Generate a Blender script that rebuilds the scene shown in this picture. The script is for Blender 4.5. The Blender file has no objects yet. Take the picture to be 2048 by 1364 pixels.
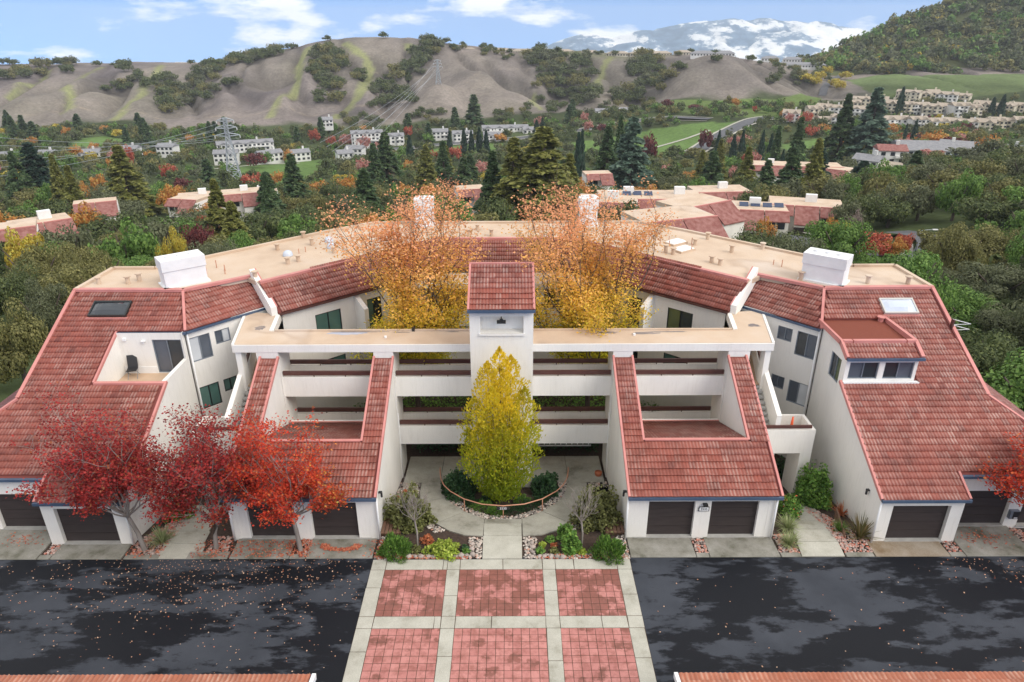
import bpy, bmesh, math, random
import numpy as np
from mathutils import Vector, Matrix
random.seed(7); RNG = np.random.default_rng(7)
R = math.radians
scene = bpy.context.scene
COL = scene.collection

# ------------------------------------------------------------------ camera
CAM = np.array([0.44, 0.0, 21.0]); FPX = 1400.0; PITCH = R(24.6); ROLL = R(-0.2)
cd = bpy.data.cameras.new('camera'); cam = bpy.data.objects.new('camera', cd); COL.objects.link(cam)
cd.sensor_width = 36.0; cd.lens = 36.0 * FPX / 2048.0; cd.clip_start = 0.5; cd.clip_end = 20000
cam.matrix_world = Matrix.Translation(Vector(CAM)) @ Matrix.Rotation(R(90) - PITCH, 4, 'X') @ Matrix.Rotation(ROLL, 4, 'Z')
scene.camera = cam

# ------------------------------------------------------------------ sky, sun, exposure
SUN_EL, SUN_AZ = R(42), R(125)          # azimuth clockwise from +Y (the view direction)
world = bpy.data.worlds.new('World'); scene.world = world; world.use_nodes = True
wn, wl = world.node_tree.nodes, world.node_tree.links
wn.clear()
w_out = wn.new('ShaderNodeOutputWorld'); w_bg = wn.new('ShaderNodeBackground')
w_tc = wn.new('ShaderNodeTexCoord'); w_sep = wn.new('ShaderNodeSeparateXYZ'); w_max = wn.new('ShaderNodeMath'); w_max.operation = 'MAXIMUM'
w_add = wn.new('ShaderNodeMath'); w_add.operation = 'ADD'; w_add.inputs[1].default_value = 0.24
w_max.inputs[1].default_value = 0.03
w_cmb = wn.new('ShaderNodeCombineXYZ'); w_sky = wn.new('ShaderNodeTexSky')
w_sky.sky_type = 'NISHITA'; w_sky.sun_disc = False; w_sky.sun_elevation = SUN_EL; w_sky.sun_rotation = SUN_AZ
w_sky.altitude = 200; w_sky.air_density = 1.0; w_sky.dust_density = 0.0; w_sky.ozone_density = 2.2
wl.new(w_tc.outputs['Generated'], w_sep.inputs[0])
wl.new(w_sep.outputs['Z'], w_add.inputs[0]); wl.new(w_add.outputs[0], w_max.inputs[0])
for k in 'XY': wl.new(w_sep.outputs[k], w_cmb.inputs[k])
wl.new(w_max.outputs[0], w_cmb.inputs['Z']); wl.new(w_cmb.outputs[0], w_sky.inputs['Vector'])
# clouds: broken cumulus low over the hills, closing to an overcast overhead (the forecourt lies in its soft light)
w_map = wn.new('ShaderNodeMapping'); w_map.inputs['Scale'].default_value = (7.5, 7.5, 27.0); w_map.inputs['Location'].default_value = (11.7, 1.9, 4.2)
wl.new(w_tc.outputs['Generated'], w_map.inputs[0])
w_n = wn.new('ShaderNodeTexNoise'); w_n.inputs['Scale'].default_value = 1.0; w_n.inputs['Detail'].default_value = 9; w_n.inputs['Roughness'].default_value = 0.56
wl.new(w_map.outputs[0], w_n.inputs['Vector'])
w_ov = wn.new('ShaderNodeMapRange'); w_ov.inputs['From Min'].default_value = 0.10; w_ov.inputs['From Max'].default_value = 0.45; w_ov.inputs['To Min'].default_value = 0.0; w_ov.inputs['To Max'].default_value = 0.26
wl.new(w_sep.outputs['Z'], w_ov.inputs['Value'])
w_sum = wn.new('ShaderNodeMath'); w_sum.operation = 'ADD'; wl.new(w_n.outputs['Fac'], w_sum.inputs[0]); wl.new(w_ov.outputs[0], w_sum.inputs[1])
w_r = wn.new('ShaderNodeValToRGB'); w_r.color_ramp.elements[0].position = 0.535; w_r.color_ramp.elements[1].position = 0.64
wl.new(w_sum.outputs[0], w_r.inputs[0])
w_mix = wn.new('ShaderNodeMix'); w_mix.data_type = 'RGBA'; w_mix.inputs['B'].default_value = (6.9, 6.9, 6.95, 1)
w_tint = wn.new('ShaderNodeMix'); w_tint.data_type = 'RGBA'; w_tint.blend_type = 'MULTIPLY'; w_tint.inputs['Factor'].default_value = 1.0; w_tint.inputs['B'].default_value = (0.54, 0.80, 1.12, 1); wl.new(w_sky.outputs[0], w_tint.inputs['A'])
wl.new(w_r.outputs['Color'], w_mix.inputs['Factor']); wl.new(w_tint.outputs['Result'], w_mix.inputs['A'])
wl.new(w_mix.outputs['Result'], w_bg.inputs['Color']); wl.new(w_bg.outputs[0], w_out.inputs['Surface'])
w_bg.inputs['Strength'].default_value = 0.11
sd = bpy.data.lights.new('sun', 'SUN'); sun = bpy.data.objects.new('sun', sd); COL.objects.link(sun)
sd.energy = 1.5; sd.angle = R(35); sd.color = (1.0, 0.95, 0.88)
sdir = Vector((math.cos(SUN_EL) * math.sin(SUN_AZ), math.cos(SUN_EL) * math.cos(SUN_AZ), math.sin(SUN_EL)))
sun.rotation_euler = sdir.to_track_quat('Z', 'Y').to_euler(); sun.location = (0, 0, 60)
HAZE = 0.00011
vs = scene.view_settings; vs.view_transform = 'Standard'; vs.look = 'None'; vs.exposure = 0.68; vs.gamma = 1.0; vs.use_curve_mapping = False
scene.cycles.max_bounces = 6; scene.cycles.diffuse_bounces = 3; scene.cycles.glossy_bounces = 2; scene.cycles.transmission_bounces = 2
scene.cycles.volume_bounces = 0; scene.cycles.transparent_max_bounces = 8; scene.cycles.use_denoising = True
scene.cycles.caustics_reflective = False; scene.cycles.caustics_refractive = False

# ------------------------------------------------------------------ measuring (pixel of the photograph -> point in the place)
def ray(x, y):
    u, v = (x - 1024) / FPX, (682 - y) / FPX
    u, v = u * math.cos(ROLL) - v * math.sin(ROLL), u * math.sin(ROLL) + v * math.cos(ROLL)
    return np.array([u, math.cos(PITCH) + v * math.sin(PITCH), -math.sin(PITCH) + v * math.cos(PITCH)])
def at_z(x, y, z): d = ray(x, y); return CAM + d * ((z - CAM[2]) / d[2])
def at_y(x, y, Y): d = ray(x, y); return CAM + d * (Y / d[1])

# ------------------------------------------------------------------ helpers
def tag(o, label=None, cat=None, group=None, kind=None):
    if label: o['label'] = label
    if cat: o['category'] = cat
    if group: o['group'] = group
    if kind: o['kind'] = kind
    return o
def empty(name, loc=(0, 0, 0), rz=0.0, label=None, cat=None, group=None):
    o = bpy.data.objects.new(name, None); o.empty_display_size = 0.2; o.location = loc; o.rotation_euler = (0, 0, rz)
    COL.objects.link(o); return tag(o, label, cat, group)
def newobj(name, me, m=None, parent=None, loc=None, rz=None):
    o = bpy.data.objects.new(name, me)
    if m is not None and len(me.materials) == 0: me.materials.append(m)
    COL.objects.link(o)
    if parent is not None: o.parent = parent
    if loc is not None: o.location = loc
    if rz is not None: o.rotation_euler = (0, 0, rz)
    return o
def copy_tree(o, parent=None):
    c = o.copy(); COL.objects.link(c); c.parent = parent
    for ch in o.children: copy_tree(ch, c)
    return c
class MB:
    """collects faces; build() links them as one mesh"""
    def __init__(s): s.v = []; s.f = []; s.o = np.zeros(3)
    def at(s, x, y, z): s.o = np.array([x, y, z]); return s
    def add(s, vs_, fs):
        b = len(s.v); s.v += [tuple(np.asarray(p, float) - s.o) for p in vs_]; s.f += [tuple(b + i for i in f) for f in fs]; return s
    def poly(s, pts): return s.add(pts, [tuple(range(len(pts)))])
    def box(s, x0, y0, z0, x1, y1, z1):
        x0, x1 = sorted((x0, x1)); y0, y1 = sorted((y0, y1)); z0, z1 = sorted((z0, z1))
        return s.add([(x0, y0, z0), (x1, y0, z0), (x1, y1, z0), (x0, y1, z0), (x0, y0, z1), (x1, y0, z1), (x1, y1, z1), (x0, y1, z1)],
                     [(0, 3, 2, 1), (4, 5, 6, 7), (0, 1, 5, 4), (1, 2, 6, 5), (2, 3, 7, 6), (3, 0, 4, 7)])
    def prism(s, pts, z0, z1):
        """plan polygon, z0/z1 numbers or functions of (x,y)"""
        f0 = z0 if callable(z0) else (lambda x, y: z0); f1 = z1 if callable(z1) else (lambda x, y: z1)
        a = sum(pts[i][0] * pts[(i + 1) % len(pts)][1] - pts[(i + 1) % len(pts)][0] * pts[i][1] for i in range(len(pts)))
        if a < 0: pts = pts[::-1]
        n = len(pts)
        return s.add([(x, y, f0(x, y)) for x, y in pts] + [(x, y, f1(x, y)) for x, y in pts],
                     [tuple(range(n))[::-1], tuple(range(n, 2 * n))] + [(i, (i + 1) % n, n + (i + 1) % n, n + i) for i in range(n)])
    def beam(s, a, b, w, h, up=(0, 0, 1)):
        """bar of width w, height h whose top centre line runs a-b"""
        a = Vector(a); b = Vector(b); d = (b - a).normalized(); side = d.cross(Vector(up)).normalized(); u = side.cross(d).normalized()
        vs_ = [p + side * sx * w / 2 - u * hh for p in (a, b) for sx in (-1, 1) for hh in (0, h)]
        return s.add(vs_, [(0, 2, 3, 1), (4, 5, 7, 6), (0, 1, 5, 4), (2, 6, 7, 3), (0, 4, 6, 2), (1, 3, 7, 5)])
    def tube(s, path, r, n=8, cap=True):
        path = [Vector(p) for p in path]; rr = r if isinstance(r, (list, tuple)) else [r] * len(path); rings = []; vs_ = []
        for i, p in enumerate(path):
            d = (path[min(i + 1, len(path) - 1)] - path[max(i - 1, 0)]).normalized()
            a = d.cross(Vector((0, 0, 1))) if abs(d.z) < 0.95 else d.cross(Vector((1, 0, 0))); a.normalize(); b = d.cross(a)
            vs_ += [p + (a * math.cos(t) + b * math.sin(t)) * rr[i] for t in [2 * math.pi * k / n for k in range(n)]]
        fs = [(i * n + k, i * n + (k + 1) % n, (i + 1) * n + (k + 1) % n, (i + 1) * n + k) for i in range(len(path) - 1) for k in range(n)]
        if cap: fs += [tuple(range(n))[::-1], tuple(range((len(path) - 1) * n, len(path) * n))]
        return s.add(vs_, fs)
    def disc(s, c, r, n=12, sy=1.0):
        return s.poly([(c[0] + r * math.cos(2 * math.pi * k / n), c[1] + r * sy * math.sin(2 * math.pi * k / n), c[2]) for k in range(n)])
    def dome(s, c, rx, ry, rz, n=12, m=4):
        vs_ = [(c[0] + rx * math.cos(a) * math.cos(t), c[1] + ry * math.cos(a) * math.sin(t), c[2] + rz * math.sin(a))
               for a in [math.pi / 2 * j / m for j in range(m)] for t in [2 * math.pi * k / n for k in range(n)]] + [(c[0], c[1], c[2] + rz)]
        fs = [(j * n + k, j * n + (k + 1) % n, (j + 1) * n + (k + 1) % n, (j + 1) * n + k) for j in range(m - 1) for k in range(n)]
        fs += [((m - 1) * n + k, (m - 1) * n + (k + 1) % n, m * n) for k in range(n)]
        return s.add(vs_, fs)
    def mesh(s, name, m=None, smooth=False):
        me = bpy.data.meshes.new(name); me.from_pydata(s.v, [], s.f); me.update()
        if m is not None: me.materials.append(m)
        if smooth: me.polygons.foreach_set('use_smooth', [True] * len(me.polygons))
        return me
    def build(s, name, m=None, parent=None, smooth=False, bevel=0.0):
        o = newobj(name, s.mesh(name, m, smooth), None, parent)
        if bevel:
            bm = bmesh.new(); bm.from_mesh(o.data); bmesh.ops.remove_doubles(bm, verts=bm.verts, dist=1e-5)
            bmesh.ops.bevel(bm, geom=list(bm.edges), offset=bevel, segments=1, affect='EDGES'); bm.to_mesh(o.data); bm.free()
        if np.any(s.o): o.location = Vector(s.o)
        return o
def quadcloud(name, cen, tan, nor, wid, lng, m, col=None):
    """many small leaf quads in one mesh: centre, long axis, normal"""
    n = len(cen); bit = np.cross(nor, tan); bit /= (np.linalg.norm(bit, axis=1, keepdims=True) + 1e-9)
    w = np.asarray(wid).reshape(-1, 1) * 0.5; l = np.asarray(lng).reshape(-1, 1) * 0.5
    v = np.empty((n, 4, 3)); v[:, 0] = cen - tan * l; v[:, 1] = cen + bit * w; v[:, 2] = cen + tan * l; v[:, 3] = cen - bit * w
    me = bpy.data.meshes.new(name); me.vertices.add(4 * n); me.vertices.foreach_set('co', v.ravel())
    me.loops.add(4 * n); me.loops.foreach_set('vertex_index', np.arange(4 * n, dtype=np.int32))
    me.polygons.add(n); me.polygons.foreach_set('loop_start', np.arange(0, 4 * n, 4, dtype=np.int32))
    me.polygons.foreach_set('loop_total', np.full(n, 4, dtype=np.int32)); me.update(calc_edges=True)
    if col is not None:
        ca = me.color_attributes.new('tint', 'FLOAT_COLOR', 'POINT')
        c4 = np.ones((n, 4, 4)); c4[:, :, :3] = np.asarray(col)[:, None, :]; ca.data.foreach_set('color', c4.ravel())
    me.materials.append(m); return me

# ------------------------------------------------------------------ materials
def nodes(name):
    m = bpy.data.materials.new(name); m.use_nodes = True; nt = m.node_tree
    b = nt.nodes.get('Principled BSDF'); return m, nt, b
def noise(nt, scale, detail=4, rough=0.55, coord='pos', stretch=None):
    t = nt.nodes.new('ShaderNodeTexNoise'); t.inputs['Scale'].default_value = scale; t.inputs['Detail'].default_value = detail; t.inputs['Roughness'].default_value = rough
    if coord == 'pos': g = nt.nodes.new('ShaderNodeNewGeometry').outputs['Position']
    else: g = nt.nodes.new('ShaderNodeTexCoord').outputs['Object']
    if stretch:
        mp = nt.nodes.new('ShaderNodeMapping'); mp.inputs['Scale'].default_value = stretch; nt.links.new(g, mp.inputs[0]); g = mp.outputs[0]
    nt.links.new(g, t.inputs['Vector']); return t
def ramp(nt, fac, stops):
    r = nt.nodes.new('ShaderNodeValToRGB'); e = r.color_ramp.elements
    while len(e) < len(stops): e.new(0.5)
    for k, (p, c) in enumerate(stops): e[k].position = p; e[k].color = (*c, 1) if len(c) == 3 else c
    nt.links.new(fac, r.inputs[0]); return r
def mix(nt, fac, a, b, blend='MIX'):
    x = nt.nodes.new('ShaderNodeMix'); x.data_type = 'RGBA'; x.blend_type = blend
    for key, val in (('Factor', fac), ('A', a), ('B', b)):
        if hasattr(val, 'links'): nt.links.new(val, x.inputs[key])
        elif key == 'Factor': x.inputs[key].default_value = val
        else: x.inputs[key].default_value = (*val, 1)
    return x.outputs['Result']
def bump(nt, b, h, strength, dist=0.02):
    n = nt.nodes.new('ShaderNodeBump'); n.inputs['Strength'].default_value = strength; n.inputs['Distance'].default_value = dist
    nt.links.new(h, n.inputs['Height']); nt.links.new(n.outputs[0], b.inputs['Normal'])
def simple(name, c0, c1=None, scale=1.0, rough=0.7, bmp=0.0, bscale=None, metal=0.0, spec=0.5, stretch=None, lo=0.35, hi=0.65, detail=5):
    m, nt, b = nodes(name); b.inputs['Roughness'].default_value = rough; b.inputs['Metallic'].default_value = metal
    b.inputs['Specular IOR Level'].default_value = spec
    if c1 is None: b.inputs['Base Color'].default_value = (*c0, 1)
    else:
        t = noise(nt, scale, detail, stretch=stretch); r = ramp(nt, t.outputs['Fac'], [(lo, c0), (hi, c1)]); nt.links.new(r.outputs[0], b.inputs['Base Color'])
    if bmp:
        t2 = noise(nt, bscale or scale * 6, 3); bump(nt, b, t2.outputs['Fac'], bmp)
    return m
M = {}
def stucco(name, base, dirty):
    m, nt, b = nodes(name); b.inputs['Roughness'].default_value = 0.85; b.inputs['Specular IOR Level'].default_value = 0.2
    t = noise(nt, 0.45, 6, 0.6, stretch=(1, 1, 0.45)); r = ramp(nt, t.outputs['Fac'], [(0.32, dirty), (0.55, base)])
    t2 = noise(nt, 5.0, 4, 0.6, stretch=(2.2, 2.2, 0.25)); r2 = ramp(nt, t2.outputs['Fac'], [(0.30, (0.945, 0.94, 0.93)), (0.5, (1, 1, 1))])
    nt.links.new(mix(nt, 1.0, r.outputs[0], r2.outputs[0], 'MULTIPLY'), b.inputs['Base Color'])
    t3 = noise(nt, 24, 3); bump(nt, b, t3.outputs['Fac'], 0.25, 0.01); return m
M['wall'] = stucco('white_stucco', (0.84, 0.81, 0.755), (0.76, 0.735, 0.69))
M['white'] = simple('white_paint', (0.82, 0.82, 0.81), (0.76, 0.76, 0.75), 2.0, 0.6)
M['trim'] = simple('pink_trim_metal', (0.60, 0.245, 0.215), (0.52, 0.20, 0.175), 1.5, 0.55)
M['blue'] = simple('blue_gutter', (0.055, 0.088, 0.145), (0.085, 0.122, 0.185), 1.3, 0.45)
M['brown'] = simple('brown_metal', (0.085, 0.034, 0.028), (0.11, 0.045, 0.036), 2.0, 0.5)
M['door'] = simple('garage_door_brown', (0.033, 0.024, 0.023), (0.043, 0.032, 0.030), 1.2, 0.6, stretch=(1, 1, 6))
M['conc_dk'] = simple('sill_concrete', (0.33, 0.32, 0.30), (0.42, 0.41, 0.385), 3, 0.9)
M['black'] = simple('black_metal', (0.02, 0.02, 0.022), rough=0.5)
M['dark'] = simple('dark_interior', (0.05, 0.045, 0.045), rough=0.9)
M['copper'] = simple('copper_tube', (0.55, 0.27, 0.17), (0.47, 0.21, 0.13), 4, 0.45)
M['wood'] = simple('weathered_wood', (0.20, 0.11, 0.07), (0.13, 0.07, 0.045), 3, 0.8, stretch=(8, 1, 1))
M['orange'] = simple('orange_plastic', (0.75, 0.10, 0.02), rough=0.5)
M['terracotta'] = simple('terracotta', (0.45, 0.13, 0.06), rough=0.8)
M['stair'] = simple('grey_tread', (0.50, 0.49, 0.46), (0.40, 0.39, 0.37), 4, 0.9)
# flat roof membrane: peach, faint ponding rings
m, nt, b = nodes('roof_membrane'); b.inputs['Roughness'].default_value = 0.75
t = noise(nt, 0.35, 6, 0.6); r = ramp(nt, t.outputs['Fac'], [(0.30, (0.49, 0.36, 0.255)), (0.5, (0.575, 0.44, 0.32)), (0.72, (0.61, 0.50, 0.40))])
t2 = noise(nt, 0.16, 3, 0.5); r2 = ramp(nt, t2.outputs['Fac'], [(0.57, (1, 1, 1)), (0.60, (0.84, 0.82, 0.82)), (0.63, (0.97, 0.99, 1.03))])
nt.links.new(mix(nt, 1.0, r.outputs[0], r2.outputs[0], 'MULTIPLY'), b.inputs['Base Color']); M['flat'] = m
M['deck'] = simple('tan_deck', (0.52, 0.36, 0.24), (0.58, 0.42, 0.29), 1.2, 0.8)
M['gravelroof'] = simple('rust_gravel_roof', (0.23, 0.060, 0.032), (0.17, 0.042, 0.026), 30, 0.95, bmp=0.6, bscale=60)
M['stainroof'] = simple('ponding_stain', (0.13, 0.12, 0.13), (0.30, 0.24, 0.20), 2.0, 0.35)
M['water'] = simple('roof_puddle', (0.36, 0.38, 0.46), (0.42, 0.43, 0.50), 2.0, 0.12)
# tile: bleached crest set by the tile's own wear (attribute "wear") and a random per tile
def tile_mat(name, joined, c_red=(0.258, 0.066, 0.044), c_dk=(0.175, 0.043, 0.031), c_pale=(0.48, 0.325, 0.275)):
    m, nt, b = nodes(name); b.inputs['Roughness'].default_value = 0.55; b.inputs['Specular IOR Level'].default_value = 0.45
    if joined: rnd = nt.nodes.new('ShaderNodeNewGeometry').outputs['Random Per Island']
    else: rnd = nt.nodes.new('ShaderNodeObjectInfo').outputs['Random']
    at = nt.nodes.new('ShaderNodeAttribute'); at.attribute_name = 'wear'
    big = noise(nt, 0.33, 4, 0.6); fine = noise(nt, 3.2, 4, 0.6)
    red = ramp(nt, rnd, [(0.0, tuple(c * .9 for c in c_red)), (0.06, c_dk), (0.10, tuple(c * .93 for c in c_red)), (0.6, c_red), (1.0, tuple(c * 1.08 for c in c_red))])
    zone = ramp(nt, big.outputs['Fac'], [(0.36, (0.15,) * 3), (0.60, (1, 1, 1))])
    lich = noise(nt, 0.8, 6, 0.7); lr = ramp(nt, lich.outputs['Fac'], [(0.34, (0.70, 0.68, 0.66)), (0.52, (1, 1, 1)), (0.72, (1.10, 1.06, 1.04))])
    wv = nt.nodes.new('ShaderNodeTexWhiteNoise'); wv.noise_dimensions = '1D'; nt.links.new(rnd, wv.inputs['W'])
    amt = ramp(nt, wv.outputs['Value'], [(0.10, (0.10,) * 3), (0.45, (0.62,) * 3), (0.85, (0.95,) * 3), (0.96, (1,) * 3)])
    f1 = mix(nt, 1.0, amt.outputs[0], zone.outputs[0], 'MULTIPLY'); f2 = mix(nt, 1.0, f1, at.outputs['Color'], 'MULTIPLY')
    fr = ramp(nt, fine.outputs['Fac'], [(0.30, (0.35,) * 3), (0.6, (1,) * 3)]); f3 = mix(nt, 1.0, f2, fr.outputs[0], 'MULTIPLY')
    nt.links.new(mix(nt, 1.0, mix(nt, f3, red.outputs[0], c_pale), lr.outputs[0], 'MULTIPLY'), b.inputs['Base Color']); return m
M['tile'] = tile_mat('roof_tile', False); M['tiles'] = tile_mat('roof_tile_field', True)
M['clay'] = tile_mat('orange_clay_tile', False, (0.36, 0.115, 0.06), (0.29, 0.09, 0.05), (0.55, 0.34, 0.25))
M['far_tile'] = simple('far_roof_tile', (0.20, 0.062, 0.050), (0.31, 0.145, 0.125), 1.2, 0.8)
M['underlay'] = simple('tile_underlay', (0.19, 0.05, 0.04), rough=0.9)
def glass(name, c, rough=0.06):
    m, nt, b = nodes(name); b.inputs['Roughness'].default_value = rough; b.inputs['Specular IOR Level'].default_value = 0.7
    t = noise(nt, 0.8, 2); r = ramp(nt, t.outputs['Fac'], [(0.35, c), (0.65, tuple(v * 1.25 for v in c))]); nt.links.new(r.outputs[0], b.inputs['Base Color']); return m
M['g_dark'] = glass('window_dark_glass', (0.030, 0.036, 0.042)); M['g_grey'] = glass('window_screen_glass', (0.085, 0.10, 0.125), 0.25)
M['g_white'] = glass('window_white_blind', (0.52, 0.54, 0.56), 0.15); M['g_teal'] = glass('window_green_blind', (0.075, 0.155, 0.135), 0.1)
M['g_olive'] = glass('window_olive_glass', (0.10, 0.12, 0.06))
M['f_grey'] = simple('window_frame_grey', (0.22, 0.25, 0.29), rough=0.4, metal=0.3); M['f_black'] = simple('window_frame_black', (0.018, 0.022, 0.022), rough=0.4)
M['f_white'] = simple('window_frame_white', (0.78, 0.78, 0.77), rough=0.4)
# concrete
def concrete(name, a, c, stain):
    m, nt, b = nodes(name); b.inputs['Roughness'].default_value = 0.9; b.inputs['Specular IOR Level'].default_value = 0.25
    t = noise(nt, 0.9, 7, 0.65); r = ramp(nt, t.outputs['Fac'], [(0.30, stain), (0.45, a), (0.66, c)])
    t2 = noise(nt, 26, 3, 0.6); r2 = ramp(nt, t2.outputs['Fac'], [(0.3, (0.84,) * 3), (0.65, (1.06,) * 3)])
    nt.links.new(mix(nt, 1.0, r.outputs[0], r2.outputs[0], 'MULTIPLY'), b.inputs['Base Color']); bump(nt, b, t2.outputs['Fac'], 0.2, 0.006); return m
M['conc'] = concrete('aggregate_concrete', (0.34, 0.325, 0.275), (0.425, 0.41, 0.35), (0.20, 0.19, 0.15))
M['conc_lt'] = concrete('pale_concrete', (0.42, 0.405, 0.345), (0.50, 0.485, 0.42), (0.29, 0.275, 0.22))
M['apron'] = concrete('mossy_concrete', (0.225, 0.215, 0.18), (0.335, 0.32, 0.285), (0.10, 0.098, 0.065))
M['apron_rust'] = concrete('rusty_concrete', (0.27, 0.215, 0.155), (0.35, 0.30, 0.24), (0.19, 0.13, 0.075))
# red stamped paving: dry pink and wet brown islands
def paver_mat(name, joined):
    m, nt, b = nodes(name)
    t = noise(nt, 0.95, 8, 0.62, stretch=(1.0, 1.25, 1)); t2 = noise(nt, 0.17, 1, 0.5)
    rnd = nt.nodes.new('ShaderNodeNewGeometry').outputs['Random Per Island'] if joined else nt.nodes.new('ShaderNodeObjectInfo').outputs['Random']
    sp = nt.nodes.new('ShaderNodeSeparateXYZ'); nt.links.new(nt.nodes.new('ShaderNodeNewGeometry').outputs['Position'], sp.inputs[0])
    mr = nt.nodes.new('ShaderNodeMapRange'); mr.inputs['From Min'].default_value = 19.2; mr.inputs['From Max'].default_value = 20.3; mr.inputs['To Min'].default_value = -0.075; mr.inputs['To Max'].default_value = 0.035
    nt.links.new(sp.outputs['Y'], mr.inputs['Value'])
    ad = nt.nodes.new('ShaderNodeMath'); ad.operation = 'ADD'; nt.links.new(t.outputs['Fac'], ad.inputs[0]); nt.links.new(mr.outputs[0], ad.inputs[1])
    wet = ramp(nt, ad.outputs[0], [(0.490, (0, 0, 0)), (0.540, (1, 1, 1))])
    dry = ramp(nt, rnd, [(0.0, (0.44, 0.175, 0.155)), (1.0, (0.52, 0.225, 0.20))]); f = noise(nt, 2.6, 6, 0.7)
    dirt = ramp(nt, f.outputs['Fac'], [(0.34, (0.62, 0.55, 0.50)), (0.56, (1, 1, 1))])
    dry2 = mix(nt, 1.0, dry.outputs[0], dirt.outputs[0], 'MULTIPLY')
    wetc = ramp(nt, f.outputs['Fac'], [(0.35, (0.185, 0.070, 0.052)), (0.65, (0.275, 0.098, 0.076))])
    nt.links.new(mix(nt, wet.outputs[0], dry2, wetc.outputs[0]), b.inputs['Base Color'])
    rr = ramp(nt, wet.outputs[0], [(0, (0.8,) * 3), (1, (0.5,) * 3)]); nt.links.new(rr.outputs[0], b.inputs['Roughness']); return m
M['paver'] = paver_mat('red_stamped_paver', False); M['pavers'] = paver_mat('red_stamped_paver_field', True)
M['joint'] = simple('mossy_joint', (0.10, 0.055, 0.035), (0.06, 0.045, 0.03), 6, 0.95)
# asphalt: drying wet patches
m, nt, b = nodes('asphalt')
t = noise(nt, 0.36, 12, 0.68, stretch=(0.7, 1.9, 1)); wet = ramp(nt, t.outputs['Fac'], [(0.465, (0, 0, 0)), (0.512, (1, 1, 1))])
sp = nt.nodes.new('ShaderNodeSeparateXYZ'); nt.links.new(nt.nodes.new('ShaderNodeNewGeometry').outputs['Position'], sp.inputs[0])
f = noise(nt, 40, 3, 0.7); g2 = noise(nt, 0.5, 4)
dry = ramp(nt, g2.outputs['Fac'], [(0.35, (0.042, 0.047, 0.058)), (0.65, (0.060, 0.066, 0.080))]); wc = ramp(nt, f.outputs['Fac'], [(0.3, (0.006, 0.0068, 0.0095)), (0.7, (0.012, 0.0135, 0.018))])
c = mix(nt, wet.outputs[0], dry.outputs[0], wc.outputs[0]); gr = ramp(nt, f.outputs['Fac'], [(0.3, (0.85,) * 3), (0.7, (1.1,) * 3)])
nt.links.new(mix(nt, 1.0, c, gr.outputs[0], 'MULTIPLY'), b.inputs['Base Color'])
rr = ramp(nt, wet.outputs[0], [(0, (0.8,) * 3), (1, (0.55,) * 3)]); nt.links.new(rr.outputs[0], b.inputs['Roughness']); bump(nt, b, f.outputs['Fac'], 0.25, 0.006)
b.inputs['Specular IOR Level'].default_value = 0.18; M['asphalt'] = m
M['road'] = simple('far_asphalt', (0.075, 0.078, 0.088), (0.105, 0.107, 0.115), 0.4, 0.8)
M['soil'] = simple('dark_mulch', (0.035, 0.022, 0.016), (0.075, 0.047, 0.034), 9, 0.95, bmp=0.8, bscale=30)
M['solar'] = simple('solar_panel', (0.03, 0.045, 0.09), (0.05, 0.07, 0.13), 2, 0.15)
def leafmat(name, stops, sc=3.0, trans=0.25, attr=False, rough=0.6, big=0.6):
    m, nt, b = nodes(name); b.inputs['Roughness'].default_value = rough; b.inputs['Specular IOR Level'].default_value = 0.25
    rnd = nt.nodes.new('ShaderNodeNewGeometry').outputs['Random Per Island']
    r = ramp(nt, rnd, stops); t = noise(nt, big, 4, coord='obj'); v = ramp(nt, t.outputs['Fac'], [(0.3, (0.68,) * 3), (0.7, (1.25,) * 3)])
    c = mix(nt, 1.0, r.outputs[0], v.outputs[0], 'MULTIPLY')
    if attr:
        a = nt.nodes.new('ShaderNodeAttribute'); a.attribute_name = 'tint'; c = mix(nt, 1.0, c, a.outputs['Color'], 'MULTIPLY')
    nt.links.new(c, b.inputs['Base Color'])
    tr = nt.nodes.new('ShaderNodeBsdfTranslucent'); nt.links.new(c, tr.inputs['Color']); ms = nt.nodes.new('ShaderNodeMixShader'); ms.inputs[0].default_value = trans
    out = nt.nodes.get('Material Output'); nt.links.new(b.outputs[0], ms.inputs[1]); nt.links.new(tr.outputs[0], ms.inputs[2]); nt.links.new(ms.outputs[0], out.inputs['Surface'])
    return m
# ------------------------------------------------------------------ the near ground
def gz(x, y):
    """height of the soil close to the building"""
    if y <= 24.9: return 0.0
    if y <= 31.4: return -1.4 * (y - 24.9) / 6.5
    if y <= 48: return -1.42
    return -1.42
def slab(name, pts, top, thick, m, parent, bevel=0.012):
    c = np.mean(pts, axis=0); mb = MB().at(c[0], c[1], 0)
    f = top if callable(top) else (lambda x, y: top)
    mb.prism([tuple(p) for p in pts], lambda x, y: f(x, y) - thick, f)
    return mb.build(name, m, parent, bevel=bevel)

def flat_polys(*regions):
    mb = MB()
    for pts, z in regions: mb.poly([(x, y, z) for x, y in pts])
    return mb
drive = flat_polys(([(-70, 2), (70, 2), (70, 23.46), (-70, 23.46)], 0.0)).build('asphalt_drive', M['asphalt']); tag(drive, kind='structure')
# soil between the buildings and under the beds
so = MB(); ys = [22.0, 24.9, 26.5, 28, 29.7, 31.4, 36, 42, 50]; n0 = len(so.v)
for i in range(len(ys) - 1):
    for x0, x1 in ((-30, -16), (-16, -5), (-5, 5), (5, 16), (16, 30)):
        so.poly([(x0, ys[i], gz(0, ys[i]) - 0.03), (x1, ys[i], gz(0, ys[i]) - 0.03), (x1, ys[i + 1], gz(0, ys[i + 1]) - 0.03), (x0, ys[i + 1], gz(0, ys[i + 1]) - 0.03)])
soil = so.build('garden_soil', M['soil']); tag(soil, kind='structure')

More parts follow.
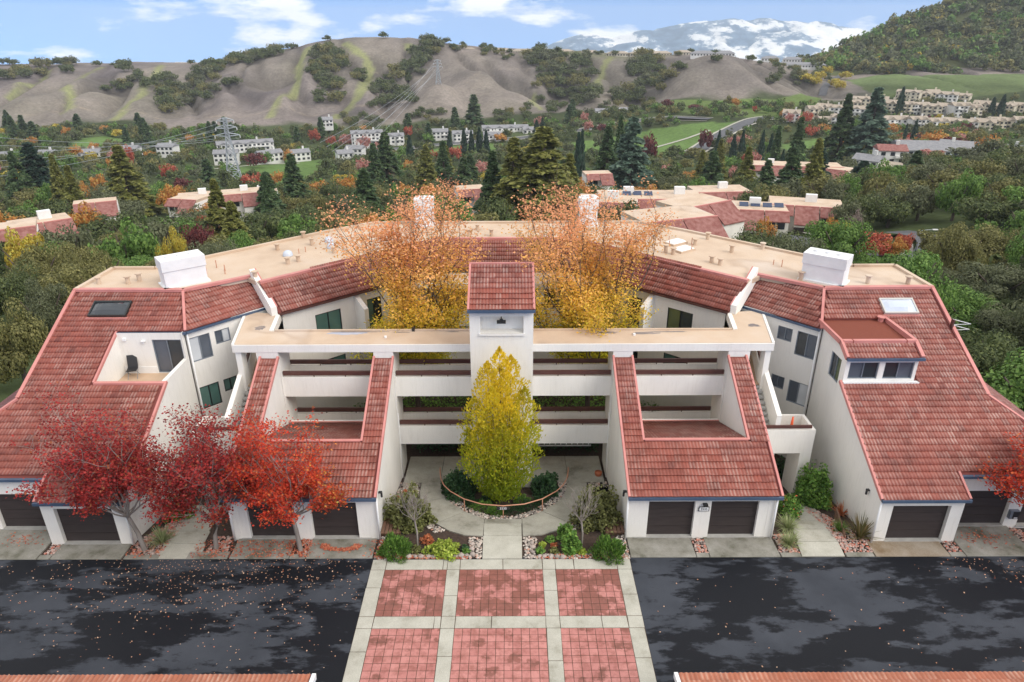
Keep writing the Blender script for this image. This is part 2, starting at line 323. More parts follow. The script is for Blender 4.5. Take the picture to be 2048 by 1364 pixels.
# paved entrance: concrete bands and red stamped squares
pave = MB().box(-5.54, 13.0, -0.2, 5.45, 23.38, 0.012).build('paved_entrance', M['joint']); tag(pave, kind='structure')
XB = [(-5.54, -4.93), (-4.93, -2.33), (-2.33, -1.785), (-1.785, 1.695), (1.695, 2.245), (2.245, 4.85), (4.85, 5.45)]
YB = [(22.76, 23.38), (20.225, 22.76), (19.63, 20.225), (17.09, 19.63), (16.5, 17.09)]
g = 0.011
for bi, (y0, y1) in enumerate(YB):
    for ai, (x0, x1) in enumerate(XB):
        if ai % 2 == 0 or bi % 2 == 0:
            pcs = [(x0, x1)]
            if bi % 2 == 0 and ai % 2 == 1 and bi < 4:      # a cracked band comes in two pieces
                k = {0: {1: .93, 3: .52, 5: .3}, 2: {1: .90, 3: .40, 5: .62}}[bi][ai]; xm = x0 + (x1 - x0) * k; pcs = [(x0, xm), (xm, x1)]
            yy = [(y0, y1)]
            if bi % 2 == 1 and ai % 2 == 0: ym = y0 + (y1 - y0) * random.uniform(.4, .6); yy = [(y0, ym), (ym, y1)]
            for (a, c) in pcs:
                for (d, e) in yy:
                    j = random.uniform(-.015, .015); slab('concrete_band', [(a + g, d + g), (c - g, d + g), (c - g + j, e - g), (a + g + j, e - g)], 0.030 + random.uniform(0, .004), 0.1, M['conc_lt'], pave)
cells = []
for bi in (3, 1):
    for ai in (1, 3, 5):
        x0, x1 = XB[ai]; y0, y1 = YB[bi]; nx = round((x1 - x0) / 0.325); ny = round((y1 - y0) / 0.32); dx = (x1 - x0) / nx; dy = (y1 - y0) / ny
        for j in range(ny):
            for i in range(nx): cells.append((x0 + (i + .5) * dx, y0 + (j + .5) * dy, dx, dy))
cells.sort(key=lambda c: c[1])
pm = {}; rest = MB()
for k, (cx, cy, dx, dy) in enumerate(cells):
    z = 0.022 + random.uniform(-.002, .003)
    if k < 300:
        key = (round(dx, 3), round(dy, 3))
        if key not in pm:
            o = MB().box(-dx / 2 + .009, -dy / 2 + .009, -.06, dx / 2 - .009, dy / 2 - .009, 0).build('paver', M['paver'], pave, bevel=.006); pm[key] = o.data; o.location = (cx, cy, z)
        else: newobj('paver', pm[key], None, pave, (cx, cy, z))
    else: rest.box(cx - dx / 2 + .009, cy - dy / 2 + .009, z - .06, cx + dx / 2 - .009, cy + dy / 2 - .009, z)
tag(rest.build('paver_field', M['pavers'], pave), kind='stuff')

# garage aprons, walks and their slabs (Y 23.46 .. garage fronts)
ap = MB().box(-26, 23.46, -.25, -5.6, 23.47, -.02).build('garage_apron', M['apron']); tag(ap, kind='structure')
for x0, x1, y1, mm in ((5.52, 8.33, 24.72, 'apron'), (8.93, 11.95, 24.72, 'apron'), (16.05, 19.25, 24.42, 'apron_rust'), (19.95, 22.9, 25.42, 'apron'), (-8.45, -5.6, 24.72, 'apron'), (-11.75, -9.2, 24.72, 'apron'), (-19.45, -16.4, 24.42, 'apron'), (-22.9, -20.05, 25.42, 'apron'), (-13.6, -11.85, 23.9, 'apron')):
    slab('apron_slab', [(x0, 23.46), (x1, 23.46), (x1, y1), (x0, y1)], 0.045, 0.2, M[mm], ap)
for x0, x1 in ((8.36, 8.90), (12.0, 12.85), (14.8, 16.0), (19.28, 19.92), (-9.17, -8.48), (-16.3, -14.8), (-20.0, -19.5)):
    slab('apron_slab', [(x0, 23.46), (x1, 23.46), (x1, 23.72), (x0, 23.72)], 0.04, 0.2, M['apron'], ap)
wk = MB().box(-.8, 23.40, -.3, .8, 23.41, -.1).build('entrance_walk', M['conc']); tag(wk, kind='structure')
gs = lambda x, y: gz(x, y) + 0.035
for y0, y1 in ((23.40, 24.85), (24.87, 26.0)): slab('walk_slab', [(-.86, y0), (.84, y0), (.85, y1), (-.88, y1)], gs, .2, M['conc_lt'], wk, 0)
# curved walk round the planting bed, in wedge slabs
def wsl(pts): slab('walk_slab', pts, gs, .2, M['conc'], wk, 0)
for s in (-1, 1):
    q = lambda p: [(s * x, y) for x, y in p]
    wsl(q([(.0, 26.02), (.87, 26.02), (.87, 26.45), (.0, 26.45)]))
    wsl(q([(.89, 24.86), (1.75, 24.95), (2.45, 25.35), (3.1, 26.0), (1.85, 27.2), (1.3, 26.75), (.89, 26.5)]))
    wsl(q([(3.12, 26.02), (3.75, 27.0), (4.1, 28.1), (2.95, 28.75), (2.6, 28.1), (1.87, 27.22)]))
    wsl(q([(4.11, 28.12), (4.3, 29.4), (4.35, 30.5), (3.32, 30.5), (3.2, 29.6), (2.96, 28.78)]))
    for a, c in ((5.3, 3.4), (3.38, .0)): wsl(q([(a, 30.52), (c, 30.52), (c, 33.25), (a, 33.25)]))
# stepping walk beside the right wing and the left wing
for s, xs in ((1, 0), (-1, .15)):
    yy = [23.5, 24.45, 25.4, 26.25, 27.1, 28.0]
    for k in range(5):
        w = .92 - .05 * k; cx = 13.8 + .13 * k + xs
        slab('walk_slab', [(s * (cx - w), yy[k]), (s * (cx + w), yy[k]), (s * (cx + w + .1), yy[k + 1] - .03), (s * (cx - w + .1), yy[k + 1] - .03)], lambda x, y: gz(x, y) + .03, .2, M['conc_lt'], wk, .01)

# ------------------------------------------------------------------ the apartment building
bld = empty('apartment_building', (0, 30, 0), 0, 'white horseshoe apartment building with red tile roofs, open galleries and garages', 'building')
B0 = Vector((0, 30, 0))
def part(mb, name, m, parent=None, smooth=False, bevel=0.0):
    o = mb.build(name, m, None, smooth, bevel); p = parent or bld; o.parent = p
    base = B0 if p is bld else (B0 + Vector(p.get('_o', (0, 0, 0))) )
    if p is bld: o['_o'] = tuple(Vector(o.location) - B0)
    o.location = Vector(o.location) - base
    return o
ZF = 8.0; SL = 0.52
zA = lambda x, y: 2.4 + SL * (y - 24.35)      # outer wing roofs
zI = lambda x, y: 2.4 + SL * (y - 24.6)       # inner wing roofs

# ---- a wall face with openings, in (s, z) along p-q
def wall_face(mb, p, q, outline, holes, inn=1, depth=0.13):
    p = Vector((*p, 0)); q = Vector((*q, 0)); d = (q - p).normalized(); n = Vector((-d.y, d.x, 0)) * inn
    P = lambda s, z: p + d * s + Vector((0, 0, z))
    bm = bmesh.new(); loops = [outline] + [[(a, b), (c, b), (c, e), (a, e)] for a, b, c, e in holes]; edges = []
    for lp in loops:
        vs_ = [bm.verts.new(P(s, z)) for s, z in lp]; edges += [bm.edges.new((vs_[i], vs_[(i + 1) % len(vs_)])) for i in range(len(vs_))]
    bmesh.ops.triangle_fill(bm, use_beauty=True, use_dissolve=False, edges=edges, normal=n)
    bm.verts.index_update(); mb.add([tuple(v.co) for v in bm.verts], [tuple(v.index for v in f.verts) for f in bm.faces]); bm.free()
    for a, b, c, e in holes:
        k = [(a, b), (c, b), (c, e), (a, e)]
        for i in range(4):
            s0, z0 = k[i]; s1, z1 = k[(i + 1) % 4]; mb.poly([P(s0, z0), P(s1, z1), P(s1, z1) + n * depth, P(s0, z0) + n * depth])
def window(p, q, hole, panes, fm, inn=1, depth=0.10, fw=0.045, name='window', split=0.5, blinds=False):
    """frame (part) with its panes (sub-parts) set back in the opening"""
    p = Vector((*p, 0)); q = Vector((*q, 0)); d = (q - p).normalized(); n = Vector((-d.y, d.x, 0)) * inn; a, b, c, e = hole
    c0 = p + d * ((a + c) / 2) + Vector((0, 0, b)); mb = MB().at(*c0)
    def bar(s0, z0, s1, z1, d0, d1):
        vs_ = [p + d * s + n * dd + Vector((0, 0, z)) for dd in (d0, d1) for s, z in ((s0, z0), (s1, z0), (s1, z1), (s0, z1))]
        mb.add(vs_, [(0, 1, 2, 3), (7, 6, 5, 4), (0, 4, 5, 1), (1, 5, 6, 2), (2, 6, 7, 3), (3, 7, 4, 0)])
    bar(a, b, c, b + fw, depth - .05, depth + .03); bar(a, e - fw, c, e, depth - .05, depth + .03)
    bar(a, b + fw, a + fw, e - fw, depth - .05, depth + .03); bar(c - fw, b + fw, c, e - fw, depth - .05, depth + .03)
    k = len(panes); cuts = [a + fw] + ([a + (c - a) * split] if k == 2 else [a + (c - a) * i / k for i in range(1, k)]) + [c - fw]
    for i in range(1, k): bar(cuts[i] - fw / 2, b + fw, cuts[i] + fw / 2, e - fw, depth - .04, depth + .025)
    w = part(mb, name, M[fm])
    for i, g_ in enumerate(panes):
        s0 = cuts[i] + (fw / 2 if i else 0); s1 = cuts[i + 1] - (fw / 2 if i < k - 1 else 0); pb = MB().at(*c0); dp = depth + (.0 if i % 2 else .015)
        V = lambda s, z, dd=0: p + d * s + n * (dp + dd) + Vector((0, 0, z))
        if g_ in ('g_teal', 'g_white') and blinds:
            nb = max(3, int((e - b) / .075)); zz = np.linspace(b + fw, e - fw, nb + 1)
            for r_ in range(nb): pb.poly([V(s0, zz[r_]), V(s1, zz[r_]), V(s1, zz[r_ + 1], .012), V(s0, zz[r_ + 1], .012)])
        else: pb.poly([V(s0, b + fw), V(s1, b + fw), V(s1, e - fw), V(s0, e - fw)])
        po = pb.build('pane', M[g_]); po.parent = w; po.location = (0, 0, 0)
    return w

# ---- tiles
TW, TE = 0.305, 0.335
def tile_mesh(name):
    mb = MB(); nx = 8; L = TE * 1.12
    xs = [TW * i / nx for i in range(nx + 1)]; wv = [0.5 - 0.5 * math.cos(2 * math.pi * (2 * i / nx)) for i in range(nx + 1)]
    lo = [(xs[i], 0, 0.062 + 0.026 * wv[i]) for i in range(nx + 1)]; hi = [(xs[i], L, 0.002 + 0.026 * wv[i]) for i in range(nx + 1)]; ft = [(xs[i], 0.004, -0.01) for i in range(nx + 1)]
    n1 = nx + 1
    mb.add(lo + hi + ft, [(i, i + 1, n1 + i + 1, n1 + i) for i in range(nx)] + [(2 * n1 + i, 2 * n1 + i + 1, i + 1, i) for i in range(nx)])
    return mb, [wv[i] ** 1.5 for i in range(n1)] * 2 + [0.0] * n1
TMB, TWEAR = tile_mesh('t'); TV = np.array(TMB.v); TF = np.array([list(f) for f in TMB.f])
def add_wear(me, vals):
    ca = me.color_attributes.new('wear', 'FLOAT_COLOR', 'POINT'); c4 = np.ones((len(vals), 4)); c4[:, :3] = np.asarray(vals)[:, None]; ca.data.foreach_set('color', c4.ravel())
ALL_TILES = []          # (4x4 matrix as numpy, width scale)
def inside(x, y, poly):
    r = False; n = len(poly)
    for i in range(n):
        x0, y0 = poly[i]; x1, y1 = poly[(i + 1) % n]
        if (y0 > y) != (y1 > y) and x < (x1 - x0) * (y - y0) / (y1 - y0) + x0: r = not r
    return r
def tile_plane(o, u, v, poly, holes=(), off=0.02, store=None, s0=0.0):
    """o: origin on the eave, u: along the eave, v: up the slope (unit vectors); poly/holes in (u,v) metres"""
    o = np.array(o, float); u = np.array(u, float); u /= np.linalg.norm(u); v = np.array(v, float); v /= np.linalg.norm(v); n = np.cross(u, v)
    if n[2] < 0: n = -n
    us = [p[0] for p in poly]; vs_ = [p[1] for p in poly]
    out = ALL_TILES if store is None else store
    j = 0; vv = min(vs_)
    while vv < max(vs_) - 0.1:
        k = 0; uu = min(us) + 0.01
        while uu < max(us) - 0.08:
            cu, cv = uu + TW / 2, vv + TE / 2
            ok = all(inside(a, b_, poly) for a, b_ in ((cu, cv), (uu + .07, cv), (uu + TW - .07, cv), (cu, vv + .06))) and not any(inside(a, b_, h) for h in holes for a, b_ in ((cu, cv), (uu + .05, cv), (uu + TW - .05, cv), (cu, vv + .28), (cu, vv + .05)))
            if ok:
                Mx = np.eye(4); Mx[:3, 0] = u; Mx[:3, 1] = v; Mx[:3, 2] = n; jit = random.uniform(-.006, .006)
                Mx[:3, 3] = o + u * uu + v * (vv - 0.03 + jit) + n * (off + random.uniform(0, .004)); out.append(Mx)
            uu += TW; k += 1
        vv += TE; j += 1
def roof_uv(o, u, sl):
    """for a roof plane through o, rising away from the eave along plan direction perpendicular to u"""
    u = np.array([u[0], u[1], 0.0]); u /= np.linalg.norm(u); w = np.array([-u[1], u[0], 0.0]); v = w + np.array([0, 0, sl]); ln = np.linalg.norm(v)
    to = lambda x, y: (np.dot(np.array([x, y, 0]) - np.array([o[0], o[1], 0]), u), np.dot(np.array([x, y, 0]) - np.array([o[0], o[1], 0]), w) * ln)
    return u, v / ln, to
def roof_field(name, o, u, sl, plan, holes=(), under=True):
    uu, vv, to = roof_uv(o, u, sl); tile_plane(o, uu, vv, [to(*p) for p in plan], [[to(*p) for p in h] for h in holes])
def deck(mb, plan, zf, thick=0.12):
    mb.prism(plan, lambda x, y: zf(x, y) - thick, zf)

# ---- flat main roof and the body of the horseshoe
P0, P1, P2, P3, P4 = (22.75, 35.05), (17.05, 34.95), (14.35, 37.05), (13.35, 36.15), (4.25, 44.45)
back = [(9.3, 48.4), (12.0, 46.3), (20.2, 38.6), (22.6, 38.6)]
half = [P4, P3, P2, P1, P0] + back[::-1]
full = [(x, y) for x, y in half] + [(-x, y) for x, y in half[::-1]]
main_roof = part(MB().prism(full, 7.75, ZF), 'flat_roof', M['flat'])
mb = MB()       # raised curb round the back
for s in (1, -1):
    pts = [(s * x, y, ZF + .13) for x, y in ([P0] + back[::-1] + [(0, 48.4)])]
    for a, c in zip(pts[:-1], pts[1:]): mb.beam(a, c, .22, .3)
part(mb, 'roof_curb', M['flat'])
wb = MB()       # outer walls below the flat roof (seen only from beside)
for s in (1, -1):
    pts = [(s * 22.62, 34.95), (s * 22.45, 38.45), (s * 20.1, 38.45), (s * 11.9, 46.2), (s * 9.2, 48.25), (0, 48.25)]
    for a, c in zip(pts[:-1], pts[1:]): wb.poly([(*a, -4), (*c, -4), (*c, 7.76), (*a, 7.76)])
part(wb, 'back_wall', M['wall'])

# ---- the two outer wings
door_holes = []
def garage_door(x0, x1, y, z0, z1):
    fr = part(MB().at((x0 + x1) / 2, y, z0).box(x0, y + .20, z0, x1, y + .24, z1), 'garage_door', M['door'])
    for k in range(4):
        h = (z1 - z0) / 4; pb = MB().at((x0 + x1) / 2, y, z0).box(x0 + .02, y + .165, z0 + k * h + .008, x1 - .02, y + .2, z0 + (k + 1) * h - .008)
        o = pb.build('door_panel', M['door']); o.parent = fr; o.location = (0, 0, 0)
    part(MB().at((x0 + x1) / 2, y, 0).box(x0 - .02, y - .05, -.02, x1 + .02, y + .2, .075), 'door_sill', M['conc_dk'])
def eave(a, c, m='blue', h=0.13, w=0.13):
    return part(MB().at(*a).beam(a, c, w, h), 'gutter', M[m])
def trim(pts, w=0.14, h=0.10, m='trim', name='roof_trim'):
    for a, c in zip(pts[:-1], pts[1:]): part(MB().at(*a).beam(a, c, w, h), name, M[m])
for s in (1, -1):
    fx = lambda pts: [(s * x, y) for x, y in pts]
    plan = [(16.22, 24.28), (19.93, 24.28), (19.93, 25.28), (26.2, 25.28), (22.95, 28.93), (22.75, 35.0), (17.05, 34.95), (16.2, 32.62)]
    hole = [(16.0, 29.72), (19.78, 29.72), (19.78, 33.18), (16.0, 33.18)] if s > 0 else [(16.0, 29.78), (19.64, 29.78), (19.64, 32.60), (16.0, 32.60)]
    dk = MB()
    if s > 0:
        for pc in ([(16.22, 24.28), (19.93, 24.28), (19.93, 29.72), (16.22, 29.72)], [(19.93, 25.28), (26.2, 25.28), (22.95, 28.93), (22.9, 29.72), (19.93, 29.72)], [(19.78, 29.72), (22.9, 29.72), (22.85, 33.18), (19.78, 33.18)], [(16.45, 33.18), (22.85, 33.18), (22.75, 35.0), (17.05, 34.95)]): deck(dk, pc, zA)
    else:
        for pc in ([(16.22, 24.28), (19.93, 24.28), (19.93, 29.78), (16.22, 29.78)], [(19.93, 25.28), (26.2, 25.28), (22.95, 28.93), (22.9, 29.78), (19.93, 29.78)], [(19.64, 29.78), (22.9, 29.78), (22.85, 32.6), (19.64, 32.6)], [(16.2, 32.6), (22.85, 32.6), (22.75, 35.0), (17.05, 34.95)]): deck(dk, fx(pc), zA)
    part(dk, 'roof_deck', M['underlay'])
    if s > 0: roof_field('w', (16.22, 24.28, zA(0, 24.28)), (1, 0), SL, plan, [hole])
    else: roof_field('w', (-26.2, 24.28, zA(0, 24.28)), (1, 0), SL, fx(plan), [fx(hole)])
    # side face of the low outer roof, and the hip between
    sd_plan = fx([(22.97, 28.95), (26.2, 25.28), (26.2, 34.0), (22.97, 34.0)]); zs = lambda x, y: zA(0, 28.93) - (abs(x) - 22.95) * .585
    dk = MB(); deck(dk, sd_plan, zs); part(dk, 'roof_deck', M['underlay'])
    o_ = (s * 26.2, 25.28 if s > 0 else 34.0, zs(26.2, 0))
    roof_field('ws', o_, (0, s), .585, sd_plan)
    trim([(s * 22.93, 28.95, zA(0, 28.95) + .10), (s * 26.25, 25.22, zA(0, 25.22) + .08)])
    trim([(s * 22.80, 35.05, 8.12), (s * 22.93, 28.95, zA(0, 28.95) + .12)], .17)
    part(MB().at(s * 22.6, 32, 4).add([(s * 22.7, 29.2, 3.5), (s * 22.62, 35.0, 3.5), (s * 22.62, 35.0, 7.9), (s * 22.7, 29.2, zA(0, 29.2) - .1)], [(0, 1, 2, 3)]), 'side_wall', M['wall'])
    trim([(s * 17.0, 34.98, 8.10), (s * 22.85, 35.08, 8.10)], .30, .14)
    trim([(s * 17.02, 34.93, 8.10), (s * 16.15, 32.55, zA(0, 32.55) + .12)], .13)
    # inner rake of the wing and the notch between the garages
    top = 29.72 if s > 0 else 29.80
    trim([(s * 16.20, 24.26, zA(0, 24.26) + .09), (s * 16.20, top, zA(0, top) + .09)], .11, .16)
    trim([(s * 19.96, 24.26, zA(0, 24.26) + .10), (s * 19.96, 25.45, zA(0, 25.45) + .10)], .10, .14)
    eave((s * 16.18, 24.24, 2.40), (s * 19.99, 24.24, 2.40)); eave((s * 20.02, 25.24, 2.92), (s * 26.2, 25.24, 2.92))
    # garage fronts
    fr = MB(); wall_face(fr, (16.3, 24.42) if s > 0 else (-16.3, 24.42), (19.9, 24.42) if s > 0 else (-19.9, 24.42), [(0, -.1), (3.6, -.1), (3.6, 2.34), (0, 2.34)], [(.55, -.02, 3.05, 1.95)], s, .22)
    fr.poly([(s * 19.9, 24.42, -.1), (s * 19.9, 25.42, -.1), (s * 19.9, 25.42, 2.85), (s * 19.9, 24.42, 2.32)])
    wall_face(fr, (s * 19.9, 25.42), (s * 26.1, 25.42), [(0, -.1), (6.2, -.1), (6.2, 2.86), (0, 2.86)], [(.35, -.02, 2.8, 1.98), (3.4, -.02, 5.85, 1.98)], s, .22)
    part(fr, 'garage_wall', M['wall'])
    x0, x1 = sorted((s * 16.85, s * 19.35)); garage_door(x0, x1, 24.42, 0.03, 1.95)
    for a, c in ((20.25, 22.7), (23.3, 25.75)):
        x0, x1 = sorted((s * a, s * c)); garage_door(x0, x1, 25.42, 0.03, 1.98)
    # the wing's long side wall facing the court
    sw = MB(); zr = lambda y: zA(0, y) - .06; p, q = (s * 16.3, 24.42), (s * 16.3, 32.66)
    S = lambda y: y - 24.42
    if s > 0:
        ol = [(0, -1.8), (S(32.66), -1.8), (S(32.66), 6.86), (S(31.0), 6.93), (S(30.42), 6.86), (S(29.72), 6.48), (S(29.72), zr(29.72)), (0, zr(24.42))]
        hl = [(S(30.2), 4.80, S(31.3), 6.10)]
    else:
        ol = [(0, -1.8), (S(32.66), -1.8), (S(32.66), 5.22), (S(29.85), 5.22), (0, zr(24.42))]; hl = []
    wall_face(sw, p, q, ol, hl, -s, .14)
    if s < 0: sw.poly([(-16.3, 32.66, 5.2), (-16.3, 32.35, 5.2), (-16.3, 32.35, 6.7), (-16.3, 32.66, 6.7)])
    part(sw, 'side_wall', M['wall'])
    if s > 0: window(p, q, hl[0], ['g_olive', 'g_dark'], 'f_grey', -1, .10)
    # downspouts
    for (a, c, z0, z1) in ((16.24, 24.34, 0.02, 2.3), (16.13, 32.62, -1.3, 6.6), (19.84, 25.36, .02, 2.75)):
        part(MB().at(s * a, c, z0).tube([(s * a, c, z0), (s * a, c, z1)], .045, 8), 'downspout', M['white'], smooth=True)
    # wall lamp
    part(MB().at(s * 16.25, 25.5, 1.9).box(s * 16.16, 25.44, 1.96, s * 16.3, 25.56, 2.02).tube([(s * 16.19, 25.5, 1.76), (s * 16.19, 25.5, 1.98)], .05, 8), 'wall_lamp', M['black'])

# ---- right wing: dormer
dm = MB()
wall_face(dm, (16.3, 29.74), (19.72, 29.74), [(0, 5.05), (3.42, 5.05), (3.42, 6.44), (0, 6.44)], [(.2, 5.32, 1.6, 6.2), (1.87, 5.32, 3.27, 6.2)], 1, .12)
dm.poly([(19.72, 29.74, 5.0), (19.72, 33.1, 6.9), (19.72, 30.4, 6.85), (19.72, 29.74, 6.46)])
part(dm, 'dormer_wall', M['wall'])
window((16.3, 29.74), (19.72, 29.74), (.2, 5.32, 1.6, 6.2), ['g_grey', 'g_dark'], 'f_grey'); window((16.3, 29.74), (19.72, 29.74), (1.87, 5.32, 3.27, 6.2), ['g_dark', 'g_grey'], 'f_grey')
part(MB().box(16.28, 29.55, 5.13, 19.9, 29.73, 5.22), 'dormer_flashing', M['white'])
zD = lambda x, y: 6.48 + SL * (y - 29.62)
dk = MB(); deck(dk, [(16.25, 29.62), (19.8, 29.62), (19.8, 30.40), (16.25, 30.40)], zD); part(dk, 'roof_deck', M['underlay'])
roof_field('d', (16.25, 29.62, zD(0, 29.62)), (1, 0), SL, [(16.25, 29.62), (19.8, 29.62), (19.8, 30.42), (16.25, 30.42)])
part(MB().prism([(16.33, 30.5), (19.7, 30.5), (19.7, 33.22), (16.33, 33.22)], 6.5, lambda x, y: 6.80 + .045 * (y - 30.5)), 'gravel_roof', M['gravelroof'])
eave((16.22, 29.56, 6.50), (19.88, 29.56, 6.50))
trim([(16.24, 29.56, 6.60), (16.24, 30.45, 7.05), (16.24, 33.1, 7.05)], .12, .25); trim([(19.78, 29.56, 6.60), (19.78, 30.45, 7.06), (19.6, 33.22, 7.12)], .17, .3)
for a, c in ((16.3, 16.72), (16.78, 19.28), (19.34, 19.75)): trim([(a, 30.45, 7.06), (c, 30.45, 7.06)], .2, .22)
part(MB().at(19.35, 33.1, 7).tube([(19.35, 33.05, 6.9), (19.35, 33.05, 7.12)], .14, 10).tube([(19.35, 33.05, 7.12), (19.35, 33.05, 7.17)], .2, 10), 'roof_vent', M['trim'])
# ---- left wing: roof terrace cut into the tiles
tr = MB()
tr.poly([(-19.62, 29.8, 4.35), (-19.62, 32.5, 4.35), (-19.62, 32.5, zA(0, 32.5) - .03), (-19.62, 29.8, zA(0, 29.8) - .03)])
wall_face(tr, (-19.62, 32.42), (-16.3, 32.42), [(0, 4.3), (3.32, 4.3), (3.32, 6.68), (0, 6.68)], [(1.72, 4.42, 3.2, 6.3)], 1, .1)
tr.poly([(-19.62, 29.84, 4.3), (-16.3, 29.84, 4.3), (-16.3, 29.84, 5.2), (-19.62, 29.84, 5.2)])
tr.poly([(-16.48, 29.84, 4.3), (-16.48, 32.42, 4.3), (-16.48, 32.42, 5.22), (-16.48, 29.84, 5.22)])
tr.box(-16.49, 29.83, 5.16, -16.29, 32.66, 5.225)
part(tr, 'terrace_wall', M['wall'])
part(MB().box(-19.6, 29.85, 4.2, -16.49, 32.42, 4.40), 'terrace_floor', M['deck'])
window((-19.62, 32.42), (-16.3, 32.42), (1.72, 4.42, 3.2, 6.3), ['g_grey', 'g_dark'], 'f_grey', 1, .07, name='sliding_door')
part(MB().box(-19.6, 32.40, 4.40, -17.92, 32.42, 4.78), 'base_flashing', M['white'])
eave((-19.68, 32.54, 6.66), (-16.1, 32.54, 6.66)); trim([(-19.62, 29.74, 5.28), (-16.25, 29.74, 5.28)], .22, .14); trim([(-19.66, 29.72, zA(0, 29.72) + .10), (-19.66, 32.7, zA(0, 32.7) + .05)], .10, .14)
part(MB().at(-19, 32.4, 6).box(-19.32, 32.3, 6.28, -19.16, 32.42, 6.4), 'wall_box', M['white'])
part(MB().at(-18.3, 32.4, 6).box(-18.4, 32.28, 6.22, -18.2, 32.42, 6.27).box(-18.33, 32.32, 6.12, -18.27, 32.38, 6.22), 'wall_lamp', M['white'])
# skylights
def skylight(x0, x1, y0, y1, glassm, frm):
    n = Vector((0, -SL, 1)).normalized(); up = lambda x, y, h: Vector((x, y, zA(x, y))) + n * h
    mb = MB().at((x0 + x1) / 2, y0, zA(0, y0)); w = .07
    for a, b_, c, d in ((x0, y0, x1, y0 + w), (x0, y1 - w, x1, y1), (x0, y0 + w, x0 + w, y1 - w), (x1 - w, y0 + w, x1, y1 - w)):
        vs_ = [up(p_, q_, h) for h in (0, .2) for p_, q_ in ((a, b_), (c, b_), (c, d), (a, d))]; mb.add(vs_, [(4, 5, 6, 7), (0, 1, 5, 4), (1, 2, 6, 5), (2, 3, 7, 6), (3, 0, 4, 7)])
    f_ = part(mb, 'skylight', M[frm]); gb = MB().at((x0 + x1) / 2, y0, zA(0, y0)); nx = 7
    for i in range(nx):
        for j in range(4):
            hh = lambda a, c: .16 + .17 * (1 - abs(2 * a / nx - 1) ** 3) * (1 - abs(2 * c / 4 - 1) ** 3)
            pt = lambda a, c: up(x0 + w + (x1 - x0 - 2 * w) * a / nx, y0 + w + (y1 - y0 - 2 * w) * c / 4, hh(a, c)); gb.poly([pt(i, j), pt(i + 1, j), pt(i + 1, j + 1), pt(i, j + 1)])
    o = gb.build('pane', M[glassm], None, True); o.parent = f_; o.location = (0, 0, 0)
    trim([(x0 - .1, y0 - .1, zA(0, y0 - .1) + .1), (x1 + .1, y0 - .1, zA(0, y0 - .1) + .1)], .14, .06)
M['sky_glass'] = simple('skylight_acrylic', (0.55, 0.60, 0.68), rough=0.12); M['f_steel'] = simple('steel_frame', (0.55, 0.53, 0.48), rough=0.4)
skylight(19.65, 21.4, 33.4, 34.3, 'sky_glass', 'f_steel'); skylight(-21.4, -19.45, 33.4, 34.3, 'g_dark', 'f_black')

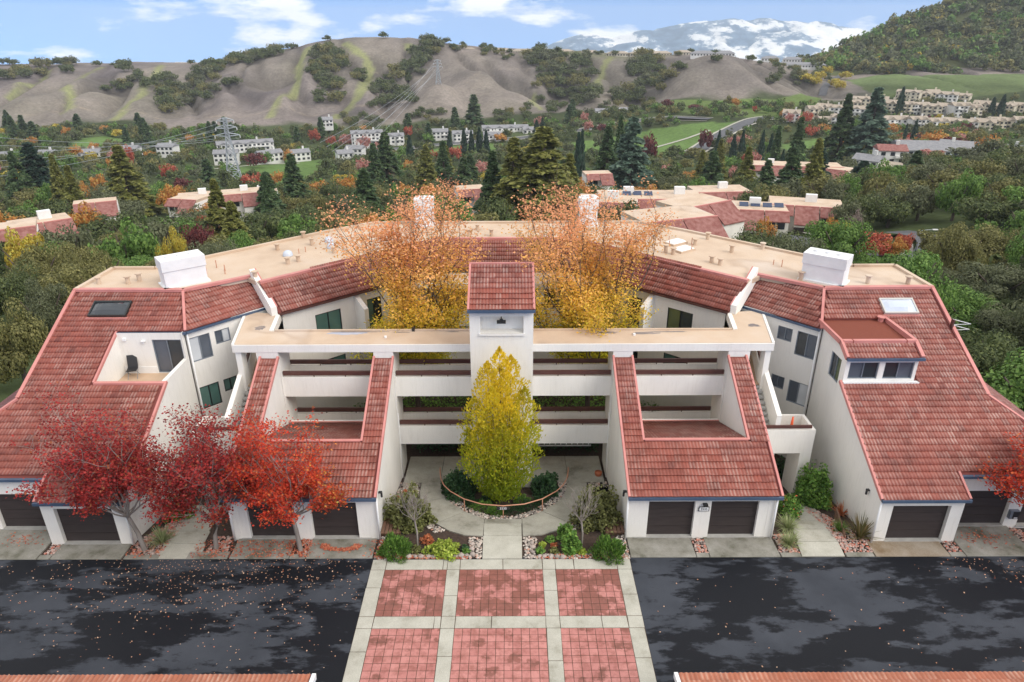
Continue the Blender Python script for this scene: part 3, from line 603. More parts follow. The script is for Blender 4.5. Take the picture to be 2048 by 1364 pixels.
# ---- court side of the horseshoe: walls, roofs, windows
CE = 6.7
for s in (1, -1):
    a2, b2 = (s * 16.25, 32.66), (s * 13.0, 35.98)
    holes = [(.10, 4.83, 1.20, 6.20), (1.46, 5.42, 2.27, 6.18), (.10, 2.02, 1.18, 3.33), (1.44, 2.58, 2.2, 3.32), (.2, -.9, 1.2, .4)]
    wv = MB(); wall_face(wv, a2, b2, [(0, -2.2), (4.64, -2.2), (4.64, 6.72), (0, 6.72)], holes, -s, .13); part(wv, 'court_wall', M['wall'])
    if s < 0: pl = [['g_white', 'g_grey'], ['g_grey', 'g_white'], ['g_teal', 'g_teal'], ['g_teal', 'g_teal'], ['g_dark', 'g_dark']]; fm = ['f_grey', 'f_grey', 'f_black', 'f_black', 'f_black']
    else: pl = [['g_grey', 'g_dark'], ['g_grey', 'g_grey'], ['g_white', 'g_grey'], ['g_grey', 'g_grey'], ['g_dark', 'g_dark']]; fm = ['f_grey'] * 5
    for h_, pn, f_ in zip(holes, pl, fm): window(a2, b2, h_, pn, f_, -s, .08, blinds=True)
    a3, b3 = (s * 12.1, 35.3), (s * 3.7, 42.7)
    holes = [(1.9, 4.1, 3.5, 5.9), (5.25, 4.1, 6.2, 5.98), (1.9, 1.2, 3.5, 3.0), (5.25, 1.2, 6.2, 3.0), (7.6, 4.1, 8.6, 6.0)]
    wv = MB(); wall_face(wv, a3, b3, [(0, -2.2), (11.19, -2.2), (11.19, 6.72), (0, 6.72)], holes, -s, .13); part(wv, 'court_wall', M['wall'])
    for h_, pn in zip(holes, ([['g_teal', 'g_teal'], ['g_teal', 'g_dark'], ['g_dark', 'g_teal'], ['g_dark'], ['g_dark']] if s < 0 else [['g_dark', 'g_olive'], ['g_dark', 'g_dark'], ['g_dark', 'g_teal'], ['g_dark'], ['g_dark']])): window(a3, b3, h_, pn, 'f_black', -s, .08, blinds=True)
    # wing wall fin on the court wall
    dv = (Vector(b3) - Vector(a3)).normalized(); nv = Vector((-dv.y, dv.x)) * s; c0 = Vector(a3) + dv * 4.55; c1 = c0 + nv * 1.1; sd_ = dv * .14
    part(MB().at(c0.x, c0.y, 4).add([(p_.x, p_.y, z) for p_, z in ((c0 - sd_, 3.9), (c1 - sd_, 3.9), (c1 - sd_, 5.9), (c0 - sd_, 6.5), (c0 + sd_, 3.9), (c1 + sd_, 3.9), (c1 + sd_, 5.9), (c0 + sd_, 6.5))], [(0, 1, 2, 3), (7, 6, 5, 4), (0, 4, 5, 1), (1, 5, 6, 2), (2, 6, 7, 3)]), 'privacy_wall', M['wall'])
    # roofs of segments 2 and 3
    def seg(e0, e1, r0, r1, gut):
        e0, e1, r0, r1 = [(s * x, y) for x, y in (e0, e1, r0, r1)]
        d = Vector(e1) - Vector(e0); ln = d.length; d /= ln; w_ = Vector((-d.y, d.x))
        if w_.dot(Vector(r0) - Vector(e0)) < 0: w_ = -w_
        run = w_.dot(Vector(r0) - Vector(e0)); sl = (ZF - CE) / run; zf = lambda x, y: CE + sl * w_.dot(Vector((x, y)) - Vector(e0))
        dk = MB(); deck(dk, [e0, e1, r1, r0], zf); part(dk, 'roof_deck', M['underlay'])
        o_, dirn = (e0, (d.x, d.y)) if s < 0 else (e1, (-d.x, -d.y))
        if np.dot((-dirn[1], dirn[0]), (w_.x, w_.y)) < 0: dirn = (-dirn[0], -dirn[1]); o_ = e1 if o_ is e0 else e0
        roof_field('s', (*o_, zf(*o_)), dirn, sl, [e0, e1, r1, r0])
        eave((*(Vector(e0) - w_ * .06), CE - .03), (*(Vector(e1) - w_ * .06), CE - .03), gut, .11, .12)
        trim([(*r0, 8.10), (*r1, 8.10)], .26, .16); return zf
    seg((16.15, 32.60), (13.1, 36.02), P1, (14.2, 37.2), 'blue')
    seg((12.15, 35.0), (3.65, 42.45), P3, P4, 'brown')
    # fire wall between them
    A = Vector((s * 12.35, 34.95)); Bv = Vector((s * 14.05, 37.2)); d = (Bv - A).normalized(); n2 = Vector((-d.y, d.x)) * .16
    part(MB().at(A.x, A.y, 6.7).add([(*(A + n2), 6.2), (*(A - n2), 6.2), (*(Bv - n2), 7.6), (*(Bv + n2), 7.6), (*(A + n2), 7.05), (*(A - n2), 7.05), (*(Bv - n2), 8.45), (*(Bv + n2), 8.45)], [(0, 1, 5, 4), (1, 2, 6, 5), (2, 3, 7, 6), (3, 0, 4, 7), (4, 5, 6, 7)]), 'fire_wall', M['wall'])
    nn = n2.normalized() * (.17 if n2.x * s < 0 else -.17)
    trim([(*(A + nn), 7.06), (*(Bv + nn), 8.46)], .07, .08)
cw = MB(); ch = [(.4, 4.1, 1.3, 6.1), (1.8, 4.1, 3.0, 6.1), (4.4, 4.1, 5.6, 6.1), (6.1, 4.1, 7.0, 6.1)]
wall_face(cw, (-3.7, 42.7), (3.7, 42.7), [(0, -2.2), (7.4, -2.2), (7.4, 6.72), (0, 6.72)], ch, 1, .13); part(cw, 'court_wall', M['wall'])
for h_ in ch: window((-3.7, 42.7), (3.7, 42.7), h_, ['g_dark', 'g_dark'], 'f_black', 1, .08)
zc_ = lambda x, y: CE + (ZF - CE) / 2.05 * (y - 42.4)
dk = MB(); deck(dk, [(-3.65, 42.4), (3.65, 42.4), (4.25, 44.45), (-4.25, 44.45)], zc_); part(dk, 'roof_deck', M['underlay'])
roof_field('c', (-4.25, 42.4, CE), (1, 0), (ZF - CE) / 2.05, [(-3.62, 42.4), (3.62, 42.4), (4.2, 44.45), (-4.2, 44.45)])
eave((-3.65, 42.34, CE - .03), (3.65, 42.34, CE - .03), 'brown', .11, .12); trim([(-4.25, 44.45, 8.10), (4.25, 44.45, 8.10)], .26, .16)
# back gallery of the court
part(MB().at(0, 40.4, 6).prism([(-6.6, 40.35), (6.6, 40.35), (4.3, 42.3), (-4.3, 42.3)], 6.05, 6.40), 'gallery_roof', M['wall'])
for z in (.66, 3.54):
    part(MB().at(0, 40.5, z).box(-6.8, 40.45, z, 6.8, 40.6, z + 1.12), 'gallery_parapet', M['wall']); part(MB().at(0, 41, z).prism([(-6.8, 40.6), (6.8, 40.6), (4, 42.7), (-4, 42.7)], z, z + .2), 'gallery_floor', M['deck'])
for x in (-6.4, -2.2, 2.2, 6.4): part(MB().at(x, 40.6, 0).box(x - .25, 40.61, -1.5, x + .25, 40.98, 6.05), 'gallery_column', M['wall'])
part(MB().prism([(-6.5, 40.45), (6.5, 40.45), (4.2, 42.25), (-4.2, 42.25)], 6.40, 6.43), 'flat_roof', M['flat'])
for z in (.66, 3.54): part(MB().at(0, 40.5, z).beam((-6.7, 40.52, z + 1.42), (6.7, 40.52, z + 1.42), .1, .2), 'hand_rail', M['brown'])

# ---- the two inner wings with their fins
for s in (1, -1):
    X = lambda a: s * a
    fr = MB(); p, q = (X(5.5), 24.72), (X(12.0), 24.72)
    wall_face(fr, p, q, [(0, -.1), (6.5, -.1), (6.5, 2.36), (0, 2.36)], [(.36, -.02, 2.90, 2.0), (3.60, -.02, 6.10, 2.0)], s, .2); part(fr, 'garage_wall', M['wall'])
    for a, c in ((5.86, 8.40), (9.10, 11.60)):
        x0, x1 = sorted((X(a), X(c))); garage_door(x0, x1, 24.72, .05, 2.0)
    for a, c in ((5.5, 6.38), (11.18, 12.0)):      # fins: wall all the way up to the gallery
        part(MB().at(X(a), 24.73, 0).prism([(X(a), 24.73), (X(c), 24.73), (X(c), 31.2), (X(a), 31.2)], -1.9, lambda x, y: zI(x, y) - .05), 'fin_wall', M['wall'])
    dk = MB(); deck(dk, [(X(5.42), 24.55), (X(12.08), 24.55), (X(12.08), 27.0), (X(5.42), 27.0)], zI)
    for a, c in ((5.45, 6.4), (11.16, 12.06)): deck(dk, [(X(a), 27.0), (X(c), 27.0), (X(c), 31.18), (X(a), 31.18)], zI)
    zb = lambda x, y: zI(0, 27.0) - .385 * (y - 27.0)
    deck(dk, [(X(6.38), 27.0), (X(11.18), 27.0), (X(11.18), 31.3), (X(6.38), 31.3)], zb); part(dk, 'roof_deck', M['underlay'])
    x0 = 5.42 if s > 0 else -12.08; o_ = (x0, 24.55, zI(0, 24.55)); body = [(X(5.48), 24.55), (X(12.02), 24.55), (X(12.02), 26.95), (X(5.48), 26.95)]
    f1 = [(X(5.52), 26.9), (X(6.36), 26.9), (X(6.36), 31.3), (X(5.52), 31.3)]; f2 = [(X(11.22), 26.9), (X(12.02), 26.9), (X(12.02), 31.3), (X(11.22), 31.3)]
    roof_field('i', o_, (1, 0), SL, body)
    for f_ in (f1, f2):
        xa = min(p_[0] for p_ in f_); sv = TW; TW = .272; uu, vv, to = roof_uv((xa, 24.55, 0), (1, 0), SL); v0 = to(0, 24.55)[1]
        n_rows = math.floor(to(0, 26.95)[1] / TE); ystart = 24.55 + n_rows * TE / math.sqrt(1 + SL * SL)
        tile_plane((xa, ystart, zI(0, ystart)), uu, vv, [(0, 0), (.86, 0), (.86, (31.1 - ystart) * math.sqrt(1 + SL * SL)), (0, (31.1 - ystart) * math.sqrt(1 + SL * SL))]); TW = sv
    xb = 11.18 if s > 0 else -6.38
    uu, vv, to = roof_uv((xb, 31.25, 0), (-1, 0), .385)
    tile_plane((xb, 31.25, zb(0, 31.25)), uu, vv, [(.05, 0), (4.75, 0), (4.75, 4.5), (.05, 4.5)])
    eave((X(5.42), 24.5, 2.38), (X(12.08), 24.5, 2.38))
    zt = lambda y: zI(0, y) + .10
    for x_, y0, y1 in ((5.46, 24.5, 31.2), (12.04, 24.5, 31.2), (6.40, 26.95, 31.2), (11.16, 26.95, 31.2)): trim([(X(x_), y0, zt(y0)), (X(x_), y1, zt(y1))], .10, .15)
    trim([(X(6.4), 31.28, zb(0, 31.28) + .12), (X(11.16), 31.28, zb(0, 31.28) + .12)], .10, .06); trim([(X(6.45), 27.0, zI(0, 27) + .09), (X(11.12), 27.0, zI(0, 27) + .09)], .16, .06)
    part(MB().at(X(5.52), 24.6, 0).tube([(X(5.44), 24.62, .0), (X(5.44), 24.62, 2.3)], .045, 8), 'downspout', M['white'], smooth=True); part(MB().at(X(5.46), 31.3, 0).tube([(X(5.46), 31.3, -1.3), (X(5.46), 31.3, 2.6)], .035, 8), 'downspout', M['white'], smooth=True)
    part(MB().at(X(12.05), 24.6, 0).tube([(X(11.9), 24.64, .0), (X(11.9), 24.64, 2.3)], .045, 8), 'downspout', M['white'], smooth=True)
    part(MB().at(X(5.42), 25.4, 1.9).box(X(5.34), 25.34, 2.0, X(5.5), 25.46, 2.06).tube([(X(5.37), 25.4, 1.78), (X(5.37), 25.4, 2.0)], .05, 8), 'wall_lamp', M['black'])

# ---- front gallery
GY0, GY1 = 31.38, 32.87
for s in (1, -1):
    for a, c in ((5.45, 6.42), (11.15, 12.22)):
        part(MB().at(s * a, GY0, 0).box(s * a, 31.22, -1.6, s * c, GY1, 6.13), 'gallery_column', M['wall'])
    part(MB().at(s * 13.1, 31.4, 0).prism([(s * 13.0, 31.3), (s * 13.28, 31.3), (s * 13.28, 31.9), (s * 13.0, 31.9)], -1.5, 6.16), 'end_pillar', M['wall'])
for x0, x1 in ((-11.15, -6.42), (-5.45, -1.5), (1.42, 5.45), (6.42, 11.15)):
    wing = abs(x0 + x1) > 14
    for z in (.66, 3.54):
        tp = z + (1.40 if (wing and z < 1) else 1.10)
        part(MB().at(x0, GY0, z).box(x0, GY0 + .02, z, x1, GY0 + .17, tp), 'gallery_parapet', M['wall']); part(MB().at(x0, GY1, z).box(x0, GY1 - .17, z, x1, GY1 - .02, z + 1.10), 'gallery_parapet', M['wall'])
        part(MB().at(x0, GY0, z).box(x0, GY0 + .17, z, x1, GY1 - .17, z + .2), 'gallery_floor', M['deck'])
def rail(x0, x1, y, z):
    r_ = part(MB().at((x0 + x1) / 2, y, z).beam((x0, y, z + .32), (x1, y, z + .32), .10, .22), 'hand_rail', M['brown'])
    for f_ in (.33, .67):
        xx = x0 + (x1 - x0) * f_; o = MB().at((x0 + x1) / 2, y, z).box(xx - .02, y - .02, z, xx + .02, y + .02, z + .11).build('rail_post', M['brown']); o.parent = r_; o.location = (0, 0, 0)
for x0, x1 in ((-11.12, -6.45), (-5.42, -1.53), (1.45, 5.42), (6.45, 11.12)):
    for z in (.66, 3.54):
        if not (abs(x0 + x1) > 14 and z < 1): rail(x0, x1, GY0 + .09, z + 1.10)
        rail(x0, x1, GY1 - .09, z + 1.10)
for s in (1, -1):     # outer passage to the flats: floor, parapet, ceiling arm
    am = MB(); am.prism([(s * 12.2, 31.5), (s * 13.1, 31.5), (s * 13.9, 35.4), (s * 12.3, 35.0)], 3.54, 4.12)
    am.prism([(s * 13.0, 31.9), (s * 13.2, 31.9), (s * 14.0, 35.4), (s * 13.8, 35.4)], 3.54, 5.0); am.prism([(s * 11.9, 32.87), (s * 12.1, 32.87), (s * 12.3, 35.2), (s * 12.1, 35.2)], 3.54, 5.0)
    part(am, 'passage_parapet', M['wall']); part(MB().prism([(s * 12.2, 31.42), (s * 13.05, 31.42), (s * 13.75, 35.3), (s * 12.2, 35.0)], 4.12, 4.15), 'passage_floor', M['deck'])
    part(MB().at(s * 13.1, 31.9, 4.6).beam((s * 13.1, 31.9, 5.3), (s * 13.85, 35.3, 5.3), .1, .2), 'hand_rail', M['brown'])
roofp = [(-13.35, 31.2), (13.35, 31.2), (14.15, 35.5), (12.2, 35.25), (11.85, 32.9), (-11.85, 32.9), (-12.2, 35.25), (-14.15, 35.5)]
part(MB().prism(roofp, 6.14, 6.53), 'gallery_roof', M['wall'])
inset = [(-13.22, 31.27), (13.22, 31.27), (14.0, 35.45), (12.3, 35.2), (11.95, 32.84), (-11.95, 32.84), (-12.3, 35.2), (-14.0, 35.45)]
part(MB().prism(inset, 6.45, 6.56), 'flat_roof', M['flat'])
cb = MB()
for a, c in (((-11.7, 32.84), (-1.55, 32.84)), ((1.45, 32.84), (11.7, 32.84))): cb.beam((*a, 6.64), (*c, 6.64), .12, .1)
part(cb, 'roof_curb', M['flat'])
for s in (1, -1):
    part(MB().beam((s * 13.3, 31.25, 6.585), (s * 14.1, 35.45, 6.585), .13, .1), 'roof_curb', M['wall']); part(MB().beam((s * 11.9, 32.9, 6.60), (s * 12.22, 35.2, 6.60), .22, .42), 'roof_curb', M['wall'])
def blob(cx, cy, rx, ry, z, m, seed):
    rg = random.Random(seed); n = 26; part(MB().at(cx, cy, z).poly([(cx + rx * math.cos(2 * math.pi * k / n) * (f_ := rg.uniform(.7, 1.15)), cy + ry * math.sin(2 * math.pi * k / n) * f_, z) for k in range(n)]), 'roof_stain', m)
blob(5.3, 32.55, .6, .16, 6.563, M['stainroof'], 1); blob(7.2, 32.45, .7, .18, 6.563, M['stainroof'], 2); blob(8.5, 32.62, 1.0, .08, 6.563, M['stainroof'], 3); blob(13.0, 33.4, .35, .2, 6.563, M['stainroof'], 4)
blob(-8.0, 32.55, 1.1, .20, 6.563, M['water'], 5); blob(-7.4, 32.72, 1.5, .06, 6.565, M['stainroof'], 6); blob(-12.6, 33.3, .3, .3, 6.563, M['stainroof'], 7); blob(-5.2, 32.66, .5, .06, 6.563, M['stainroof'], 8); blob(-2.6, 32.7, .4, .05, 6.563, M['stainroof'], 9)
for x_, y_ in ((5.2, 32.83), (-4.6, 32.83)): part(MB().at(x_, y_, 6.5).box(x_ - .07, y_ - .09, 6.56, x_ + .07, y_ + .09, 6.74), 'roof_drain', M['black'])
for x_, y_ in ((-5.9, 32.0), (6.6, 32.2)): part(MB().at(x_, y_, 6.55).tube([(x_, y_, 6.55), (x_, y_, 6.65)], .07, 10), 'roof_drain', M['white'])

# ---- stair from the gallery end down to the landing, left and right
for s in (1, -1):
    for k in range(10):
        y1 = 31.6 - k * .255; z1 = 4.08 - k * .172; part(MB().at(s * 12.7, y1, z1).box(s * 12.28, y1 - .27, z1 - .09, s * 13.12, y1, z1), 'stair_tread', M['stair'])
    part(MB().at(s * 13.2, 30, 4).add([(s * 13.13, 31.6, 3.1), (s * 13.13, 29.05, 1.4), (s * 13.13, 28.98, 3.75), (s * 13.13, 31.6, 5.0), (s * 13.36, 31.6, 3.1), (s * 13.36, 29.05, 1.4), (s * 13.36, 28.98, 3.75), (s * 13.36, 31.6, 5.0)], [(0, 1, 2, 3), (7, 6, 5, 4), (0, 4, 5, 1), (1, 5, 6, 2), (2, 6, 7, 3)]), 'stair_wall', M['wall'])
    ln = MB(); ln.box(s * 12.02, 28.9, 1.66, s * 15.1, 29.05, 2.98).box(s * 14.95, 29.05, 1.66, s * 15.1, 30.4, 2.98).box(s * 12.02, 29.05, 1.66, s * 14.95, 30.4, 1.86).box(s * 13.4, 30.3, 1.66, s * 14.95, 30.42, 2.98)
    ln.box(s * 14.55, 28.9, -1.6, s * 15.1, 29.12, 1.66).box(s * 14.55, 29.12, -1.6, s * 14.75, 30.3, 1.66)
    part(ln, 'landing_parapet', M['wall']); part(MB().at(s * 13.5, 28.9, 2.98).beam((s * 12.1, 28.97, 3.22), (s * 14.9, 28.97, 3.22), .08, .16), 'hand_rail', M['brown'])

# ---- lift tower
tw = MB(); p, q = (-1.54, 30.0), (1.44, 30.0)
wall_face(tw, p, q, [(0, -2), (2.98, -2), (2.98, 8.86), (0, 8.86)], [(.5, 7.66, 2.52, 8.52)], 1, .55)
tw.poly([(-1.04, 30.55, 7.6), (.98, 30.55, 7.6), (.98, 30.55, 8.6), (-1.04, 30.55, 8.6)])
for x_ in (-1.54, 1.44): tw.poly([(x_, 30.0, -2), (x_, 32.4, -2), (x_, 32.4, 10.1), (x_, 30.0, 8.86)])
tw.poly([(-1.54, 32.4, -2), (1.44, 32.4, -2), (1.44, 32.4, 10.1), (-1.54, 32.4, 10.1)]); tw.box(-1.1, 29.93, 7.56, 1.04, 30.02, 7.66)
part(tw, 'tower_wall', M['wall'])
zT = lambda x, y: 8.9 + SL * (y - 29.85)
dk = MB(); deck(dk, [(-1.6, 29.85), (1.5, 29.85), (1.5, 32.45), (-1.6, 32.45)], zT); part(dk, 'roof_deck', M['underlay'])
roof_field('t', (-1.56, 29.85, zT(0, 29.85)), (1, 0), SL, [(-1.56, 29.85), (1.5, 29.85), (1.5, 32.42), (-1.56, 32.42)])
for x_ in (-1.57, 1.47): trim([(x_, 29.8, zT(0, 29.8) + .10), (x_, 32.45, zT(0, 32.45) + .10)], .10, .16)
trim([(-1.6, 32.43, zT(0, 32.43) + .1), (1.5, 32.43, zT(0, 32.43) + .1)], .1, .12); eave((-1.62, 29.78, 8.92), (1.52, 29.78, 8.92))
part(MB().at(0, 30.2, 8.2).box(-.27, 30.12, 8.10, .15, 30.3, 8.22).tube([(-.06, 30.2, 8.5), (-.06, 30.2, 8.2)], .03, 6).box(-.14, 30.15, 8.2, .02, 30.26, 8.3), 'flood_lamp', M['black'])

# ---- things on the flat roof
def chim(cx, cy, w, d, h, rz):
    e = []; mb = MB(); c_, s_ = math.cos(rz), math.sin(rz)
    def ob(w0, d0, z0, z1):
        pts = [(cx + x * c_ - y * s_, cy + x * s_ + y * c_) for x, y in ((-w0, -d0), (w0, -d0), (w0, d0), (-w0, d0))]; mb.prism(pts, z0, z1)
    mb.at(cx, cy, ZF); ob(w / 2 + .12, d / 2 + .12, ZF - .02, ZF + .10); ob(w / 2, d / 2, ZF + .1, ZF + h * .62); ob(w / 2 + .05, d / 2 + .05, ZF + h * .62, ZF + h)
    ch_ = part(mb, 'chimney', M['white'])
    for k in (-1, 0, 1):
        x, y = k * w * .28, 0; o = MB().at(cx, cy, ZF).tube([(cx + x * c_, cy + x * s_, ZF + h - .1), (cx + x * c_, cy + x * s_, ZF + h + .12)], .16, 10).build('flue', M['white']); o.parent = ch_; o.location = (0, 0, 0)
chim(-17.45, 36.2, 2.15, 1.15, 1.55, R(38)); chim(17.5, 36.2, 2.15, 1.15, 1.55, R(-38))
for x_ in (-5.6, 5.75): chim(x_, 47.9, 1.2, .9, 1.95, 0)
for k, (x_, y_) in enumerate([(-13.76, 36.75), (-20.07, 36.5), (-20.5, 36.1), (-22.1, 36.1), (-14.2, 42.19), (-12.25, 39.87), (-12.74, 39.4), (-13.3, 44.9), (-12.3, 43.2), (-10.5, 41.5), (9.9, 41.39), (10.28, 41.0), (12.08, 42.94), (12.21, 39.41), (12.58, 38.94), (13.94, 41.34), (13.2, 44.2), (16.05, 42.0), (16.28, 36.3), (19.68, 35.7), (21.8, 35.6), (-2.39, 45.17), (-.9, 45.15), (1.0, 45.12), (-1.89, 46.62), (1.93, 46.57)]):
    h = random.uniform(.34, .46); part(MB().at(x_, y_, ZF).tube([(x_, y_, ZF - .02), (x_, y_, ZF + h)], .12, 10).tube([(x_, y_, ZF + h), (x_, y_, ZF + h + .05)], .19, 10), 'roof_vent', M['flat'], smooth=False)
for k in range(16):
    s = random.choice((-1, 1)); t_ = random.random(); x_ = s * (9.5 + 7.5 * t_); y_ = 44.5 - 6.8 * t_ + random.uniform(-1.2, .8)
    if y_ < 52.1 - .908 * abs(x_) - 3.1: continue
    part(MB().at(x_, y_, ZF).tube([(x_, y_, ZF - .02), (x_, y_, ZF + random.uniform(.3, .5))], .025, 6), 'pipe_vent', M['copper'])
for x_, y_, r_ in ((-11.4, 44.0, .28), (-10.9, 42.6, .28), (-13.2, 41.0, .3)): part(MB().at(x_, y_, ZF).tube([(x_, y_, ZF - .02), (x_, y_, ZF + .1)], r_, 14).dome((x_, y_, ZF + .1), r_, r_, .25, 14), 'tube_skylight', M['sky_glass'], smooth=True)
for cx, cy in ((10.95, 43.3), (11.1, 41.8)):
    c_, s_ = math.cos(R(35)), math.sin(R(35)); pts = [(cx + x * c_ - y * s_, cy + x * s_ + y * c_) for x, y in ((-.65, -.4), (.65, -.4), (.65, .4), (-.65, .4))]
    f_ = part(MB().at(cx, cy, ZF).prism(pts, ZF - .02, ZF + .12), 'roof_skylight', M['flat']); pts2 = [(cx + (x - cx) * .9, cy + (y - cy) * .9) for x, y in pts]; pts3 = [(cx + (x - cx) * .6, cy + (y - cy) * .6) for x, y in pts]
    mb = MB().at(cx, cy, ZF); mb.add([(*p_, ZF + .12) for p_ in pts2] + [(*p_, ZF + .24) for p_ in pts3], [(0, 1, 5, 4), (1, 2, 6, 5), (2, 3, 7, 6), (3, 0, 4, 7), (4, 5, 6, 7)]); o = mb.build('skylight_dome', M['white']); o.parent = f_; o.location = (0, 0, 0)

# ---- lay the tiles: the 300 nearest one by one, the rest as one field
near_roof = part(MB().box(-.01, 30.2, 3, .01, 30.21, 3.01), 'tiled_roof', M['underlay'])
ALL_TILES.sort(key=lambda m_: np.linalg.norm(m_[:3, 3] - CAM))
tme = TMB.mesh('roof_tile', M['tile']); add_wear(tme, TWEAR)
ro = Vector(near_roof.location) + B0
for Mx in ALL_TILES[:300]:
    o = newobj('roof_tile', tme, None, near_roof); mm = Matrix([list(r_) for r_ in Mx]); mm.translation = mm.translation - ro; o.matrix_local = mm
NT = np.array(ALL_TILES[300:]); nv = len(TV)
V = np.einsum('nij,vj->nvi', NT[:, :3, :3], TV) + NT[:, None, :3, 3]; Fc = (TF[None] + (np.arange(len(NT)) * nv)[:, None, None]).reshape(-1, 4)
def big_mesh(name, V, F4, m):
    me = bpy.data.meshes.new(name); me.vertices.add(len(V)); me.vertices.foreach_set('co', np.ascontiguousarray(V, dtype=np.float32).ravel())
    k = F4.shape[1]; me.loops.add(F4.size); me.loops.foreach_set('vertex_index', F4.astype(np.int32).ravel()); me.polygons.add(len(F4))
    me.polygons.foreach_set('loop_start', np.arange(0, F4.size, k, dtype=np.int32)); me.polygons.foreach_set('loop_total', np.full(len(F4), k, dtype=np.int32)); me.update(calc_edges=True); me.materials.append(m); return me
tf = big_mesh('roof_tile_field', V.reshape(-1, 3) - np.array(ro), Fc, M['tiles']); add_wear(tf, list(TWEAR) * len(NT))
tag(newobj('roof_tile_field', tf, None, near_roof), kind='stuff')
print('tiles', len(ALL_TILES))
# ------------------------------------------------------------------ plants and small things close to the building
def near_at(x, y):
    d = ray(x, y)
    for t in np.arange(20, 60, .01):
        p = CAM + d * t
        if p[2] <= gz(p[0], p[1]): return p
M['bark'] = simple('grey_bark', (0.22, 0.19, 0.165), (0.30, 0.265, 0.24), 5, 0.9, bmp=.5, bscale=20, stretch=(1, 1, .3))
M['bark_dk'] = simple('dark_bark', (0.075, 0.055, 0.045), (0.13, 0.10, 0.085), 4, 0.9, stretch=(1, 1, .3))
M['leaf_red'] = leafmat('crimson_leaf', [(0, (0.16, 0.02, 0.02)), (.3, (0.32, 0.03, 0.03)), (.6, (0.46, 0.042, 0.04)), (.88, (0.56, 0.075, 0.06)), (1, (0.46, 0.17, 0.07))], attr=True, trans=.42)
M['leaf_scarlet'] = leafmat('scarlet_leaf', [(0, (0.34, 0.03, 0.018)), (.4, (0.60, 0.055, 0.028)), (.85, (0.76, 0.11, 0.045)), (1, (0.68, 0.26, 0.08))], attr=True, trans=.42)
M['leaf_amber'] = leafmat('amber_leaf', [(0, (0.68,) * 3), (.5, (0.92,) * 3), (1, (1.0,) * 3)], attr=True, trans=.45)
M['leaf_gold'] = leafmat('golden_green_leaf', [(0, (0.82,) * 3), (.5, (1.0,) * 3), (1, (1.0,) * 3)], attr=True, trans=.58)
M['leaf_fresh'] = leafmat('fresh_green_leaf', [(0, (0.065, 0.145, 0.026)), (.6, (0.145, 0.290, 0.051)), (1, (0.275, 0.435, 0.087))])
M['leaf_dark'] = leafmat('dark_green_leaf', [(0, (0.020, 0.055, 0.023)), (.6, (0.046, 0.109, 0.041)), (1, (0.087, 0.160, 0.065))])
M['leaf_olive'] = leafmat('olive_green_leaf', [(0, (0.087, 0.094, 0.029)), (.6, (0.189, 0.203, 0.065)), (1, (0.290, 0.290, 0.116))])
M['leaf_lime'] = leafmat('lime_leaf', [(0, (0.174, 0.246, 0.029)), (.6, (0.348, 0.450, 0.058)), (1, (0.551, 0.609, 0.131))])
M['leaf_pale'] = leafmat('pale_grass_blade', [(0, (0.22, 0.27, 0.10)), (.6, (0.38, 0.43, 0.20)), (1, (0.50, 0.52, 0.30))])
M['leaf_bronze'] = leafmat('bronze_blade', [(0, (0.10, 0.09, 0.03)), (.6, (0.19, 0.17, 0.06)), (1, (0.30, 0.20, 0.10))])
M['leaf_rust'] = leafmat('rust_leaf', [(0, (0.36, 0.09, 0.035)), (.6, (0.55, 0.17, 0.07)), (1, (0.66, 0.30, 0.15))])
M['leaf_blue'] = leafmat('blue_grey_leaf', [(0, (0.05, 0.10, 0.08)), (1, (0.13, 0.21, 0.18))])

def grow(rng, p, d, ln, r, depth, tubes, twigs, spread, lift, kids, shrink=.68, wob=.12):
    pts = [p]; rr = [r]; n = 4; dd = d.copy()
    for i in range(n):
        dd = dd + rng.normal(0, wob, 3) + np.array([0, 0, lift]); dd /= np.linalg.norm(dd); p = p + dd * ln / n; pts.append(p); rr.append(r * (1 - .5 * (i + 1) / n))
    tubes.append((pts, rr))
    if depth <= 1: twigs += [(pts[k], dd) for k in range(1, n + 1)]
    if depth == 0: return
    for k in range(kids[depth - 1] if depth - 1 < len(kids) else 3):
        t = rng.uniform(.35, 1.0) if k else 1.0; i = min(int(t * n), n - 1); f = t * n - i; q = pts[i] * (1 - f) + pts[i + 1] * f
        a = rng.uniform(0, 2 * math.pi); sid = np.array([math.cos(a), math.sin(a), 0]); nd = dd * (1 - spread) + sid * spread * rng.uniform(.7, 1.3) + np.array([0, 0, .12]); nd /= np.linalg.norm(nd)
        grow(rng, q, nd, ln * shrink * rng.uniform(.8, 1.15), r * .52, depth - 1, tubes, twigs, spread, lift, kids, shrink, wob)
def branches_mesh(name, tubes, m, loc):
    mb = MB().at(*loc)
    for pts, rr in tubes: mb.tube([tuple(q) for q in pts], [max(v, .006) for v in rr], 6 if rr[0] > .03 else 4, cap=False)
    return mb.mesh(name, m, True)
def leaf_arrays(rng, cen, size, flat=.9, jit=.35):
    n = len(cen); nor = rng.normal(0, 1, (n, 3)); nor[:, 2] = np.abs(nor[:, 2]) + flat; nor /= np.linalg.norm(nor, axis=1, keepdims=True)
    t = rng.normal(0, 1, (n, 3)); t -= nor * np.sum(t * nor, axis=1, keepdims=True); t /= np.linalg.norm(t, axis=1, keepdims=True)
    s = size * rng.uniform(1 - jit, 1 + jit, n); return t, nor, s
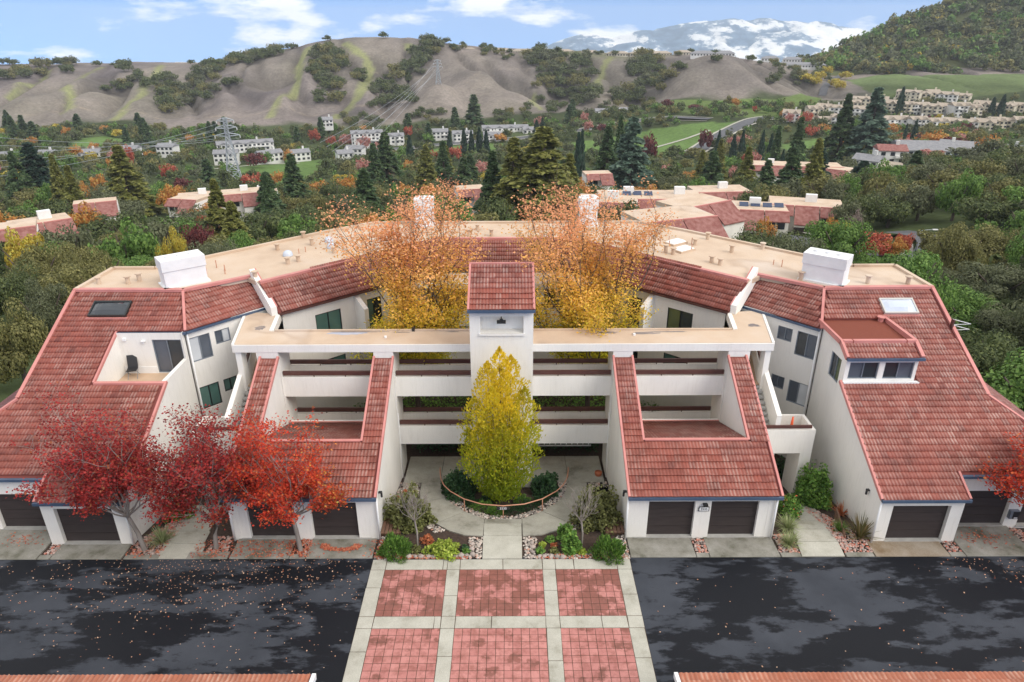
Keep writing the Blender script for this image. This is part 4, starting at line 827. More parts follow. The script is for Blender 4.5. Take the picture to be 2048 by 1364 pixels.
def leafy_tree(name, loc, label, cat, seed, trunk, mains, kids, n_leaf, lsize, lm, bm_, spread=.55, lift=.03, puff=.32, tint=None, squash=None, group=None, keep=None, lean=(0, 0), even=0.0):
    rng = np.random.default_rng(seed); root = empty(name, loc, 0, label, cat, group); tubes, twigs = [], []
    h, r = trunk; top = np.array([lean[0], lean[1], h]); tubes.append(([np.zeros(3) - np.array([0, 0, .1]), np.array([lean[0] * .3, lean[1] * .3, h * .5]), top], [r * 1.25, r, r * .85]))
    for (dx, dy, dz, ln) in mains:
        d = np.array([dx, dy, dz], float); d /= np.linalg.norm(d); grow(rng, top - np.array([0, 0, rng.uniform(0, h * .12)]), d, ln, r * .46, len(kids), tubes, twigs, spread, lift, kids)
    tr = newobj('trunk', branches_mesh('trunk', tubes, bm_, (0, 0, 0)), None, root)
    tw = np.array([t[0] for t in twigs])
    if keep is not None: tw = tw[[keep(q) for q in tw]]
    hist, ed = np.histogram(tw[:, 2], 12); wt = 1.0 / (hist[np.clip(np.digitize(tw[:, 2], ed) - 1, 0, 11)] + 3.0) ** even; idx = rng.choice(len(tw), n_leaf, p=wt / wt.sum()); cen = tw[idx] + rng.normal(0, puff, (n_leaf, 3)) * np.array([1, 1, .6])
    t, nor, s = leaf_arrays(rng, cen, lsize); col = tint(cen, rng) if tint else np.ones((n_leaf, 3))
    newobj('crown', quadcloud('crown', cen, t, nor, s * .75, s, lm, col), None, root); return root
def ring(n, up, ln, rg, jit=.25, ph=0):
    return [(math.cos(ph + 2 * math.pi * k / n), math.sin(ph + 2 * math.pi * k / n), up * rg.uniform(.7, 1.3), ln * rg.uniform(1 - jit, 1 + jit)) for k in range(n)]
rg = random.Random(3)
def t_red(c, rng): z = c[:, 2]; k = np.clip((3.4 - z) / 2.2, 0, 1) * rng.uniform(.2, 1, len(z)); return np.stack([1 + .15 * k, 1 + 2.6 * k, 1 + .5 * k], 1)
leafy_tree('maple_tree', (-15.6, 24.0, .02), 'crimson maple in front of the leftmost garages, bare twigs at its top', 'tree', 11, (1.9, .095), ring(7, 1.0, 1.65, rg) + [(-.3, -.2, 1, 2.6), (.25, 0, 1, 2.6), (-1.0, -.2, .8, 2.3), (.35, .1, 1, 2.7), (-.7, 0, 1, 2.4)], (3, 3, 3), 18500, .105, M['leaf_red'], M['bark'], spread=.5, lift=.05, puff=.19, tint=t_red, lean=(-.35, 0), keep=lambda q: q[2] < 5.0 or rg.random() < .5)
leafy_tree('maple_tree', (-12.55, 24.1, .02), 'dark crimson maple between the stepping walk and the left garages', 'tree', 12, (1.5, .09), ring(7, 1.05, 1.5, rg, ph=.4) + [(.2, .1, 1, 2.8), (-.2, -.2, 1, 2.6), (.4, .2, 1, 2.7), (.1, 0, 1, 2.6)], (3, 3, 3), 16000, .10, M['leaf_red'], M['bark'], spread=.48, lift=.06, puff=.21, tint=lambda c, r_: t_red(c, r_) * .88, lean=(.35, -.05))
def t_sc(c, rng): k = np.clip((c[:, 0] - .6) / 1.6, 0, 1) * rng.uniform(0, 1, len(c)); return np.stack([1 - .15 * k, 1 + 1.4 * k, 1 + .3 * k], 1)
leafy_tree('maple_tree', (-8.8, 23.95, .02), 'bright scarlet maple with a slim pale trunk between two left garage doors', 'tree', 23, (1.95, .09), ring(7, .75, 1.4, rg, ph=.2) + [(-.9, -.1, .9, 1.75), (.9, 0, .5, 1.5), (.1, 0, 1, 2.5), (-.3, 0, 1, 2.3), (.25, 0, 1, 2.3)], (3, 3, 3), 14500, .10, M['leaf_scarlet'], M['bark'], spread=.5, lift=.04, puff=.18, tint=t_sc, lean=(-.12, 0), keep=lambda q: rg.random() < .8)
leafy_tree('maple_tree', (23.6, 23.6, .02), 'scarlet maple at the right edge of the forecourt', 'tree', 14, (1.8, .11), ring(7, .7, 1.4, rg) + [(-1, 0, .9, 1.9), (-1, .1, .35, 1.7), (0, 0, 1, 2.0)], (3, 3, 3), 9000, .125, M['leaf_scarlet'], M['bark'], spread=.5, lift=.04, puff=.26, tint=t_sc, keep=lambda q: rg.random() < .8)
# two amber trees in the court
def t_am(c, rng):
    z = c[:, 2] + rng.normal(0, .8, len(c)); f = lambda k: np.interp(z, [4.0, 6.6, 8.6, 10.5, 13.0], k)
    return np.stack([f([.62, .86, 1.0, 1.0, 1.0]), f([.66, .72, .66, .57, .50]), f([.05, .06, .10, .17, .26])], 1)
for (x, y, seed, lab) in ((-5.15, 36.2, 21, 'left of the two amber and yellow trees in the court'), (4.9, 36.2, 34, 'right of the two amber and yellow trees in the court')):
    mains = ring(10, 2.6, 2.75, rg) + ring(10, 1.05, 1.6, rg, ph=.5) + [(0, 0, 1, 5.7), (.14, .05, 1, 5.2), (-.16, 0, 1, 5.5), (-.3, 0, 1, 4.9), (.3, .1, 1, 4.9), (.05, .2, 1, 5.2)]
    leafy_tree('amber_tree', (x, y, -1.42), lab, 'tree', seed, (3.0, .17), mains, (4, 3, 3), 52000, .125, M['leaf_amber'], M['bark_dk'], spread=.31, lift=.05, puff=.38, tint=t_am, even=.40, keep=lambda q: q[2] < 14.4 and (q[2] < 12.6 or rg.random() < .6))
# the columnar golden tree
rng = np.random.default_rng(5); root = empty('columnar_tree', (-.12, 28.45, -.78), 0, 'tall columnar yellow-green tree in front of the white tower', 'tree')
tubes = [([np.array([0, 0, -.1]), np.array([0, 0, 2.0]), np.array([0, 0, 6.5])], [.14, .1, .03])]
spires = [(0.0, 0, 8.45, 1.15), (.5, .1, 8.0, 1.1), (-.55, 0, 7.75, 1.15), (1.12, -.1, 6.5, 1.0), (-1.2, .05, 5.9, .95), (.35, -.7, 6.4, .95), (-.35, -.75, 6.8, .95), (0, .7, 7.2, 1.1), (.95, -.6, 5.0, .85), (-.95, -.55, 4.9, .85), (1.45, 0, 4.6, .6), (-1.5, .1, 4.2, .6), (.1, -1.15, 5.2, .8)]
cs, tn, cl = [], [], []
for sx, sy, hh, w in spires:
    tubes.append(([np.array([0, 0, .5]), np.array([sx * .8, sy * .8, hh * .4]), np.array([sx, sy, hh * .95])], [.03, .02, .006]))
    n = int(1900 * w * hh / 7); u = rng.uniform(0, 1, n) ** .85; z = .35 + (hh - .35) * u
    prof = np.where(u < .4, .5 + .5 * (u / .4) ** .8, (1 - ((u - .4) / .6) ** 3.8)) * w * .86
    a = rng.uniform(0, 2 * math.pi, n); lump = 1 + .22 * np.sin(3 * a + 5 * z) + .12 * np.sin(7 * z + 2 * a); rad = prof * np.sqrt(rng.uniform(.25, 1, n)) * lump
    bx = sx * np.minimum(1, .35 + u * 1.5); by = sy * np.minimum(1, .35 + u * 1.5)
    c = np.stack([bx + rad * np.cos(a), by + rad * np.sin(a), z], 1); cs.append(c)
    t = np.stack([np.cos(a) * .5, np.sin(a) * .5, np.full(n, 1.0)], 1) + rng.normal(0, .35, (n, 3)); tn.append(t / np.linalg.norm(t, axis=1, keepdims=True))
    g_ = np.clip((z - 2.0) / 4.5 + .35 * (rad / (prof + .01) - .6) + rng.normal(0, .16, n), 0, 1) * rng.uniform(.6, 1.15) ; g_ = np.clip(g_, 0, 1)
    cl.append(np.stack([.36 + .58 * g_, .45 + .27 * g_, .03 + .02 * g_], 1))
cs = np.concatenate(cs); tn = np.concatenate(tn); cl = np.concatenate(cl); nor = rng.normal(0, 1, cs.shape); nor -= tn * np.sum(nor * tn, axis=1, keepdims=True); nor /= np.linalg.norm(nor, axis=1, keepdims=True)
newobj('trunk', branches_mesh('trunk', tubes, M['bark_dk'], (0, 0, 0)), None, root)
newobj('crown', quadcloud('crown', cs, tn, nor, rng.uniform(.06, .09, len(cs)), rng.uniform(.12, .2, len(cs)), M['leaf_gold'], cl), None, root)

def bush(name, loc, r, label, cat, lm, n, lsize, seed, blade=False, group=None, lump=.25, stem=True):
    rng = np.random.default_rng(seed); rx, ry, rz = r; u = rng.normal(0, 1, (n, 3)); u[:, 2] = np.abs(u[:, 2]) * 1.1 - .12; u /= np.linalg.norm(u, axis=1, keepdims=True)
    a = np.arctan2(u[:, 1], u[:, 0]); ph = rng.uniform(0, 6, 4)
    k = 1 + lump * (np.sin(3 * a + ph[0]) * np.cos(3 * u[:, 2] + ph[1]) + .6 * np.sin(7 * a + ph[2] + 4 * u[:, 2])); rad = rng.uniform(.45, 1, n) ** .5 * k
    c = u * np.array([rx, ry, rz]) * rad[:, None] + np.array([0, 0, .05]); c[:, 2] = np.maximum(c[:, 2], .02)
    t, nor, s = leaf_arrays(rng, c, lsize, .6)
    if blade:
        t = u * np.array([.7, .7, 1]) + np.array([0, 0, .7]) + rng.normal(0, .25, (n, 3)); t /= np.linalg.norm(t, axis=1, keepdims=True); nor -= t * np.sum(nor * t, axis=1, keepdims=True); nor /= np.linalg.norm(nor, axis=1, keepdims=True)
    root = empty(name, loc, 0, label, cat, group)
    if stem:
        tb = []
        for q in range(5): e = c[rng.integers(0, n)] * .7; tb.append(([np.zeros(3), e * .5 + np.array([0, 0, .05]), e], [.03, .02, .008]))
        newobj('stem', branches_mesh('stem', tb, M['bark_dk'], (0, 0, 0)), None, root)
    newobj('foliage', quadcloud('foliage', c, t, nor, s * (.28 if blade else .7), s, lm), None, root); return root
def tuft(name, loc, label, cat, lm, n, ln, wid, seed, droop=.8, group=None):
    """fountain of arching blades, each of three segments"""
    rng = np.random.default_rng(seed); mb = MB()
    for k in range(n):
        a = rng.uniform(0, 2 * math.pi); L = ln * rng.uniform(.65, 1.1); el = rng.uniform(.5, 1.45); d = np.array([math.cos(a) * math.cos(el), math.sin(a) * math.cos(el), math.sin(el)]); p = np.array([math.cos(a), math.sin(a), 0]) * rng.uniform(0, .08); sd_ = np.array([-math.sin(a), math.cos(a), 0]); pts = []
        for i in range(5):
            w = wid * (1 - (i / 4) ** 2) * .5 + .001; pts += [p - sd_ * w, p + sd_ * w]; p = p + d * L / 4; d = d + np.array([0, 0, -droop * .28]); d /= np.linalg.norm(d)
        mb.add(pts, [(2 * i, 2 * i + 1, 2 * i + 3, 2 * i + 2) for i in range(4)])
    root = empty(name, loc, 0, label, cat, group); newobj('blades', mb.mesh('blades', lm), None, root); return root
def P(x, y): return tuple(near_at(x, y))
ORD = 'first second third fourth fifth sixth seventh eighth ninth tenth eleventh twelfth thirteenth fourteenth fifteenth sixteenth seventeenth eighteenth nineteenth twentieth'.split() + ['twenty ' + w_ for w_ in 'first second third fourth fifth sixth seventh eighth'.split()]
# planting round the tower
bush('rounded_shrub', (-2.3, 29.1, gz(0, 29.1)), (.85, .8, 1.25), 'large dark green shrub left of the columnar tree, inside the rail', 'shrub', M['leaf_dark'], 3600, .13, 1)
bush('rounded_shrub', (2.15, 29.3, gz(0, 29.3)), (.72, .7, 1.0), 'dark green shrub right of the columnar tree, inside the rail', 'shrub', M['leaf_dark'], 3000, .13, 2)
for k, (x, y, r_, mm) in enumerate(((-1.55, 27.95, .42, 'leaf_dark'), (-1.0, 27.45, .55, 'leaf_fresh'), (-.35, 27.05, .42, 'leaf_fresh'), (.45, 27.15, .50, 'leaf_dark'), (1.25, 27.55, .48, 'leaf_dark'), (.95, 28.15, .45, 'leaf_fresh'), (1.85, 28.2, .36, 'leaf_dark'), (-.9, 28.2, .42, 'leaf_dark'))):
    bush('low_juniper', (x, y, gz(x, y)), (r_, r_ * .85, r_ * .62), ORD[sorted(range(8), key=lambda i: (-1.55, -1.0, -.35, .45, 1.25, .95, 1.85, -.9)[i]).index(k)] + ' low green mound from the left in the curved bed behind the copper rail', 'shrub', M[mm], 1000, .10, 40 + k, True, 'low mounds in the curved bed')
bush('small_fern', (1.75, 30.0, gz(0, 30)), (.25, .25, .35), 'small light green plant beside the white tower base', 'shrub', M['leaf_lime'], 300, .1, 60)
# beds left and right of the walk
bush('rosemary_bush', P(792, 1108), (.68, .60, .78), 'round bright green bush at the left corner of the entrance bed', 'shrub', M['leaf_fresh'], 4200, .15, 3, True)
bush('rosemary_bush', P(1217, 1112), (.68, .60, .80), 'round bright green bush at the right corner of the entrance bed', 'shrub', M['leaf_fresh'], 4200, .15, 4, True)
bush('olive_bush', (-4.35, 26.1, gz(0, 26.1)), (1.05, 1.1, 1.55), 'big olive green bush against the left garage wing wall', 'shrub', M['leaf_olive'], 5200, .13, 5)
bush('olive_bush', (4.35, 26.1, gz(0, 26.1)), (1.1, 1.15, 1.6), 'big olive green bush against the right garage wing wall', 'shrub', M['leaf_olive'], 5200, .13, 6)
bush('leafy_shrub', P(888, 1106), (.72, .5, .5), 'spreading yellow-green shrub in the left entrance bed', 'shrub', M['leaf_lime'], 1900, .12, 7)
bush('leafy_shrub', P(1142, 1100), (.42, .4, .75), 'upright light green shrub beside the bare tree in the right bed', 'shrub', M['leaf_fresh'], 1300, .14, 8)
bush('leafy_shrub', P(1130, 1075), (.35, .3, .6), 'small green rose bush at the back of the right bed', 'shrub', M['leaf_fresh'], 700, .13, 9)
bush('rust_shrub', (-4.75, 28.2, gz(0, 28.2)), (.5, .7, .55), 'rust coloured shrub behind the left olive bush', 'shrub', M['leaf_rust'], 900, .11, 10)
bush('rust_shrub', (4.85, 28.1, gz(0, 28.1)), (.45, .75, .85), 'orange shrub behind the right olive bush by the wall', 'shrub', M['leaf_scarlet'], 1200, .11, 11)
for k, (x, y, r_, mm, lab) in enumerate(((868, 1103, .22, 'leaf_blue', 'blue grey rosette plant in front of the left yellow-green shrub'), (930, 1098, .16, 'leaf_dark', 'dark little plant at the walk end of the left bed'), (932, 1106, .17, 'leaf_fresh', 'bright little plant near the boulders of the left bed'), (832, 1103, .25, 'leaf_olive', 'grey green plant at the foot of the left bare tree'), (855, 1083, .3, 'leaf_rust', 'brown dry plant behind the left bare tree'), (1085, 1092, .16, 'leaf_lime', 'lime little plant near the walk in the right bed'), (1080, 1105, .2, 'leaf_fresh', 'green mound next to the boulders of the right bed'), (1101, 1082, .22, 'leaf_fresh', 'green mound at the back of the right bed'), (1108, 1094, .14, 'leaf_rust', 'orange little plant in the middle of the right bed'), (1108, 1104, .2, 'leaf_olive', 'dull green plant in the middle of the right bed'), (1163, 1106, .2, 'leaf_lime', 'yellow-green plant at the foot of the right bare tree'))):
    bush('small_plant', P(x, y), (r_, r_, r_ * .8), lab, 'plant', M[mm], 220, .1, 70 + k, False, stem=False)
for (x, y, seed, lab) in ((835, 1090, 31, 'bare little tree in the left entrance bed'), (1163, 1092, 32, 'bare little tree in the right entrance bed')):
    rng = np.random.default_rng(seed); root = empty('bare_tree', P(x, y), 0, lab, 'tree'); tb, tw_ = [], []; tb.append(([np.array([0, 0, -.1]), np.array([.02, 0, .7]), np.array([-.05, .03, 1.35])], [.045, .04, .035]))
    for k in range(8):
        a = 2 * math.pi * k / 8 + rng.uniform(-.2, .2); d = np.array([math.cos(a), math.sin(a), rng.uniform(.7, 1.5)]); d /= np.linalg.norm(d); grow(rng, np.array([-.05, .03, 1.3]), d, .8, .018, 3, tb, tw_, .38, .05, (3, 3, 3), .66, .1)
    mb = MB()
    for pts, rr in tb: mb.tube([tuple(q) for q in pts], [max(v, .0055) for v in rr], 4, cap=False)
    newobj('trunk', mb.mesh('trunk', M['bark']), None, root)
# right passage planting
bush('round_camellia', (15.15, 28.1, gz(0, 28.1)), (.85, .8, 1.75), 'tall round glossy bush beside the landing pillar', 'shrub', M['leaf_fresh'], 4200, .15, 12)
bush('low_shrub', P(1643, 1006), (.5, .45, .4), 'low light green shrub in front of the tall glossy bush', 'shrub', M['leaf_lime'], 1000, .12, 13)
bush('shade_shrub', (14.2, 31.0, -1.4), (.8, .7, 1.3), 'dark shrub in the shade behind the right landing pillar', 'shrub', M['leaf_dark'], 1500, .14, 14)
bush('salvia', P(1578, 1030), (.45, .8, .9), 'feathery green plant with red blooms beside the right garage', 'shrub', M['leaf_fresh'], 1700, .10, 15)
bush('salvia_bloom', tuple(np.array(P(1578, 1030)) + np.array([0, 0, .15])), (.42, .75, .95), 'sprinkle of red blooms on the feathery plant', 'flower', M['orange'], 46, .07, 16, stem=False)
tuft('pale_grass', P(1575, 1058), 'pale ornamental grass at the right walk, the one nearer the building', 'grass', M['leaf_pale'], 230, .75, .022, 17)
tuft('pale_grass', P(1577, 1090), 'pale ornamental grass at the right walk, the one nearer the asphalt', 'grass', M['leaf_pale'], 230, .72, .022, 18)
tuft('bronze_flax', P(1718, 1076), 'spiky bronze flax beside the right wing corner', 'plant', M['leaf_bronze'], 60, 1.25, .06, 19, .35)
tuft('copper_flax', P(1683, 1030), 'small copper spiky flax by the timber edging', 'plant', M['leaf_rust'], 40, .7, .05, 20, .5)
tuft('green_tuft', P(1680, 1062), 'narrow green tuft between the two flax plants', 'plant', M['leaf_fresh'], 150, .6, .02, 21, .5)
tuft('green_tuft', P(325, 1085), 'spiky pale green tuft at the foot of the leftmost maple', 'plant', M['leaf_pale'], 170, .85, .03, 22, .6)
bush('shade_shrub', (-14.3, 29.5, gz(0, 29.5)), (.9, .8, 1.5), 'dark shrub in the passage behind the crimson maples', 'shrub', M['leaf_dark'], 1700, .14, 23)
bush('corner_shrub', (-15.4, 27.0, gz(0, 27)), (.6, .8, 1.0), 'green shrub along the left wing wall under the maple', 'shrub', M['leaf_fresh'], 1600, .13, 24)
# hedge and ground cover seen under the gallery
def hedge(name, x0, x1, y0, y1, z0, z1, label, lm, n, seed):
    rng = np.random.default_rng(seed); c = np.stack([rng.uniform(x0, x1, n), rng.uniform(y0, y1, n), z0 + (z1 - z0) * rng.uniform(0, 1, n) ** .6], 1); c[:, 2] += .12 * np.sin(c[:, 0] * 2.1) ; t, nor, s = leaf_arrays(rng, c, .15)
    return tag(newobj(name, quadcloud(name, c - np.array([(x0 + x1) / 2, y0, z0]), t, nor, s * .7, s, lm), None, None, ((x0 + x1) / 2, y0, z0)), label, 'hedge')
hedge('ivy_hedge', -5.3, 5.3, 33.5, 35.0, -1.4, -.05, 'dark ivy hedge behind the ground floor passage', M['leaf_dark'], 9000, 30)
hedge('court_shrubbery', -9.5, 9.5, 35.2, 39.5, -1.4, -.5, 'green shrubbery filling the inner court', M['leaf_fresh'], 9000, 31)
# stones
def stone_mesh(seed):
    rng = np.random.default_rng(seed); bm = bmesh.new(); bmesh.ops.create_icosphere(bm, subdivisions=1, radius=1.0)
    for v in bm.verts: v.co *= rng.uniform(.8, 1.15)
    me = bpy.data.meshes.new('stone'); bm.to_mesh(me); bm.free(); return me
def stonemat(name, stops):
    m, nt, b = nodes(name); b.inputs['Roughness'].default_value = .8; r = ramp(nt, nt.nodes.new('ShaderNodeNewGeometry').outputs['Random Per Island'], stops); nt.links.new(r.outputs[0], b.inputs['Base Color']); return m
M['cobble'] = stonemat('river_cobble', [(0, (.13, .12, .115)), (.3, (.30, .27, .24)), (.55, (.48, .41, .35)), (.8, (.62, .56, .50)), (1, (.46, .24, .17))])
M['cobble_red'] = stonemat('leafy_cobble', [(0, (.20, .15, .13)), (.35, (.42, .35, .31)), (.6, (.50, .16, .10)), (.8, (.55, .45, .40)), (1, (.48, .11, .06))])
M['boulder'] = simple('boulder', (0.27, 0.235, 0.21), (0.46, 0.375, 0.33), 2.5, .85, bmp=.4, bscale=14)
sm = [stone_mesh(k) for k in range(4)]; SV = [np.array([v.co[:] for v in m_.vertices]) for m_ in sm]; SF = np.array([list(p_.vertices) for p_ in sm[0].polygons])
def stones(name, polys, dens, size, m, seed, z=None):
    rng = np.random.default_rng(seed); Vs, Fs, nv_ = [], [], 0
    for poly in polys:
        xs = [p_[0] for p_ in poly]; ys_ = [p_[1] for p_ in poly]; A = (max(xs) - min(xs)) * (max(ys_) - min(ys_))
        for k in range(int(A * dens)):
            x, y = rng.uniform(min(xs), max(xs)), rng.uniform(min(ys_), max(ys_))
            if not inside(x, y, poly): continue
            s = size * rng.uniform(.6, 1.35); a = rng.uniform(0, 6.28); v = SV[k % 4] * np.array([s, s * rng.uniform(.65, 1), s * .55]); v = np.stack([v[:, 0] * math.cos(a) - v[:, 1] * math.sin(a), v[:, 0] * math.sin(a) + v[:, 1] * math.cos(a), v[:, 2]], 1)
            Vs.append(v + np.array([x, y, gz(x, y) + s * .2])); Fs.append(SF + nv_); nv_ += len(v)
    o = newobj(name, big_mesh(name, np.concatenate(Vs), np.concatenate(Fs), m)); tag(o, kind='stuff'); return o
arc_in = [(3.33, 30.5), (3.2, 29.6), (2.96, 28.78), (2.6, 28.1), (1.87, 27.22), (1.3, 26.75), (.8, 26.47), (0, 26.45)]
arc_out = [(2.85, 30.5), (2.78, 29.7), (2.55, 29.0), (2.25, 28.45), (1.6, 27.6), (1.1, 27.15), (.7, 26.85), (0, 26.8)]
beds = []
for s in (1, -1):
    beds.append([(s * x, y) for x, y in arc_in] + [(s * x, y) for x, y in arc_out[::-1]])
    beds += [[(s * x, y) for x, y in p_] for p_ in ([(.9, 23.42), (1.45, 23.42), (1.5, 24.75), (.92, 24.82)], [(1.4, 23.42), (5.45, 23.42), (5.45, 23.75), (1.4, 23.7)], [(4.3, 23.4), (5.5, 23.4), (5.4, 24.9), (5.0, 24.8), (4.9, 24.0), (4.3, 23.8)], [(4.4, 29.2), (5.45, 28.5), (5.45, 30.5), (4.4, 30.5)], [(2.6, 25.35), (3.1, 25.2), (3.7, 26.0), (3.3, 26.1)])]
stones('river_cobbles', beds, 190, .062, M['cobble'], 1).update_tag()
bpy.data.objects['river_cobbles']['label'] = 'pale river cobbles edging the entrance beds'; bpy.data.objects['river_cobbles']['category'] = 'cobbles'
o = stones('garage_cobbles', [[(s * x, y) for x, y in p_] for s in (1, -1) for p_ in ([(8.38, 23.72), (8.9, 23.72), (8.9, 24.7), (8.38, 24.7)], [(12.0, 23.72), (12.85, 23.72), (12.9, 24.9), (12.05, 24.9)], [(14.8, 23.72), (16.1, 23.72), (16.2, 24.5), (15.2, 27.0), (14.5, 27.6), (14.75, 25.5)], [(19.3, 23.72), (19.9, 23.72), (19.9, 25.4), (19.35, 24.4)], [(22.95, 23.5), (23.6, 23.5), (23.4, 25.4), (22.9, 25.4)])], 200, .06, M['cobble_red'], 2); tag(o, 'brownish cobbles filling the gaps between garage aprons', 'cobbles')
for k, (x, y) in enumerate([(818, 1117), (831, 1117), (843, 1117), (858, 1117), (868, 1117), (884, 1117), (897, 1116), (911, 1116), (922, 1115), (934, 1115), (1063, 1117), (1079, 1117), (1089, 1116), (1102, 1117), (1114, 1117), (1126, 1118), (944, 1092), (944, 1102), (945, 1112), (1064, 1090), (1065, 1098), (1066, 1108)]):
    p_ = P(x, y - 2); s = .14 * random.uniform(.8, 1.2); o = newobj('boulder', sm[k % 4].copy(), M['boulder'], None, (p_[0], p_[1], .04)); o.scale = (s, s * random.uniform(.8, 1), s * .9); o.rotation_euler = (0, 0, random.uniform(0, 6))
    tag(o, (ORD[k] + ' boulder from the left edging the front of the left entrance bed' if k < 10 else ORD[k - 10] + ' boulder from the left edging the front of the right entrance bed' if k < 16 else ORD[k - 16] + ' boulder from the back beside the cobbles left of the walk' if k < 19 else ORD[k - 19] + ' boulder from the back beside the cobbles right of the walk'), 'boulder', ('left' if x < 1000 else 'right') + ' bed edging boulders')
# fallen leaves
def litter(name, pts, size, m, seed, label, z=.02):
    rng = np.random.default_rng(seed); c = np.array([(x, y, z + rng.uniform(0, .02)) for x, y in pts]); n = len(c); nor = rng.normal(0, .25, (n, 3)); nor[:, 2] = 1; nor /= np.linalg.norm(nor, axis=1, keepdims=True); t = rng.normal(0, 1, (n, 3)); t -= nor * np.sum(t * nor, axis=1, keepdims=True); t /= np.linalg.norm(t, axis=1, keepdims=True)
    s = size * rng.uniform(.6, 1.3, n); return tag(newobj(name, quadcloud(name, c, t, nor, s * .75, s, m)), label, 'leaves', None, 'stuff')
M['litter'] = stonemat('fallen_leaf', [(0, (.30, .13, .07)), (.5, (.52, .30, .19)), (.8, (.60, .42, .30)), (1, (.50, .12, .05))])
rng = np.random.default_rng(77); pts = []
while len(pts) < 800:
    x = rng.normal(-11.5, 4.0); y = 23.4 - abs(rng.normal(0, 1.9))
    if -22 < x < -5.7 and y > 15: pts.append((x, y))
pts += [(rng.uniform(-22, -5.7), rng.uniform(15.5, 23.4)) for _ in range(260)] + [(rng.uniform(5.7, 24), rng.uniform(15.5, 23.4)) for _ in range(130)] + [(rng.normal(21, 1.6), 23.3 - abs(rng.normal(0, .7))) for _ in range(120)]
litter('fallen_leaves', pts, .062, M['litter'], 1, 'scattered fallen leaves on the dark asphalt')
pts = [(rng.uniform(-13.5, -9.2), rng.uniform(23.5, 24.6)) for _ in range(520)] + [(rng.uniform(-16.3, -14.8), rng.uniform(23.5, 24.6)) for _ in range(130)] + [(rng.normal(-8.8, .35), rng.uniform(23.5, 24.6)) for _ in range(260)] + [(rng.uniform(-5.5, -1.5), rng.uniform(23.36, 23.6)) for _ in range(330)] + [(rng.uniform(1.5, 5.3), rng.uniform(23.36, 23.6)) for _ in range(160)] + [(rng.normal(21.3, .6), rng.normal(24.6, .3)) for _ in range(160)] + [(rng.normal(-21.3, .5), rng.normal(24.7, .2)) for _ in range(90)] + [(rng.normal(-5.2, .35), rng.uniform(23.5, 24.6)) for _ in range(200)]
M['litter_red'] = stonemat('fallen_red_leaf', [(0, (.26, .05, .03)), (.5, (.48, .12, .06)), (1, (.56, .24, .13))])
litter('fallen_red_leaves', pts, .085, M['litter_red'], 2, 'red fallen leaves on the aprons and stone beds', .06)
pts = []
while len(pts) < 620:
    a = rng.uniform(-.2, math.pi + .2); r_ = rng.normal(.62, .09); pts.append((-7.1 + 1.0 * r_ * math.cos(a) * 1.15, 24.22 - .45 * r_ * math.sin(a) + rng.normal(0, .03)))
tag(litter('leaf_pile', pts, .10, M['litter_red'], 3, 'crescent heap of red leaves before the left garage door', .07), 'crescent heap of red leaves before the left garage door', 'leaf pile')

# copper guard rail round the bed
arc = [(-3.4, 31.0), (-3.36, 30.5), (-3.22, 29.6), (-2.98, 28.8), (-2.6, 28.1), (-1.87, 27.25), (-1.0, 26.7), (0, 26.52), (1.0, 26.7), (1.87, 27.25), (2.6, 28.1), (2.98, 28.8), (3.22, 29.6), (3.36, 30.5), (3.4, 31.0)]
cr = empty('copper_rail', (0, 26.52, gz(0, 26.5)), 0, 'curved copper guard rail round the bed at the tower', 'railing'); c0 = Vector(cr.location)
sm_arc = []
for i in range(len(arc) - 1):
    for t in (0, .5): sm_arc.append((arc[i][0] * (1 - t) + arc[i + 1][0] * t, arc[i][1] * (1 - t) + arc[i + 1][1] * t))
sm_arc.append(arc[-1])
newobj('top_tube', MB().at(*c0).tube([(x, y, gz(x, y) + .74) for x, y in sm_arc], .028, 8).mesh('top_tube', M['copper'], True), None, cr)
for x, y in ((-3.4, 31.0), (-1.87, 27.25), (0, 26.52), (1.87, 27.25), (3.4, 31.0)):
    newobj('post', MB().at(*c0).tube([(x, y, gz(x, y)), (x, y, gz(x, y) + .73)], .022, 8).mesh('post', M['copper'], True), None, cr)
def text_part(name, s, size, m, parent, loc, rot, depth=.004):
    cu = bpy.data.curves.new(name, 'FONT'); cu.body = s; cu.size = size; cu.extrude = depth; cu.align_x = 'CENTER'; cu.align_y = 'CENTER'
    o = bpy.data.objects.new(name, cu); COL.objects.link(o); bpy.context.view_layer.update(); dg = bpy.context.evaluated_depsgraph_get(); me = bpy.data.meshes.new_from_object(o.evaluated_get(dg)); COL.objects.unlink(o); bpy.data.objects.remove(o); me.materials.clear()
    q = newobj(name, me, m, parent); q.location = loc; q.rotation_euler = rot; return q
sg = empty('number_sign', (0, 26.48, .28), 0, 'small dark house number sign hung under the copper rail', 'sign')
newobj('board', MB().box(-.30, -.012, -.085, .30, .012, .085).mesh('board', M['black']), None, sg); text_part('numerals', '2535', .17, M['white'], sg, (0, -.018, 0), (R(90), 0, 0))
sg = empty('number_sign', (8.78, 24.69, 1.62), 0, 'white house number sign on the pillar between the right garage doors', 'sign')
newobj('board', MB().box(-.20, -.03, -.09, .20, 0, .09).mesh('board', M['white']), None, sg); newobj('rim', MB().box(-.23, -.02, -.12, .23, .002, -.09).box(-.23, -.02, .09, .23, .002, .12).box(-.23, -.02, -.09, -.2, .002, .09).box(.2, -.02, -.09, .23, .002, .09).mesh('rim', M['black']), None, sg); text_part('numerals', '2535', .15, M['black'], sg, (0, -.034, 0), (R(90), 0, 0))
lm_ = empty('garage_lamp', (8.8, 24.7, 1.86), 0, 'small black lamp above the number sign between the garage doors', 'lamp'); newobj('hood', MB().box(-.1, -.16, 0, .1, 0, .07).mesh('hood', M['black']), None, lm_)
